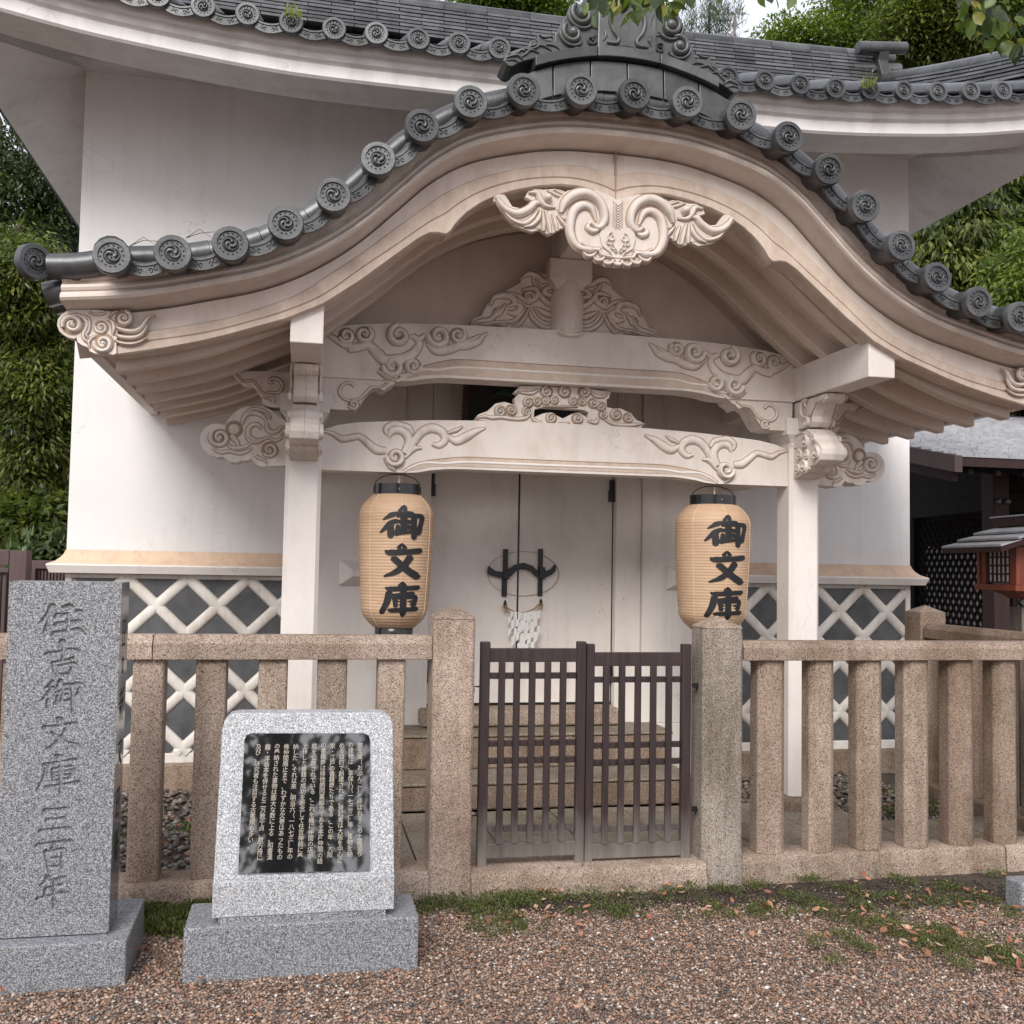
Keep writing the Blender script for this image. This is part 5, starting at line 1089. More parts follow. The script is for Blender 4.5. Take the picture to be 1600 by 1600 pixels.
# black letters on the polished side
def glyph3(m, ch, G, fn, th=0):
    for st in G[ch]:
        l, r, c0, c1 = stroke_poly(st); n = len(l); base = len(m.v)
        pts = [fn(c0)]+[q for i in range(n) for q in (fn(l[i]), fn(r[i]))]+[fn(c1)]
        F = [(0, 1, 2)]+[(1+2*i, 3+2*i, 4+2*i, 2+2*i) for i in range(n-1)]+[(2*n-1, 2*n+1, 2*n)]
        m.add(pts, F)
side = [('日', 968, 1012), ('々', 1024, 1060), ('新', 1072, 1124), ('又', 1150, 1192), ('日', 1220, 1266), ('新', 1278, 1334)]
for ch, t, bt in side:
    zt = W(194, t, X=sx1)[2]; zb = W(192, bt, X=sx1)[2]; m = MB()
    glyph3(m, ch, GL, lambda q: (sx1+.0015, sy0+.045+q[0]/100*.095, zt-(zt-zb)*q[1]/100)); m.build('character', M_INK, MO)

# ---- the low information stone with a polished black plaque
IN = thing('information_stone', (-1.55, 4.05, 0), 'low pale granite stone holding a polished black plaque of text', 'information stone')
b = MB(); b.box(-1.985, -1.12, 3.955, 4.24, -.05, .20); b.build('base', M_LIGHT if 0 else M_GREY, IN, bevel=.006)
b = MB(); b.box(-1.865, -1.245, 3.985, 4.21, .20, .222); b.build('joint', M_GREY, IN)
FSL = .14/.61
def FYz(z): return 4.0+FSL*max(0, z-.36)
def onface(px, py, o=0):
    y = 4.0
    for _ in range(6): p = W(px, py, Y=y); y = FYz(p[2])-o
    return (p[0], y, p[2])
m = MB(); f0 = [W(331, 1452, Y=4.0), W(614, 1440, Y=4.0)]
fr = [(f0[0][0], 4.0, .222), (f0[1][0], 4.0, .222), (f0[1][0], 4.0, .36)]+[onface(*q) for q in ((614, 1150), (614, 1132), (610, 1121), (602, 1115), (588, 1113), (372, 1114), (360, 1117), (351, 1126), (347, 1140))]+[(f0[0][0], 4.0, .36)]
n = len(fr); m.add(fr+[(x, 4.235, z) for x, y, z in fr], [(0, 1, 2, n-1), tuple(range(2, n)), tuple(range(n, 2*n))[::-1]]+[(i, (i+1) % n, (i+1) % n+n, i+n) for i in range(n)])
m.build('stone', M_LIGHT, IN, bevel=.004)
b = MB(); b.box(f0[0][0]-.001, f0[1][0]+.001, 3.987, 4.02, .2225, .352); b.build('lower_band', M_GREY if 0 else M_LIGHT, IN, bevel=.003)
K = [onface(*q, .012) for q in ((372, 1365), (577, 1360), (578, 1156), (576, 1149), (569, 1146), (392, 1146), (385, 1149), (382, 1156))]
m = MB(); n = len(K); m.add(K+[(x, y+.02, z) for x, y, z in K], [tuple(range(n)), tuple(range(n, 2*n))[::-1]]+[(i, (i+1) % n, (i+1) % n+n, i+n) for i in range(n)])
PLQ = m.build('plaque', M_PLAQUE, IN)
PX0, PX1, PZ1 = K[0][0], K[2][0], K[4][2]
TXT = ['御文庫（おぶんこ）と呼ばれるこの土蔵造り', 'の建物は、享保八（一七二三）年、書物を納', 'める目的で創建された。発起者は大阪を中心に', '京・江戸の書籍商たちである。この年、大阪', 'の書籍商は排他的同業組合である本屋仲間の結', '成を公許されている。これを機に仲間の店が', '上梓した書籍の成功を祈念して住吉神前に奉', '納した。それ以来、明治六（一八七三）年の', '株仲間廃止まで、わずかな欠巻はあったもの', 'の奉納された書物は膨大な数に上る。和書漢', '籍・洋装本を併せると二万数千点、数万冊に', '及び、研究者も注目する古書類も多い。']
try: fnt = None
except Exception: pass
cs = .0215
def text_mesh(body, size, name):
    cu = bpy.data.curves.new(name, 'FONT'); cu.body = body; cu.size = size; cu.resolution_u = 2; cu.offset = .0001; cu.align_x = 'CENTER'; cu.space_line = .92
    o = bpy.data.objects.new(name+'_tmp', cu); COL.objects.link(o); bpy.context.view_layer.update()
    me = bpy.data.meshes.new_from_object(o.evaluated_get(bpy.context.evaluated_depsgraph_get())); bpy.data.objects.remove(o); bpy.data.curves.remove(cu); return me
ROT = {'（': '︵', '）': '︶'}
for k, line in enumerate(TXT):
    body = '\n'.join(line); step = (K[4][2]-K[0][2]-.06)/20.6; sz = step*.93
    me = text_mesh(body, sz, 'text_column')
    co = np.empty(len(me.vertices)*3, 'f'); me.vertices.foreach_get('co', co); co = co.reshape(-1, 3)
    # stack the lines exactly: rescale the column to its true height
    H = co[:, 1].max()-co[:, 1].min(); want = step*(len(line)-1)+sz*.85; yy = (co[:, 1]-co[:, 1].max())*(want/H if H > 0 else 1)
    zz_ = PZ1-.034+yy; z = zz_; fr_ = (PZ1-z)/(PZ1-K[0][2]); xl = K[5][0]+(K[0][0]-K[5][0])*fr_; xr = K[3][0]+(K[1][0]-K[3][0])*fr_; x = xr-(xr-xl)*(.075+k*.0775)
    out = np.stack([x-(1-0)*0+co[:, 0]*1.12, 4.0+FSL*(z-.36)-.0128, z], 1)
    me.vertices.foreach_set('co', out.astype('f').ravel()); me.update(); put('text_column', me, M_GILT, PLQ)

# ================================================================= paper lanterns
def lam_mat():
    m, t, bs = nodes('lantern_paper'); p = pos(t)
    c = ramp(t, noise(t, pos(t, (3, 3, 14)), 2.5, 4, .6), [(.3, (.57, .385, .245)), (.7, (.67, .47, .315))])
    t.links.new(c, bs.inputs['Base Color']); bs.inputs['Roughness'].default_value = .55
    tr = N(t, 'ShaderNodeBsdfTranslucent'); t.links.new(c, tr.inputs[0]); ms = N(t, 'ShaderNodeMixShader'); ms.inputs[0].default_value = .22
    t.links.new(bs.outputs[0], ms.inputs[1]); t.links.new(tr.outputs[0], ms.inputs[2]); t.links.new(ms.outputs[0], t.nodes['Material Output'].inputs[0]); return m
M_PAPER = lam_mat(); M_CORD = m_flat('pale_paper_seam', (.80, .62, .42), .6)
def lantern(px, ptop, pbot, pw, Y, turn, lab, cap_bottom, rim_bottom):
    c = W(px, (ptop+pbot)/2, Y=Y); zt = W(px, ptop, Y=Y)[2]; zb = W(px, pbot, Y=Y)[2]
    R = (W(px+pw/2, 860, Y=Y)[0]-W(px-pw/2, 860, Y=Y)[0])/2*.975; H = zt-zb
    T = thing('paper_lantern', (c[0], Y, zb), lab, 'lantern', 'paper lanterns under the porch beam')
    def prof(t):   # t from 0 (bottom) to 1 (top)
        if t < .16: return R*(.50+.40*math.sin(t/.16*math.pi/2)**.8)
        if t > .84: return R*(.60+.40*math.sin((1-t)/.16*math.pi/2)**.75)
        return R*(.90+.10*math.sin((t-.16)/.68*math.pi/2)) if t < .84 else R
    n = 44; pr = []
    for i in range(n):
        for k in range(4):
            t = (i+k/4)/n; pr.append((prof(t)+.0028*math.sin(math.pi*k/4)-.0014, zb+H*t))
    pr.append((prof(1), zt))
    m = MB(); m.lathe(pr, 40, (c[0], Y, 0), cap=False); m.build('paper_body', M_PAPER, T, smooth_ang=70)
    m = MB(); rt = R*.60; m.lathe([(rt, zt-.006), (rt+.004, zt-.004), (rt+.004, zt+cap_bottom), (rt-.006, zt+cap_bottom), (rt-.006, zt)], 36, (c[0], Y, 0), False); m.build('top_rim', M_LACQ, T, smooth_ang=40)
    m = MB(); rb = R*.50; m.lathe([(rb, zb+.004), (rb+.003, zb), (rb+.003, zb-rim_bottom), (rb-.006, zb-rim_bottom), (rb-.006, zb)], 36, (c[0], Y, 0), False); m.build('bottom_rim', M_LACQ, T, smooth_ang=40)
    m = MB(); hz = zt+cap_bottom; q = [(c[0]+math.cos(a)*(rt+.008)*(1 if abs(math.cos(a)) > .93 else 1), Y-.01, hz-.055+(.055+.062)*max(0, math.sin(a))**.62) for a in np.linspace(0, math.pi, 19)]
    m.tube(q, .0032, 6); m.build('handle', M_IRON, T, smooth_ang=60)
    m = MB(); m.tube([(c[0]+.01, Y, zt-.02), (c[0]+.01, Y, hz+.085)], .007, 8); m.build('hanging_rod', m_flat('frosted_rod', (.55, .5, .45), .3), T)
    for k in range(4):
        a0 = turn+math.radians(-90+(k-1.5)*46-0)
        a0 = turn-math.pi/2+(k-1)*math.radians(52)
        m = MB(); q = [(c[0]+(prof(t)+.0022)*math.cos(a0), Y+(prof(t)+.0022)*math.sin(a0), zb+H*t) for t in np.linspace(0.01, .99, 40)]; m.tube(q, .0013, 4); m.build('seam', M_CORD, T)
    # brushed characters wrapped on the body
    W_ = R*1.20; gh = H*.25
    for k, ch in enumerate('御文庫'):
        zc = zb+H*(.905-.279*k); 
        def fn(q, zc=zc):
            s_ = (q[0]/100-.5)*W_; z = zc-q[1]/100*gh; t = (z-zb)/H; r = prof(t)+.0046; a = turn-math.pi/2+s_/R
            return (c[0]+r*math.cos(a), Y+r*math.sin(a), z)
        GBB = [[(x_, y_, w_*1.22) for x_, y_, w_ in st] for st in GB[ch]]; m = MB(); glyph3(m, ch, {ch: GBB}, fn); m.build('character', M_INK, T)
    m = MB(); m.boss(c[0]+.0, zt+cap_bottom*.45, .004, .003, Y-rt-.004, 8); m.build('rivet', M_GILT, T)
    return T
# the lettered face of each lantern is turned a little to the right
lantern(618, 773, 981, 119, 6.2, math.radians(4), 'left paper lantern with bold black characters, hanging beside the left porch post', .062, .05)
lantern(1113, 789, 985, 112, 6.2, math.radians(-1), 'right paper lantern with bold black characters, hanging behind the grey stained post', .060, .05)
# ================================================================= dark shrine hall on the right
HX, HY, HZ = 4.489, 8.6, 2.587
SH = thing('shrine_hall', (5.6, 10.0, 0), 'dark timber shrine hall with pale shingled roof, right of the storehouse', 'shrine hall')
P1 = W(1548, 900, Z=1.5); 
def at(px, fwd, z=0):
    lat = (px-800)/F_PX*fwd; return (CAM[0]+lat*math.cos(YAW)+fwd*math.sin(YAW), fwd*math.cos(YAW)-lat*math.sin(YAW), z)
A = Vector(at(1556, 10.9)); B = Vector(at(1432, 13.0)); C_ = Vector(at(1900, 11.2))
def wallseg(P, Q, z0, z1, th, name, mat, par, u0=0, u1=1, bev=.006, off=0):
    d = (Q-P); n = Vector((-d.y, d.x, 0)).normalized()
    if n.y > 0: n = -n
    p = P.lerp(Q, u0)+n*off; q = P.lerp(Q, u1)+n*off
    b = MB(); b.hexa([(p.x, p.y, z0), (q.x, q.y, z0), (q.x-n.x*th, q.y-n.y*th, z0), (p.x-n.x*th, p.y-n.y*th, z0), (p.x, p.y, z1), (q.x, q.y, z1), (q.x-n.x*th, q.y-n.y*th, z1), (p.x-n.x*th, p.y-n.y*th, z1)])
    return b.build(name, mat, par, bevel=bev)
M_DRED = m_wood('dark_red_pillar', (.018, .006, .006), (.035, .010, .009), .7)
b = MB(); b.box(A.x-.09, A.x+.10, A.y-.10, A.y+.10, 0, 2.72); b.build('pillar', M_DRED, SH, bevel=.01)
b = MB(); b.box(B.x-.09, B.x+.09, B.y-.1, B.y+.1, 0, 2.85); b.build('pillar', M_DWOOD, SH, bevel=.01)
# board wall above, beam, lattice screens
wallseg(A, B, 2.42, 2.93, .04, 'board_wall', M_DWOOD, SH, .03, .97, off=-.04)
for k in range(9): wallseg(A, B, 2.44, 2.90, .02, 'board', M_DWOOD, SH, .05+k*.10, .145+k*.10, off=-.012)
wallseg(A, B, 2.24, 2.42, .12, 'beam', M_DWOOD, SH, .0, 1, off=.03); wallseg(A, B, 2.43, 2.47, .12, 'moulding', M_DWOOD, SH, 0, .9, off=.05)
wallseg(A, C_, 2.24, 2.44, .12, 'beam', M_DWOOD, SH, .03, 1, off=.03); wallseg(A, C_, 2.45, 2.93, .04, 'board_wall', M_DWOOD, SH, .03, 1)
wallseg(A, B, .25, .42, .12, 'beam', M_DWOOD, SH, .0, 1, off=.03); wallseg(A, C_, .25, .42, .12, 'beam', M_DWOOD, SH, .03, 1, off=.03)
def lattice(P, Q, z0, z1, pitch, par, bar=.012, u0=.07, u1=.95):
    d = Q-P; L = d.length*(u1-u0); e = d.normalized(); o = P.lerp(Q, u0); n = Vector((-e.y, e.x, 0)); H = z1-z0; k = -int(H/pitch)-1
    m2 = [MB(), MB()]
    while k*pitch < L:
        for j, sg in enumerate((1, -1)):
            a = (k*pitch, 0 if sg > 0 else H); c = (k*pitch+H, H if sg > 0 else 0); s2 = seg_clip(a, c, 0, L, 0, H)
            if s2:
                p = [o+e*q[0]+Vector((0, 0, z0+q[1]))+n*(.012*sg) for q in s2]
                m = MB(); m.tube(p, bar*1.2, 4); m.build('lattice_bar', M_DWOOD, par)
        k += 1
    for u in (u0, u1):
        wallseg(P, Q, z0, z1, .06, 'lattice_frame', M_DWOOD, par, u-.012, u+.012, off=.03)
lattice(A, B, .45, 2.2, .15, SH, .016); lattice(A, C_, .45, 2.2, .15, SH, .016, u0=.08, u1=.62)
b = MB(); q = [at(1590, 13.0), at(1440, 13.6)]; 
wallseg(Vector(at(1640, 14.4)), Vector(at(1400, 14.8)), .0, 1.9, .1, 'back_wall', m_flat('far_grey_wall', (.42, .41, .41), .8), SH)
wallseg(Vector(at(1800, 14.2)), Vector(at(1380, 15.6)), 1.95, 3.3, .1, 'back_wall', M_DWOOD, SH)
for p in (B, A):
    for dx, zz in ((.05, 2.33), (-.06, 2.33)):
        m = MB(); m.lathe_y([(.005, -.025), (.025, -.018), (.035, 0), (.035, .02)], 8, (p.x+dx, p.y-.14, zz)); m.build('nail_cover', M_TILE, SH, smooth_ang=40)
# roof: curved verge, shingle courses stepping up
nz_ = 20; xr0, xr1 = HX, HX+5.5
def rf(t): return (HY+t*5.2, HZ+.085+t*1.05+.55*t*t)
for i in range(nz_):
    t0, t1 = i/nz_*.75, (i+1)/nz_*.75; y0, z0 = rf(t0); y1, z1 = rf(t1); y1 += .02
    x = xr0+(random.random()*.3); first = True; xs_ = [xr0]
    while x < xr0+2.2: xs_.append(x); x += .38
    xs_.append(xr1) if xs_[-1] < xr1 else None
    for a, c in zip(xs_[:-1], xs_[1:]):
        if c-a < .03: continue
        j = random.uniform(-.002, .002); m = MB(); m.hexa([(a+.002, y0, z0+.0), (c-.002, y0, z0), (c-.002, y1, z1-.008), (a+.002, y1, z1-.008), (a+.004, y0+.004, z0+.034+j), (c-.004, y0+.004, z0+.034+j), (c-.002, y1, z1+.006), (a+.002, y1, z1+.006)])
        m.build('shingle', M_SHING, SH)
m = MB(); m.loft([[(xr0+.01, y+.01, z-.005), (xr1, y+.01, z-.005), (xr1, y+.01, z-.09), (xr0+.01, y+.01, z-.09)] for y, z in [rf(t) for t in np.linspace(0, .78, 12)]]); m.build('eave_board', M_DRED, SH)
m = MB(); m.loft([[(xr0-.02, y-.01, z+.01), (xr0+.06, y-.01, z+.01), (xr0+.06, y-.01, z-.15), (xr0-.02, y-.01, z-.15)] for y, z in [rf(t) for t in np.linspace(0, .78, 12)]]); m.build('barge_board', M_FWOOD, SH)
m = MB(); m.loft([[(xr0+.10, y+.2, z-.12), (xr0+.16, y+.2, z-.12), (xr0+.16, y+.2, z-.22), (xr0+.10, y+.2, z-.22)] for y, z in [rf(t) for t in np.linspace(0, .78, 12)]]); m.build('barge_board', M_DRED, SH)
for k in range(14):
    x = xr0+.18+k*.3; m = MB(); m.loft([[(x, y+.06, z-.10), (x+.05, y+.06, z-.10), (x+.05, y+.06, z-.16), (x, y+.06, z-.16)] for y, z in [rf(t) for t in np.linspace(0, .5, 6)]]); m.build('rafter', M_DWOOD, SH)

# ---- small red wooden lantern on a stone post
RL = thing('wooden_lantern', at(1612, 7.0), 'small red wooden lantern with shingled roof on a weathered post', 'garden lantern')
c0 = Vector(at(1612, 7.0)); rot = math.radians(-8)
Mr = Matrix.Translation(c0) @ Matrix.Rotation(rot-YAW*0, 4, 'Z')
def rb(name, mat, fn, bev=.003, par=RL, ang=None):
    m = MB(); fn(m); m.v = [tuple(Mr @ Vector(p)) for p in m.v]; return m.build(name, mat, par, bevel=bev, smooth_ang=ang)
M_GPOST = m_wood('weathered_post', (.10, .08, .065), (.20, .165, .135), .8, (30, 30, 2))
rb('post', M_GPOST, lambda m: m.box(-.115, .075, -.08, .08, 0, 1.33), .01)
zb_ = W(1560, 918, Y=c0.y)[2]; zt_ = W(1560, 862, Y=c0.y)[2]; hw = .235
rb('floor', M_RWOOD, lambda m: m.box(-hw-.03, hw+.03, -hw-.03, hw+.03, zb_-.02, zb_+.02))
rb('bracket', M_RWOOD, lambda m: m.prism([(-hw+.01, zb_-.022), (hw-.01, zb_-.022), (hw-.1, zb_-.055), (.1, zb_-.075), (-.1, zb_-.075), (-hw+.1, zb_-.055)], -.12, .12))
for sx_ in (-1, 1):
    for sy_ in (-1, 1): rb('corner_post', M_RWOOD, lambda m: m.box(sx_*hw-.018, sx_*hw+.018, sy_*hw-.018, sy_*hw+.018, zb_+.021, zt_+.03))
for fx, fy in ((0, -1), (-1, 0), (0, 1), (1, 0)):
    def panel(m, e=0):
        if fy: m.box(-hw+.02, hw-.02, fy*(hw-.012)-.002, fy*(hw-.012)+.002, zb_+.03, zt_+.03)
        else: m.box(fx*(hw-.012)-.002, fx*(hw-.012)+.002, -hw+.02, hw-.02, zb_+.03, zt_+.03)
    rb('paper_pane', M_SHOJI, panel, 0)
    for u in (-hw+.05, 0, hw-.05):
        def st(m):
            if fy: m.box(u-.032, u+.032, fy*hw-.008, fy*hw+.008, zb_+.02, zt_+.03)
            else: m.box(fx*hw-.008, fx*hw+.008, u-.032, u+.032, zb_+.02, zt_+.03)
        if u: rb('window_frame', M_RWOOD, st)
    for u in np.linspace(-hw+.10, hw-.10, 6)[0:6]:
        def gr(m):
            if fy: m.box(u-.006, u+.006, fy*(hw-.004)-.005, fy*(hw-.004)+.005, zb_+.03, zt_+.03)
            else: m.box(fx*(hw-.004)-.005, fx*(hw-.004)+.005, u-.006, u+.006, zb_+.03, zt_+.03)
        rb('window_bar', M_DRED, gr, 0)
    for z in np.linspace(zb_+.035, zt_+.02, 5):
        def gh_(m):
            if fy: m.box(-hw+.02, hw-.02, fy*(hw-.004)-.004, fy*(hw-.004)+.004, z-.006, z+.006)
            else: m.box(fx*(hw-.004)-.004, fx*(hw-.004)+.004, -hw+.02, hw-.02, z-.006, z+.006)
        rb('window_bar', M_DRED, gh_, 0)
# gabled roof, ridge along the local x axis pointing at the viewer's right
zr = zt_+.035
for side in (-1, 1):
    for i in range(3):
        t0, t1 = i/3, (i+1)/3; xx = lambda t: side*(.44-.36*t); zz = lambda t: zr-.02+.15*t
        for k in range(3):
            ya, yc = -.40+k*.267, -.40+(k+1)*.267-.004
            rb('roof_shingle', M_SHING, lambda m: m.hexa([(xx(t0), ya, zz(t0)+.012), (xx(t0), yc, zz(t0)+.012), (xx(t1)-side*.0, yc, zz(t1)-.0), (xx(t1), ya, zz(t1)-.0), (xx(t0), ya, zz(t0)+.026), (xx(t0), yc, zz(t0)+.026), (xx(t1)-side*.03, yc, zz(t1)+.012), (xx(t1)-side*.03, ya, zz(t1)+.012)]), 0)
    rb('roof_board', M_DRED, lambda m: m.hexa([(side*.43, -.39, zr-.045), (side*.43, .39, zr-.045), (0, .39, zr+.115), (0, -.39, zr+.115), (side*.44, -.40, zr-.006), (side*.44, .40, zr-.006), (0, .40, zr+.155), (0, -.40, zr+.155)]), 0)
rb('gable', M_RWOOD, lambda m: m.prism([(-.30, zr+.0), (.30, zr+.0), (0, zr+.115)], -.22, -.2), 0)
rb('ridge_board', M_DRED, lambda m: m.hexa([(-.045, -.36, zr+.15), (.045, -.36, zr+.15), (.045, .36, zr+.15), (-.045, .36, zr+.15), (-.055, -.42, zr+.215), (.055, -.42, zr+.215), (.055, .42, zr+.215), (-.055, .42, zr+.215)]))
rb('ridge_top', M_SHING, lambda m: m.box(-.06, .06, -.43, .43, zr+.217, zr+.228))

# ================================================================= left: painted wooden fence and a roof beyond it
WF_ = thing('wooden_fence', at(-40, 9.0), 'dark brown painted wooden fence of narrow slats, left of the storehouse', 'wooden fence')
def fb(name, l, r, t, bt, fwd, d=.05, mat=None, bev=.004):
    a = at(l, fwd); c = at(r, fwd); hz = 888
    zt_ = 1.55+(hz-12-t)/F_PX*fwd*1.0; zb2 = 1.55+(hz-12-bt)/F_PX*fwd
    p = Vector((a[0], a[1], 0)); q = Vector((c[0], c[1], 0)); e = (q-p).normalized(); n = Vector((-e.y, e.x, 0))*d
    b = MB(); b.hexa([(p.x, p.y, zb2), (q.x, q.y, zb2), (q.x+n.x, q.y+n.y, zb2), (p.x+n.x, p.y+n.y, zb2), (p.x, p.y, zt_), (q.x, q.y, zt_), (q.x+n.x, q.y+n.y, zt_), (p.x+n.x, p.y+n.y, zt_)])
    return b.build(name, mat or M_FWOOD, WF_, bevel=bev)
fb('panel', -220, 16, 864, 889, 8.6); fb('rail', -220, 16, 893, 900, 8.58); fb('gate_stile', 17.5, 44, 865, 1120, 8.5, .1)
for k in range(27): fb('slat', -218+k*8.7, -213+k*8.7, 897, 1120, 8.62, .02, bev=0)
fb('rail', 46, 130, 880, 893, 9.6); fb('post', 53, 58, 892, 1120, 9.55)
for k in range(15): fb('slat', 47+k*5.2, 50.2+k*5.2, 893, 1120, 9.63, .02, bev=0)
fb('backing', -220, 140, 896, 1120, 9.75, .02, M_DWOOD)
SB = thing('small_outbuilding', at(140, 13.0), 'small outbuilding with a grey metal roof half hidden among the left trees', 'outbuilding')
a = Vector(at(74, 13)); z1, z2 = 1.55+(880-779)/F_PX*13, 1.55+(880-773)/F_PX*13
m = MB(); m.hexa([(a.x, a.y, z1-.06), (a.x+1.6, a.y+.1, z1+.12), (a.x+1.6, a.y+1.5, z1+.42), (a.x+.2, a.y+1.5, z1+.24), (a.x, a.y, z1-.03), (a.x+1.6, a.y+.1, z1+.15), (a.x+1.6, a.y+1.5, z1+.45), (a.x+.2, a.y+1.5, z1+.27)]); m.build('roof', m_flat('grey_metal_roof', (.38, .38, .40), .4), SB)
m = MB(); m.box(a.x+.12, a.x+1.7, a.y+.25, a.y+1.6, 0, z1-.04); m.build('wall', m_flat('reddish_board_wall', (.11, .065, .06), .7), SB)
# ================================================================= foliage
def leaf_mesh(P, D, Nn, L, Wd, tone, name, mat, parent=None, kind=None):
    """P centres, D leaf directions, Nn normals (n x 3); folded four-point leaves with a 'tone' per leaf"""
    n = len(P); D = D/np.linalg.norm(D, axis=1, keepdims=True); S_ = np.cross(D, Nn); S_ /= (np.linalg.norm(S_, axis=1, keepdims=True)+1e-9); U = np.cross(S_, D)
    L = L[:, None]; Wd = Wd[:, None]
    v = np.empty((n, 4, 3)); v[:, 0] = P; v[:, 1] = P+D*L*.45+S_*Wd*.5+U*Wd*.12; v[:, 2] = P+D*L; v[:, 3] = P+D*L*.45-S_*Wd*.5+U*Wd*.12
    me = bpy.data.meshes.new(name); me.vertices.add(n*4); me.vertices.foreach_set('co', v.astype('f').ravel())
    me.loops.add(n*6); i = np.arange(n)*4; me.loops.foreach_set('vertex_index', np.stack([i, i+1, i+2, i, i+2, i+3], 1).astype('i').ravel())
    me.polygons.add(n*2); me.polygons.foreach_set('loop_start', (np.arange(n*2)*3).astype('i')); me.polygons.foreach_set('loop_total', np.full(n*2, 3, 'i'))
    me.update(); a = me.attributes.new('tone', 'FLOAT', 'POINT'); a.data.foreach_set('value', np.repeat(tone, 4).astype('f'))
    me.validate(); return put(name, me, mat, parent, kind=kind)
def unit(n): 
    v = RNG.normal(size=(n, 3)); return v/np.linalg.norm(v, axis=1, keepdims=True)
M_LF1 = m_leaf('dark_green_leaves', [(.014, .022, .008), (.034, .050, .016), (.06, .085, .026), (.12, .14, .04)], .38, .3)
M_LF2 = m_leaf('yellow_green_leaves', [(.028, .042, .012), (.075, .10, .022), (.16, .185, .04), (.30, .29, .07)], .38, .4)
M_LF3 = m_leaf('bright_leaves', [(.05, .08, .015), (.11, .16, .03), (.19, .24, .045), (.34, .35, .07)], .45, .45)
M_PINE = m_leaf('pine_needles', [(.03, .05, .03), (.07, .10, .055), (.11, .14, .08)], .6, .2)
def tree(name_lab, base, H, boxes, nclump, per, L, Wd, mat, droop=.6, spread=.28, tr=.14, group=None, cat='tree', shell=.55):
    T = thing('broadleaf_tree' if cat == 'tree' else cat.replace(' ', '_'), base, name_lab, cat, group)
    b = MB(); bx, by, bz = base; top = Vector((bx, by, H)); path = [Vector((bx, by, bz-.2)), Vector((bx+random.uniform(-.1, .1), by, H*.3)), Vector((bx+random.uniform(-.2, .2), by, H*.6)), top]
    P_, _ = smooth(path, None, 4) if 0 else (np.array([tuple(p) for p in path]), None)
    b.tube([tuple(p) for p in path], [tr, tr*.8, tr*.55, tr*.2], 8); b.build('trunk', M_BARK, T, smooth_ang=60)
    C = []
    for (cx, cy, cz, rx, ry, rz, wgt) in boxes:
        k = int(nclump*wgt); u = unit(k); r = RNG.uniform(shell, 1.0, (k, 1)); C.append(np.array([cx, cy, cz])+u*r*np.array([rx, ry, rz]))
    C = np.vstack(C); lb = MB()
    for i in range(0, len(C), max(1, len(C)//10)):
        t = random.uniform(.3, .9); p0 = path[0].lerp(top, t); p1 = Vector(C[i]); md = (p0+p1)/2+Vector((0, 0, .15)); lb.tube([p0, md, p1], [tr*.3, tr*.18, tr*.06], 5)
    lb.build('limb', M_BARK, T, smooth_ang=60)
    k = len(C); tone_c = RNG.beta(1.7, 2.0, k); n = k*per; ci = np.repeat(np.arange(k), per)
    off = unit(n)*(RNG.uniform(0, 1, (n, 1))**.5)*spread*np.array([1, 1, .7]); P = C[ci]+off
    out = off/(np.linalg.norm(off, axis=1, keepdims=True)+1e-6)
    D = out*.8+unit(n)*.6+np.array([0, -.15, -droop]); Nn = unit(n)*.6+np.array([0, -.3, 1.0])
    tone = np.clip(tone_c[ci]*.65+RNG.uniform(0, .45, n)-.05, 0, 1)
    leaf_mesh(P, D, Nn, RNG.uniform(.7, 1.25, n)*L, RNG.uniform(.7, 1.2, n)*Wd, tone, 'crown', mat, T)
    return T
def A3(px, py, fwd): 
    lat = (px-800)/F_PX*fwd; p = W(px, py, Y=10.0); d = p-CAM; t = fwd/(d[0]*_fw[0]+d[1]*_fw[1]+d[2]*_fw[2]); return CAM+d*t
def blob(px, py, fwd, rpx, rpz=None, depth=None, w=1.0):
    c = A3(px, py, fwd); r = rpx/F_PX*fwd; rz = (rpz or rpx)/F_PX*fwd; return (c[0], c[1], c[2], r, depth or r*.8, rz, w)
# left of the storehouse
tree('tall dense evergreen filling the upper left beside the storehouse', at(-30, 13.5), 7.5, [blob(-20, 380, 13.5, 170, 190, 1.2), blob(60, 560, 13, 110, 120, .9, .6)], 420, 150, .10, .034, M_LF1, .35, .33, .2)
tree('evergreen with drooping yellow green sprays hanging over the left fence', at(10, 11.5), 5.4, [blob(20, 470, 11.5, 90, 110, .7), blob(60, 660, 11.3, 70, 130, .6)], 180, 150, .09, .028, M_LF2, .6, .26, .14)
tree('dark shrub mass behind the brown wooden fence', at(-60, 12.2), 3.5, [blob(-40, 760, 12.2, 170, 130, 1.0, 1.2), blob(40, 800, 12.4, 60, 80, .5, .5)], 300, 120, .09, .036, M_LF1, .3, .3, .12, cat='shrub')
tree('broad leaved shrub with pale tips below the grey roof on the left', at(70, 10.8), 2.3, [blob(62, 820, 10.8, 52, 46, .5)], 60, 80, .14, .06, M_LF2, .5, .22, .05, cat='shrub')
tree('low leafy shrub against the lower storehouse wall on the left', at(85, 10.2), 1.9, [blob(95, 862, 10.2, 40, 26, .4)], 40, 60, .12, .05, M_LF1, .4, .2, .05, cat='shrub')
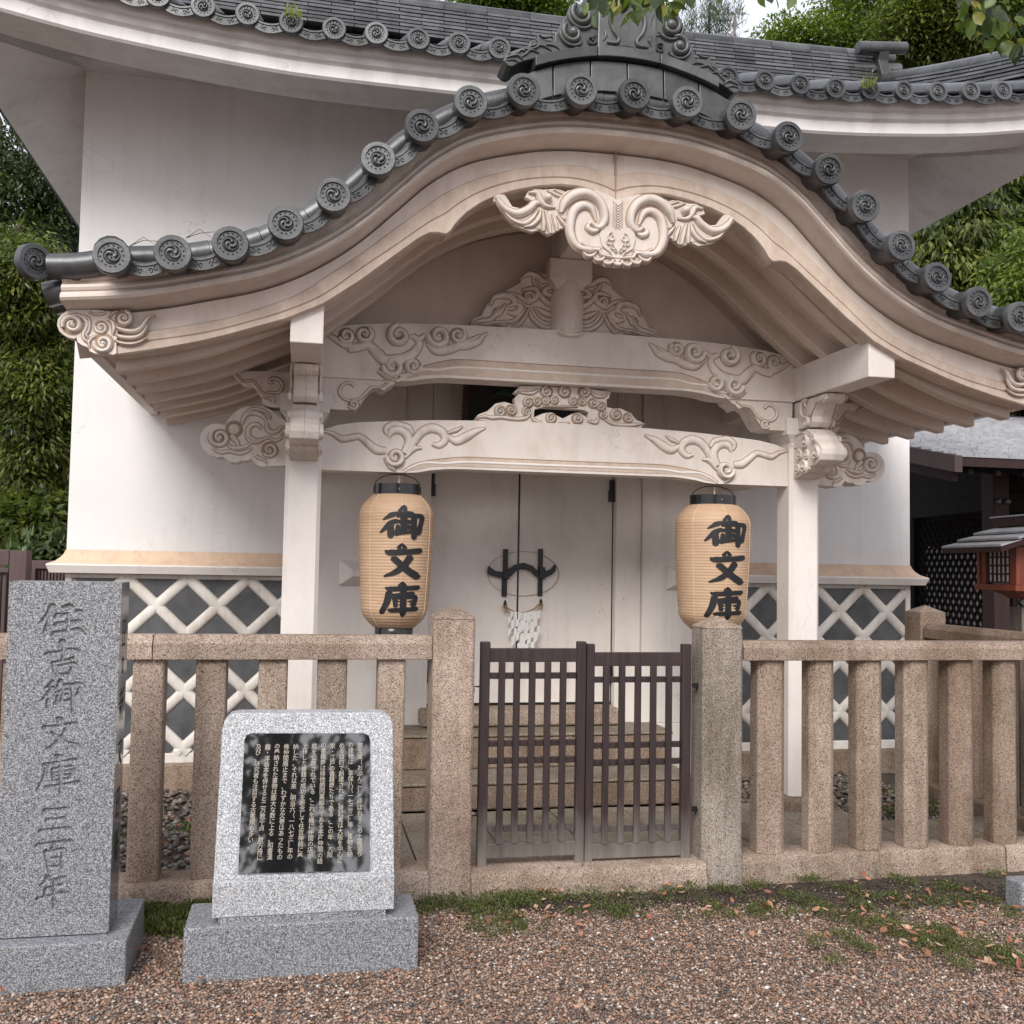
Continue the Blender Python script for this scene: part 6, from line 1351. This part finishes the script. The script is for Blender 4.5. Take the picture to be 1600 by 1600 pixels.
# strap-leaved plant
SP = thing('strap_leaved_plant', at(40, 9.9), 'strap leaved plant standing up behind the brown wooden fence', 'plant')
for k in range(26):
    a = random.uniform(0, 6.28); c = A3(random.uniform(10, 62), 890, 10.0+random.uniform(-.2, .3)); h = random.uniform(.25, .48); m = MB()
    pts = [(c[0], c[1], c[2]), (c[0]+.05*math.cos(a), c[1]+.05*math.sin(a), c[2]+h*.6), (c[0]+.18*math.cos(a), c[1]+.18*math.sin(a), c[2]+h)]
    w = .022; m.loft([[(p[0]-w*f*math.sin(a), p[1]+w*f*math.cos(a), p[2]), (p[0], p[1], p[2]-.006*f), (p[0]+w*f*math.sin(a), p[1]-w*f*math.cos(a), p[2])] for p, f in zip(pts, (1, 1, .1))], closed=False); m.build('leaf', m_flat('strap_leaf_green', (.05, .085, .02), .4) if k == 0 else bpy.data.materials['strap_leaf_green'], SP)
# right of the storehouse
tree('drooping evergreen with glossy leaves right of the storehouse, under its eave', at(1560, 15.5), 6.5, [blob(1500, 430, 15.5, 110, 130, 1.2), blob(1580, 330, 15.8, 90, 110, 1.0, .7), blob(1420, 500, 16, 60, 120, .8, .4)], 330, 140, .16, .048, M_LF2, 1.2, .34, .16)
tree('bright fine leaved tree at the right edge below the eave', at(1660, 13.5), 5.2, [blob(1620, 450, 13.5, 75, 95, .7)], 130, 90, .10, .035, M_LF3, .6, .26, .1)
tree('dark tree behind the shrine hall roof', at(1700, 19), 6.5, [blob(1620, 560, 19, 170, 110, 1.5)], 160, 90, .22, .09, M_LF1, .8, .45, .2)
# behind the roof
tree('tall pale leaved tree rising behind the roof right of the sky gap', at(1330, 24), 13.5, [blob(1375, 10, 24, 85, 100, 1.8), blob(1225, 72, 24, 40, 26, 1.0, .2), blob(1290, 90, 24, 80, 45, 1.2, .4)], 190, 110, .13, .055, M_LF3, .3, .6, .2)
tree('darker rounded tree behind the upper right roof ridge', at(1480, 21), 12.5, [blob(1470, 50, 21, 95, 62, 1.5), blob(1560, 40, 21, 80, 90, 1.3, .7)], 300, 130, .13, .055, M_LF2, .3, .55, .2)
tree('yellow green treetop showing over the roof left of the crest', at(800, 22), 13.5, [blob(800, 20, 22, 95, 46, 1.5)], 200, 130, .14, .06, M_LF3, .3, .4, .05)
for lab, px, py, r in (('pine treetop with upright shoots right of the crest', 1108, 40, 34), ('small pine treetop just beside the crest ornament', 1065, 52, 30)):
    base = at(px, 20); T = thing('pine_tree', base, lab, 'pine tree'); c = A3(px, py, 20); b = MB(); b.tube([(base[0], base[1], -.2), (c[0], c[1], c[2]+.2)], [.14, .03], 6); b.build('trunk', M_BARK, T)
    sh = []; 
    for k in range(34):
        p = np.array(c)+np.array([random.gauss(0, 1)*r/F_PX*20*.8, random.gauss(0, .3), random.gauss(-.3, .8)*r/F_PX*20]); sh.append(p)
    P = np.repeat(np.array(sh), 60, 0)+RNG.normal(size=(34*60, 3))*np.array([.05, .05, .14]); n = len(P)
    leaf_mesh(P, unit(n)*.7+np.array([0, 0, .9]), unit(n), np.full(n, .16), np.full(n, .014), RNG.random(n), 'crown', M_PINE, T)
# bare twig against the sky
BT = thing('bare_branch', at(1140, 19), 'bare grey twig standing against the sky right of the crest', 'bare branch')
tw = lambda pts, r: (lambda m: (m.tube([tuple(A3(x, y, 19)) for x, y in pts], r, 5), m.build('twig', m_flat('grey_twig', (.16, .14, .13), .9) if 'grey_twig' not in bpy.data.materials else bpy.data.materials['grey_twig'], BT)))(MB())
tw([(1146, 120), (1146, 70), (1149, 30), (1150, 12)], [.03, .028, .02, .008]); tw([(1147, 58), (1136, 52), (1128, 44)], [.016, .012, .006]); tw([(1148, 42), (1160, 34), (1166, 30)], [.014, .01, .005])
tw([(1149, 22), (1143, 18), (1141, 14)], [.012, .008, .004]); tw([(1149, 20), (1162, 20), (1172, 24)], [.01, .008, .004]); tw([(1148, 40), (1138, 38), (1128, 46)], [.012, .01, .005])

# ---- branches hanging in close overhead, every leaf a part
def big_leaf():
    m = MB(); n = 7; prof = [(0, .0), (.12, .16), (.3, .27), (.5, .29), (.7, .21), (.88, .08), (1, 0)]
    m.loft([[(-w, t, -.10*t*t+.05*w*2), (0, t, -.10*t*t-.03), (w, t, -.10*t*t+.05*w*2)] for t, w in prof], closed=False); me = m.mesh('leaf', 60); return me
LEAFM = big_leaf()
M_BL = [m_flat('overhead_leaf_green', (.10, .15, .03), .4, 0, .5, .25, 30), m_flat('overhead_leaf_dark', (.035, .055, .016), .4, 0, .5, .25, 30), m_flat('overhead_leaf_yellow', (.26, .25, .05), .4, 0, .5, .2, 30)]
for m_ in M_BL:
    t = m_.node_tree; bs = t.nodes['Principled BSDF']; tr = N(t, 'ShaderNodeBsdfTranslucent')
    src = bs.inputs['Base Color'].links[0].from_socket; t.links.new(mix(t, 1.0, src, (1.1, 1.25, .5), 'MULTIPLY'), tr.inputs[0]); ms = N(t, 'ShaderNodeMixShader'); ms.inputs[0].default_value = .45
    t.links.new(bs.outputs[0], ms.inputs[1]); t.links.new(tr.outputs[0], ms.inputs[2]); t.links.new(ms.outputs[0], t.nodes['Material Output'].inputs[0])
LEAFV = []
for m_ in M_BL:
    me = LEAFM.copy(); me.materials.append(m_); LEAFV.append(me)
def branch(lab, fwd, spine, leaves, L, wts):
    p0 = A3(*spine[0], fwd); T = thing('overhanging_branch', tuple(p0), lab, 'branch'); m = MB(); m.tube([tuple(A3(x, y, fwd)) for x, y in spine], list(np.linspace(.012, .003, len(spine))), 6); m.build('stem', M_BARK, T)
    for (x, y) in leaves:
        k = random.choices((0, 1, 2), wts)[0]; p = A3(x, y, fwd+random.uniform(-.15, .15)); s = L*random.uniform(.75, 1.2)
        R_ = Matrix.Rotation(random.uniform(-.9, .9), 4, 'Y') @ Matrix.Rotation(random.uniform(0, 6.28), 4, 'Z') @ Matrix.Rotation(math.radians(random.uniform(-85, -50)), 4, 'X')
        put('leaf', LEAFV[k], None, T, Matrix.Translation(Vector(p)) @ R_ @ Matrix.Scale(s, 4))
lv = [(random.gauss(985, 34), random.uniform(-30, 22)) for _ in range(46)]+[(random.uniform(1010, 1075), random.uniform(-25, 12)) for _ in range(22)]+[(948, 4), (957, -2), (1058, 14), (1050, 4), (930, -6)]
branch('leafy branch hanging in at the top over the roof crest', 4.0, [(1090, -60), (1040, -30), (990, -8), (955, 2)], lv, .075, (4, 4, 2))
lv = [(random.uniform(1500, 1640), random.uniform(-60, 40)) for _ in range(110)]+[(random.uniform(1540, 1640), random.uniform(20, 66)) for _ in range(40)]+[(1597, 74), (1590, 60)]
branch('cluster of olive leaves hanging in at the top right corner', 4.2, [(1680, -80), (1600, -40), (1540, -5), (1515, 10)], lv, .085, (5, 3, 3))
branch('few leaves dangling from above the sky gap', 4.0, [(1290, -60), (1240, -25), (1190, -8)], [(1132, -12), (1155, -10), (1200, -9), (1212, -4), (1228, -10), (1242, -5), (1185, -14), (1219, -14)], .06, (4, 5, 0))
# trees behind the viewer: they are mirrored in the black plaque
tree('large tree behind the viewer mirrored in the black plaque', (-1.72, -6.5, 0), 6.5, [(-2.0, -6.5, 4.0, 2.6, 1.6, 2.3, 1)], 60, 60, .22, .1, M_LF1, .5, .6, .28)
tree('second tree behind the viewer mirrored in the black plaque', (-7.5, -9, 0), 10, [(-7.0, -9, 6.8, 3.2, 2.5, 2.6, 1)], 90, 60, .25, .11, M_LF1, .5, .6, .25)
# ================================================================= gravel, weeds, fallen leaves
def pebbles(name, P, R, tone, mat, flat=.65):
    n = len(P); base = np.array([(1, 0, 0), (0, 1, 0), (-1, 0, 0), (0, -1, 0), (0, 0, 1), (0, 0, -1)], float); F = np.array([(0, 1, 4), (1, 2, 4), (2, 3, 4), (3, 0, 4), (1, 0, 5), (2, 1, 5), (3, 2, 5), (0, 3, 5)])
    a = RNG.uniform(0, 6.28, n); b2 = RNG.uniform(-.5, .5, n); V_ = base[None]*(R[:, None, None])*RNG.uniform(.75, 1.3, (n, 6, 1)); V_[:, :, 2] *= flat; V_[:, :, 0] *= RNG.uniform(.9, 1.5, (n, 1))
    ca, sa = np.cos(a)[:, None], np.sin(a)[:, None]; x = V_[:, :, 0]*ca-V_[:, :, 1]*sa; y = V_[:, :, 0]*sa+V_[:, :, 1]*ca; z = V_[:, :, 2]+x*b2[:, None]*.5
    v = np.stack([x, y, z], -1)+P[:, None, :]
    me = bpy.data.meshes.new(name); me.vertices.add(n*6); me.vertices.foreach_set('co', v.astype('f').ravel())
    li = (F[None]+np.arange(n)[:, None, None]*6).astype('i'); me.loops.add(n*24); me.loops.foreach_set('vertex_index', li.ravel())
    me.polygons.add(n*8); me.polygons.foreach_set('loop_start', (np.arange(n*8)*3).astype('i')); me.polygons.foreach_set('loop_total', np.full(n*8, 3, 'i')); me.update()
    me.shade_smooth(); t = me.attributes.new('tone', 'FLOAT', 'POINT'); t.data.foreach_set('value', np.repeat(tone, 6).astype('f')); return put(name, me, mat, kind='stuff')
def m_peb(name, cols, rough=.6):
    m, t, bs = nodes(name); a = N(t, 'ShaderNodeAttribute', attribute_name='tone'); c = ramp(t, a.outputs['Fac'], cols, 'CONSTANT')
    c = mix(t, ramp(t, noise(t, pos(t), 300, 2, .6), [(.4, G3(.75)), (.6, G3(1.1))]), (0, 0, 0), c, 'MIX') if 0 else c
    t.links.new(c, bs.inputs['Base Color']); bs.inputs['Roughness'].default_value = rough; return m
M_PEB = m_peb('gravel_stones', [(0, (0.091, 0.059, 0.044)), (.16, (0.244, 0.146, 0.098)), (.32, (0.342, 0.213, 0.146)), (.46, (0.439, 0.293, 0.207)), (.56, (0.171, 0.110, 0.079)), (.68, (0.110, 0.104, 0.104)), (.78, (0.293, 0.232, 0.189)), (.88, (0.488, 0.390, 0.317)), (.95, (0.366, 0.171, 0.098)), (.98, (0.700, 0.647, 0.586))])
M_PEB2 = m_peb('court_stones', [(0, (.06, .045, .035)), (.25, (.11, .09, .075)), (.5, (.16, .14, .12)), (.7, (.09, .085, .06)), (.85, (.22, .20, .18)), (.95, (.20, .09, .06))])
def edge_y(x):   # where the gravel ends and the bare strip by the fence begins
    return 4.50-.075*max(-2, min(3, x))-(.16*max(0, x-.6))+.05*math.sin(x*5.1)+.04*math.sin(x*11.3+1)
EX = np.array([edge_y(x) for x in np.linspace(-5, 4, 200)])
n0 = 165000; x = RNG.uniform(-3.6, 2.6, n0); y = 3.0+RNG.random(n0)**1.12*1.9
keep = (x > -2.95-.0*y) & (x < -1.591+ (y)*.78+.15) & (y < np.interp(x, np.linspace(-5, 4, 200), EX)+RNG.exponential(.035, n0)-.02)
keep &= ~((x > -2.93) & (x < -2.18) & (y > 3.98)) & ~((x > -1.99) & (x < -1.115) & (y > 3.95) & (y < 4.25))
x, y = x[keep], y[keep]; n = len(x); R = RNG.gamma(6, .0040/6, n)+.0014
z = np.array([0.0])+0.012*np.sin(x*1.7+y)+0.008*np.sin(y*3.1-x*.7)-.012+R*.35+RNG.uniform(0, .004, n)
# the gravel is smoothly heaped to hide the sheet below
pebbles('gravel', np.stack([x, y, z], 1), R, RNG.random(n), M_PEB)
n0 = 9000; x = RNG.uniform(-2.9, 2.4, n0); y = np.interp(x, np.linspace(-5, 4, 200), EX)+RNG.uniform(-.02, .42, n0)**1.0; k_ = (y < 4.79) & ~((x > -2.93) & (x < -2.18) & (y > 3.98) & (y < 4.43)); x, y = x[k_], y[k_]; n = len(x)
M_CRUMB = m_peb('soil_crumbs', [(0, (.035, .026, .02)), (.45, (.075, .055, .042)), (.75, (.12, .09, .07)), (.88, (.22, .15, .11)), (.96, (.36, .31, .27))], .9)
pebbles('soil_crumbs', np.stack([x, y, np.full(n, -.008)+.012*np.sin(x*1.7+y)+.008*np.sin(y*3.1-x*.7)], 1), RNG.gamma(4, .0035/4, n)+.001, RNG.random(n), M_CRUMB)
n0 = 9000; x = RNG.uniform(-3.3, 2.65, n0); y = RNG.uniform(5.03, 7.25, n0); keep = ((x < -1.5) | (x > 1.05)) & ~((x > 1.0) & (y < 5.77) & (x > 1.85)) & ~((x > -1.5) & (x < 1.86) & (y < 6.3)); x, y = x[keep], y[keep]; n = len(x)
pebbles('court_gravel', np.stack([x, y, np.full(n, .0)], 1), RNG.uniform(.010, .028, n), RNG.random(n), M_PEB2, .6)

M_WEED = m_leaf('weed_green', [(.04, .045, .014), (.065, .09, .02), (.115, .14, .03), (.19, .18, .05)], .55, .3)
M_MOSS = m_flat('moss_on_soil', (.055, .062, .02), .95, 0, .2, .5, 40, .5)
def weeds(name, spots, per, L, h, up=.9, kind='stuff'):
    P = []; 
    for (cx, cy, rx, ry, k) in spots:
        m = int(per*k); c = RNG.normal(size=(max(3, m//14), 2))*np.array([rx, ry])*.5+np.array([cx, cy]); q = c[RNG.integers(0, len(c), m)]+RNG.normal(size=(m, 2))*.018; P.append(np.column_stack([q, RNG.uniform(-.004, h, m)**1.0]))
    P = np.vstack(P); P[:, 2] = np.abs(P[:, 2]); P = P[(P[:, 1] < 4.80) | (P[:, 1] > 5.05)]; n = len(P); D = unit(n)*.8+np.array([0, 0, up])
    return leaf_mesh(P, D, unit(n)*.5+np.array([0, -.2, 1]), RNG.uniform(.6, 1.3, n)*L, RNG.uniform(.6, 1.2, n)*L*.5, np.clip(RNG.normal(.5, .25, n), 0, 1), name, M_WEED, kind=kind)
def GX(px, py): p = W(px, py, Z=.0); return p[0], p[1]
sp = []
for px, py, rpx, k in ((700, 1410, 26, 1.2), (740, 1420, 30, 1.6), (790, 1410, 30, 2.6), (800, 1440, 26, 1.6), (760, 1455, 22, .8), (660, 1425, 18, .8), (830, 1405, 24, 1.0), (870, 1402, 20, .7), (930, 1400, 26, .7), (990, 1395, 20, .4), (1040, 1395, 16, .3), (1070, 1385, 18, .5),
                       (1130, 1390, 20, .6), (1180, 1385, 20, .5), (1260, 1410, 24, 1.1), (1280, 1378, 22, .8), (1330, 1395, 22, .7), (1400, 1375, 22, .9), (1300, 1430, 22, .9), (1340, 1440, 26, 1.2), (1400, 1450, 34, 1.9), (1440, 1470, 34, 1.9), (1500, 1480, 34, 1.7), (1550, 1490, 30, 1.4), (1590, 1500, 26, 1.4),
                       (1455, 1410, 18, .9), (1500, 1415, 22, .6), (1540, 1408, 24, .7), (1580, 1430, 20, .5), (1480, 1385, 20, .4), (1550, 1365, 24, .4), (1310, 1465, 18, .6), (1280, 1475, 16, .4), (1190, 1420, 14, .3), (1180, 1432, 12, .2)):
    gx_, gy_ = GX(px, py); sp.append((gx_, gy_, rpx/310, rpx/200, k))
for k in range(60):
    px = random.uniform(640, 1590); py = (random.uniform(1385, 1435) if px < 1250 else random.uniform(1370, 1510)); gx_, gy_ = GX(px, py); sp.append((gx_, gy_, random.uniform(.03, .10), random.uniform(.03, .08), random.uniform(.08, .35)*(1.6 if px > 1250 else 1)))
weeds('weeds', sp, 440, .013, .022)
sp = [(*GX(px, py), .06, .06, k) for px, py, k in ((235, 1430, 1.2), (260, 1440, 1.2), (285, 1435, 1.2), (310, 1420, 1.0), (245, 1455, .8), (270, 1460, .8))]
weeds('grass', sp, 700, .022, .035, 1.6)
sp = [(random.uniform(-2.9, -1.9), random.uniform(5.2, 6.8), .12, .12, .6) for _ in range(9)]+[(random.uniform(2.0, 2.6), random.uniform(5.8, 7), .12, .12, .5) for _ in range(5)]
weeds('court_weeds', sp, 420, .02, .03)
# tufts growing on the roof edge
for px, py, lab in ((457, 26, 'pale tuft of grass growing between the left eave tiles'), (1354, 136, 'small dry weed sprouting from the right eave tiles')):
    p = W(px, py, Y=6.0); T = thing('roof_weed', tuple(p), lab, 'weed'); n = 40; P = np.array(p)+RNG.normal(size=(n, 3))*np.array([.03, .01, .008]); leaf_mesh(P, unit(n)*.6+np.array([0, -.2, 1.0]), unit(n), RNG.uniform(.04, .10, n), np.full(n, .006), RNG.uniform(.6, 1, n), 'blades', M_LF3, T)
# dry twigs caught on the porch tiles
for px, py, X2 in ((650/3.2, 1230/3.2, 1), (930/3.2, 1190/3.2, 1)):
    p = W(px, py, Y=4.9); T = thing('caught_twig', tuple(p), 'thin dry twig caught between the left porch tiles, %s' % ('nearer the gable end' if px < 250 else 'nearer the crest'), 'twig'); m = MB()
    for k in range(3):
        a = random.uniform(-.4, .5); m.tube([(p[0], p[1], p[2]), (p[0]+.06, p[1]-.01, p[2]+.03+a*.03), (p[0]+.13, p[1], p[2]+.03-a*.06)], [.002, .0015, .0008], 4)
    m.build('stem', M_BARK, T)

# fallen leaves, one by one
def dead_leaf(k):
    m = MB(); r = random.Random(k); prof = [(0, .02), (.15, .16), (.35, .26), (.6, .24), (.82, .13), (1, .01)]; c1 = r.uniform(.1, .5); c2 = r.uniform(-.25, .35)
    m.loft([[(-w+r.uniform(-.02, .02), t-.5, c1*w+c2*(t-.5)**2*2), (0, t-.5, c2*(t-.5)**2*2), (w+r.uniform(-.02, .02), t-.5, c1*w*r.uniform(.4, 1.2)+c2*(t-.5)**2*2)] for t, w in prof], closed=False); return m.mesh('dead_leaf', 60)
DLm = [dead_leaf(k) for k in range(6)]; M_DL = [m_flat('orange_dead_leaf', (.40, .19, .11), .6, 0, .4, .3, 60), m_flat('pale_dead_leaf', (.46, .29, .20), .6, 0, .4, .3, 60), m_flat('brown_dead_leaf', (.24, .11, .06), .65, 0, .4, .3, 60), m_flat('red_dead_leaf', (.30, .11, .07), .6, 0, .4, .3, 60)]
DLV = {}
def dleaf(x, y, z, s, grp, lab, wts=(5, 4, 2, 1)):
    i = random.randrange(6); k = random.choices(range(4), wts)[0]
    if (i, k) not in DLV: me = DLm[i].copy(); me.materials.append(M_DL[k]); DLV[i, k] = me
    M = Matrix.Translation((x, y, z)) @ Matrix.Rotation(random.uniform(0, 6.28), 4, 'Z') @ Matrix.Rotation(random.gauss(0, .35), 4, 'X') @ Matrix.Rotation(random.gauss(0, .3), 4, 'Y') @ Matrix.Scale(s, 4)
    o = put('fallen_leaf', DLV[i, k], None, None, M)
    if lab is None:
        zone = ('on dark stones behind the fence' if y > 5 else 'between the two grey monuments' if x < -1.99 else 'on the gravel in front of the black plaque' if y < 3.95 and x < -1.0 else 'on the open gravel near the viewer' if y < 4.15 else 'in the weeds by the left gate post' if x < -.6 else 'on bare earth below the gate' if x < .1 and y > 4.45 else 'on the gravel in front of the gate' if x < .35 else
                'in weeds by the right fence kerb' if y > 4.45 else 'among the weeds at the right edge' if x > 1.15 else 'at the ragged gravel edge on the right')
        lab = ('large ' if s > .045 else 'small ' if s < .036 else '')+('orange', 'pale pinkish', 'brown', 'reddish')[k]+' dry leaf '+('lying flat ', 'curled up ')[i % 2]+zone
    return tag(o, lab, 'fallen leaf', grp)
G1, L1 = 'fallen leaves on the gravel and weeds', None
pts = [(650+zx_/3.2, 1000+zy_/3.2) for zx_, zy_ in ((400, 1270), (620, 1290), (650, 1275), (725, 1275), (600, 1360), (660, 1365), (690, 1305), (640, 1320), (775, 1360), (840, 1345), (855, 1358), (660, 1395), (345, 1405), (365, 1425), (520, 1415), (535, 1420), (450, 1450), (210, 1395), (815, 1440), (820, 1490), (965, 1300), (1030, 1275), (1110, 1390), (1120, 1395), (1190, 1395), (1205, 1420), (1165, 1420), (1170, 1475), (1190, 1285), (1320, 1255), (1330, 1285), (1410, 1305), (1410, 1497), (1440, 1370), (1370, 1555), (740, 1575), (1580, 1335), (865, 1420), (1240, 1300), (500, 1380), (480, 1400), (1520, 1350))]
pts += [(1100+a/3.2, 1100+c/3.2) for a, c in ((800, 870), (820, 890), (790, 910), (760, 905), (380, 915), (430, 925), (1160, 830), (1390, 845), (1500, 870), (1120, 945), (1315, 950), (1365, 970), (1325, 1020), (1010, 1030), (1000, 1020), (1570, 1045), (295, 1030), (310, 1040), (350, 1125), (340, 1100), (590, 1110), (600, 1055), (710, 1060), (700, 1095), (690, 1075), (610, 1180), (620, 1185), (520, 1150), (820, 1120), (840, 1075), (920, 1135), (935, 1115), (895, 1165), (935, 1220), (1000, 1215), (1050, 1195), (1035, 1180), (1010, 1240), (990, 1225), (1115, 1260), (1130, 1210), (1140, 1230), (985, 1300), (1030, 1355), (1240, 1130), (1260, 1150), (1290, 1180), (1340, 1145), (1215, 1120), (1440, 1240), (1430, 1245), (1490, 1105), (1515, 1108), (1420, 1300), (1390, 1310), (1440, 1330), (1480, 1300), (1590, 1350), (1580, 1330), (1560, 1300), (625, 1225), (870, 1275), (145, 1325), (160, 1070), (240, 1180), (20, 1050), (560, 1060), (450, 860), (1180, 1240), (1210, 1210), (1350, 1300))]
pts += [(260, 1435), (275, 1428), (268, 1445), (281, 1450), (250, 1452), (222, 1492), (229, 1521), (247, 1527), (315, 1540), (396, 1570), (404, 1596), (3, 1558), (440, 1560), (690, 1560), (905, 1585)]
for px, py in pts:
    gx_, gy_ = GX(px, py)
    if gy_ > 4.78: gy_ = 4.78
    dleaf(gx_, gy_, random.uniform(.012, .03), random.uniform(.030, .048)*(1.2 if px > 1250 else 1), G1, L1)
for k in range(74):
    px = random.choice((random.gauss(1400, 70), random.gauss(1480, 80), random.uniform(660, 1250))); py = random.uniform(1395, 1480) if px > 1250 else random.uniform(1385, 1450); gx_, gy_ = GX(min(px, 1590), py); dleaf(gx_, min(gy_, 4.76), random.uniform(.012, .03), random.uniform(.026, .046), G1, None)
for k in range(26):
    dleaf(random.uniform(-2.9, -1.6), random.uniform(5.1, 6.9), .025, random.uniform(.03, .05), 'fallen leaves on the court gravel', None, (1, 1, 5, 4))
for px, py in ((705, 1358), (875, 1357), (910, 1352)):
    p = W(px+0, py, Z=.105); dleaf(p[0], max(4.82, p[1]), .108, .038, 'leaves on the threshold', {705: 'dry leaf against the foot of the left gate post on the threshold stone', 875: 'dry leaf on the threshold stone just left of the gate meeting stiles', 910: 'dry leaf on the threshold stone right under the gate meeting stiles'}[px])
# small odds and ends at the right edge
c = GX(1597, 1425); SPo = thing('marker_stone', (c[0]+.02, c[1], 0), 'small grey marker stone at the right edge of the weeds', 'marker stone'); b = MB(); b.box(c[0]+.0, c[0]+.13, c[1], c[1]+.12, -.03, .13); b.build('block', M_GREY, SPo, bevel=.012)
# thin dry twigs on the gravel
for k, q in enumerate(([(1410, 1480), (1430, 1510), (1455, 1530)], [(1090, 1480), (1120, 1482), (1155, 1487)])):
    m = MB(); m.tube([(*GX(*p), .014+.004*(i % 2)) for i, p in enumerate(q)], [.003, .0025, .0015], 5); o = m.build('dry_twig', M_BARK); tag(o, ('thin dark twig lying across the gravel by the leafy weeds' if k == 0 else 'short dark twig lying flat on the open gravel right of the gate'), 'twig')
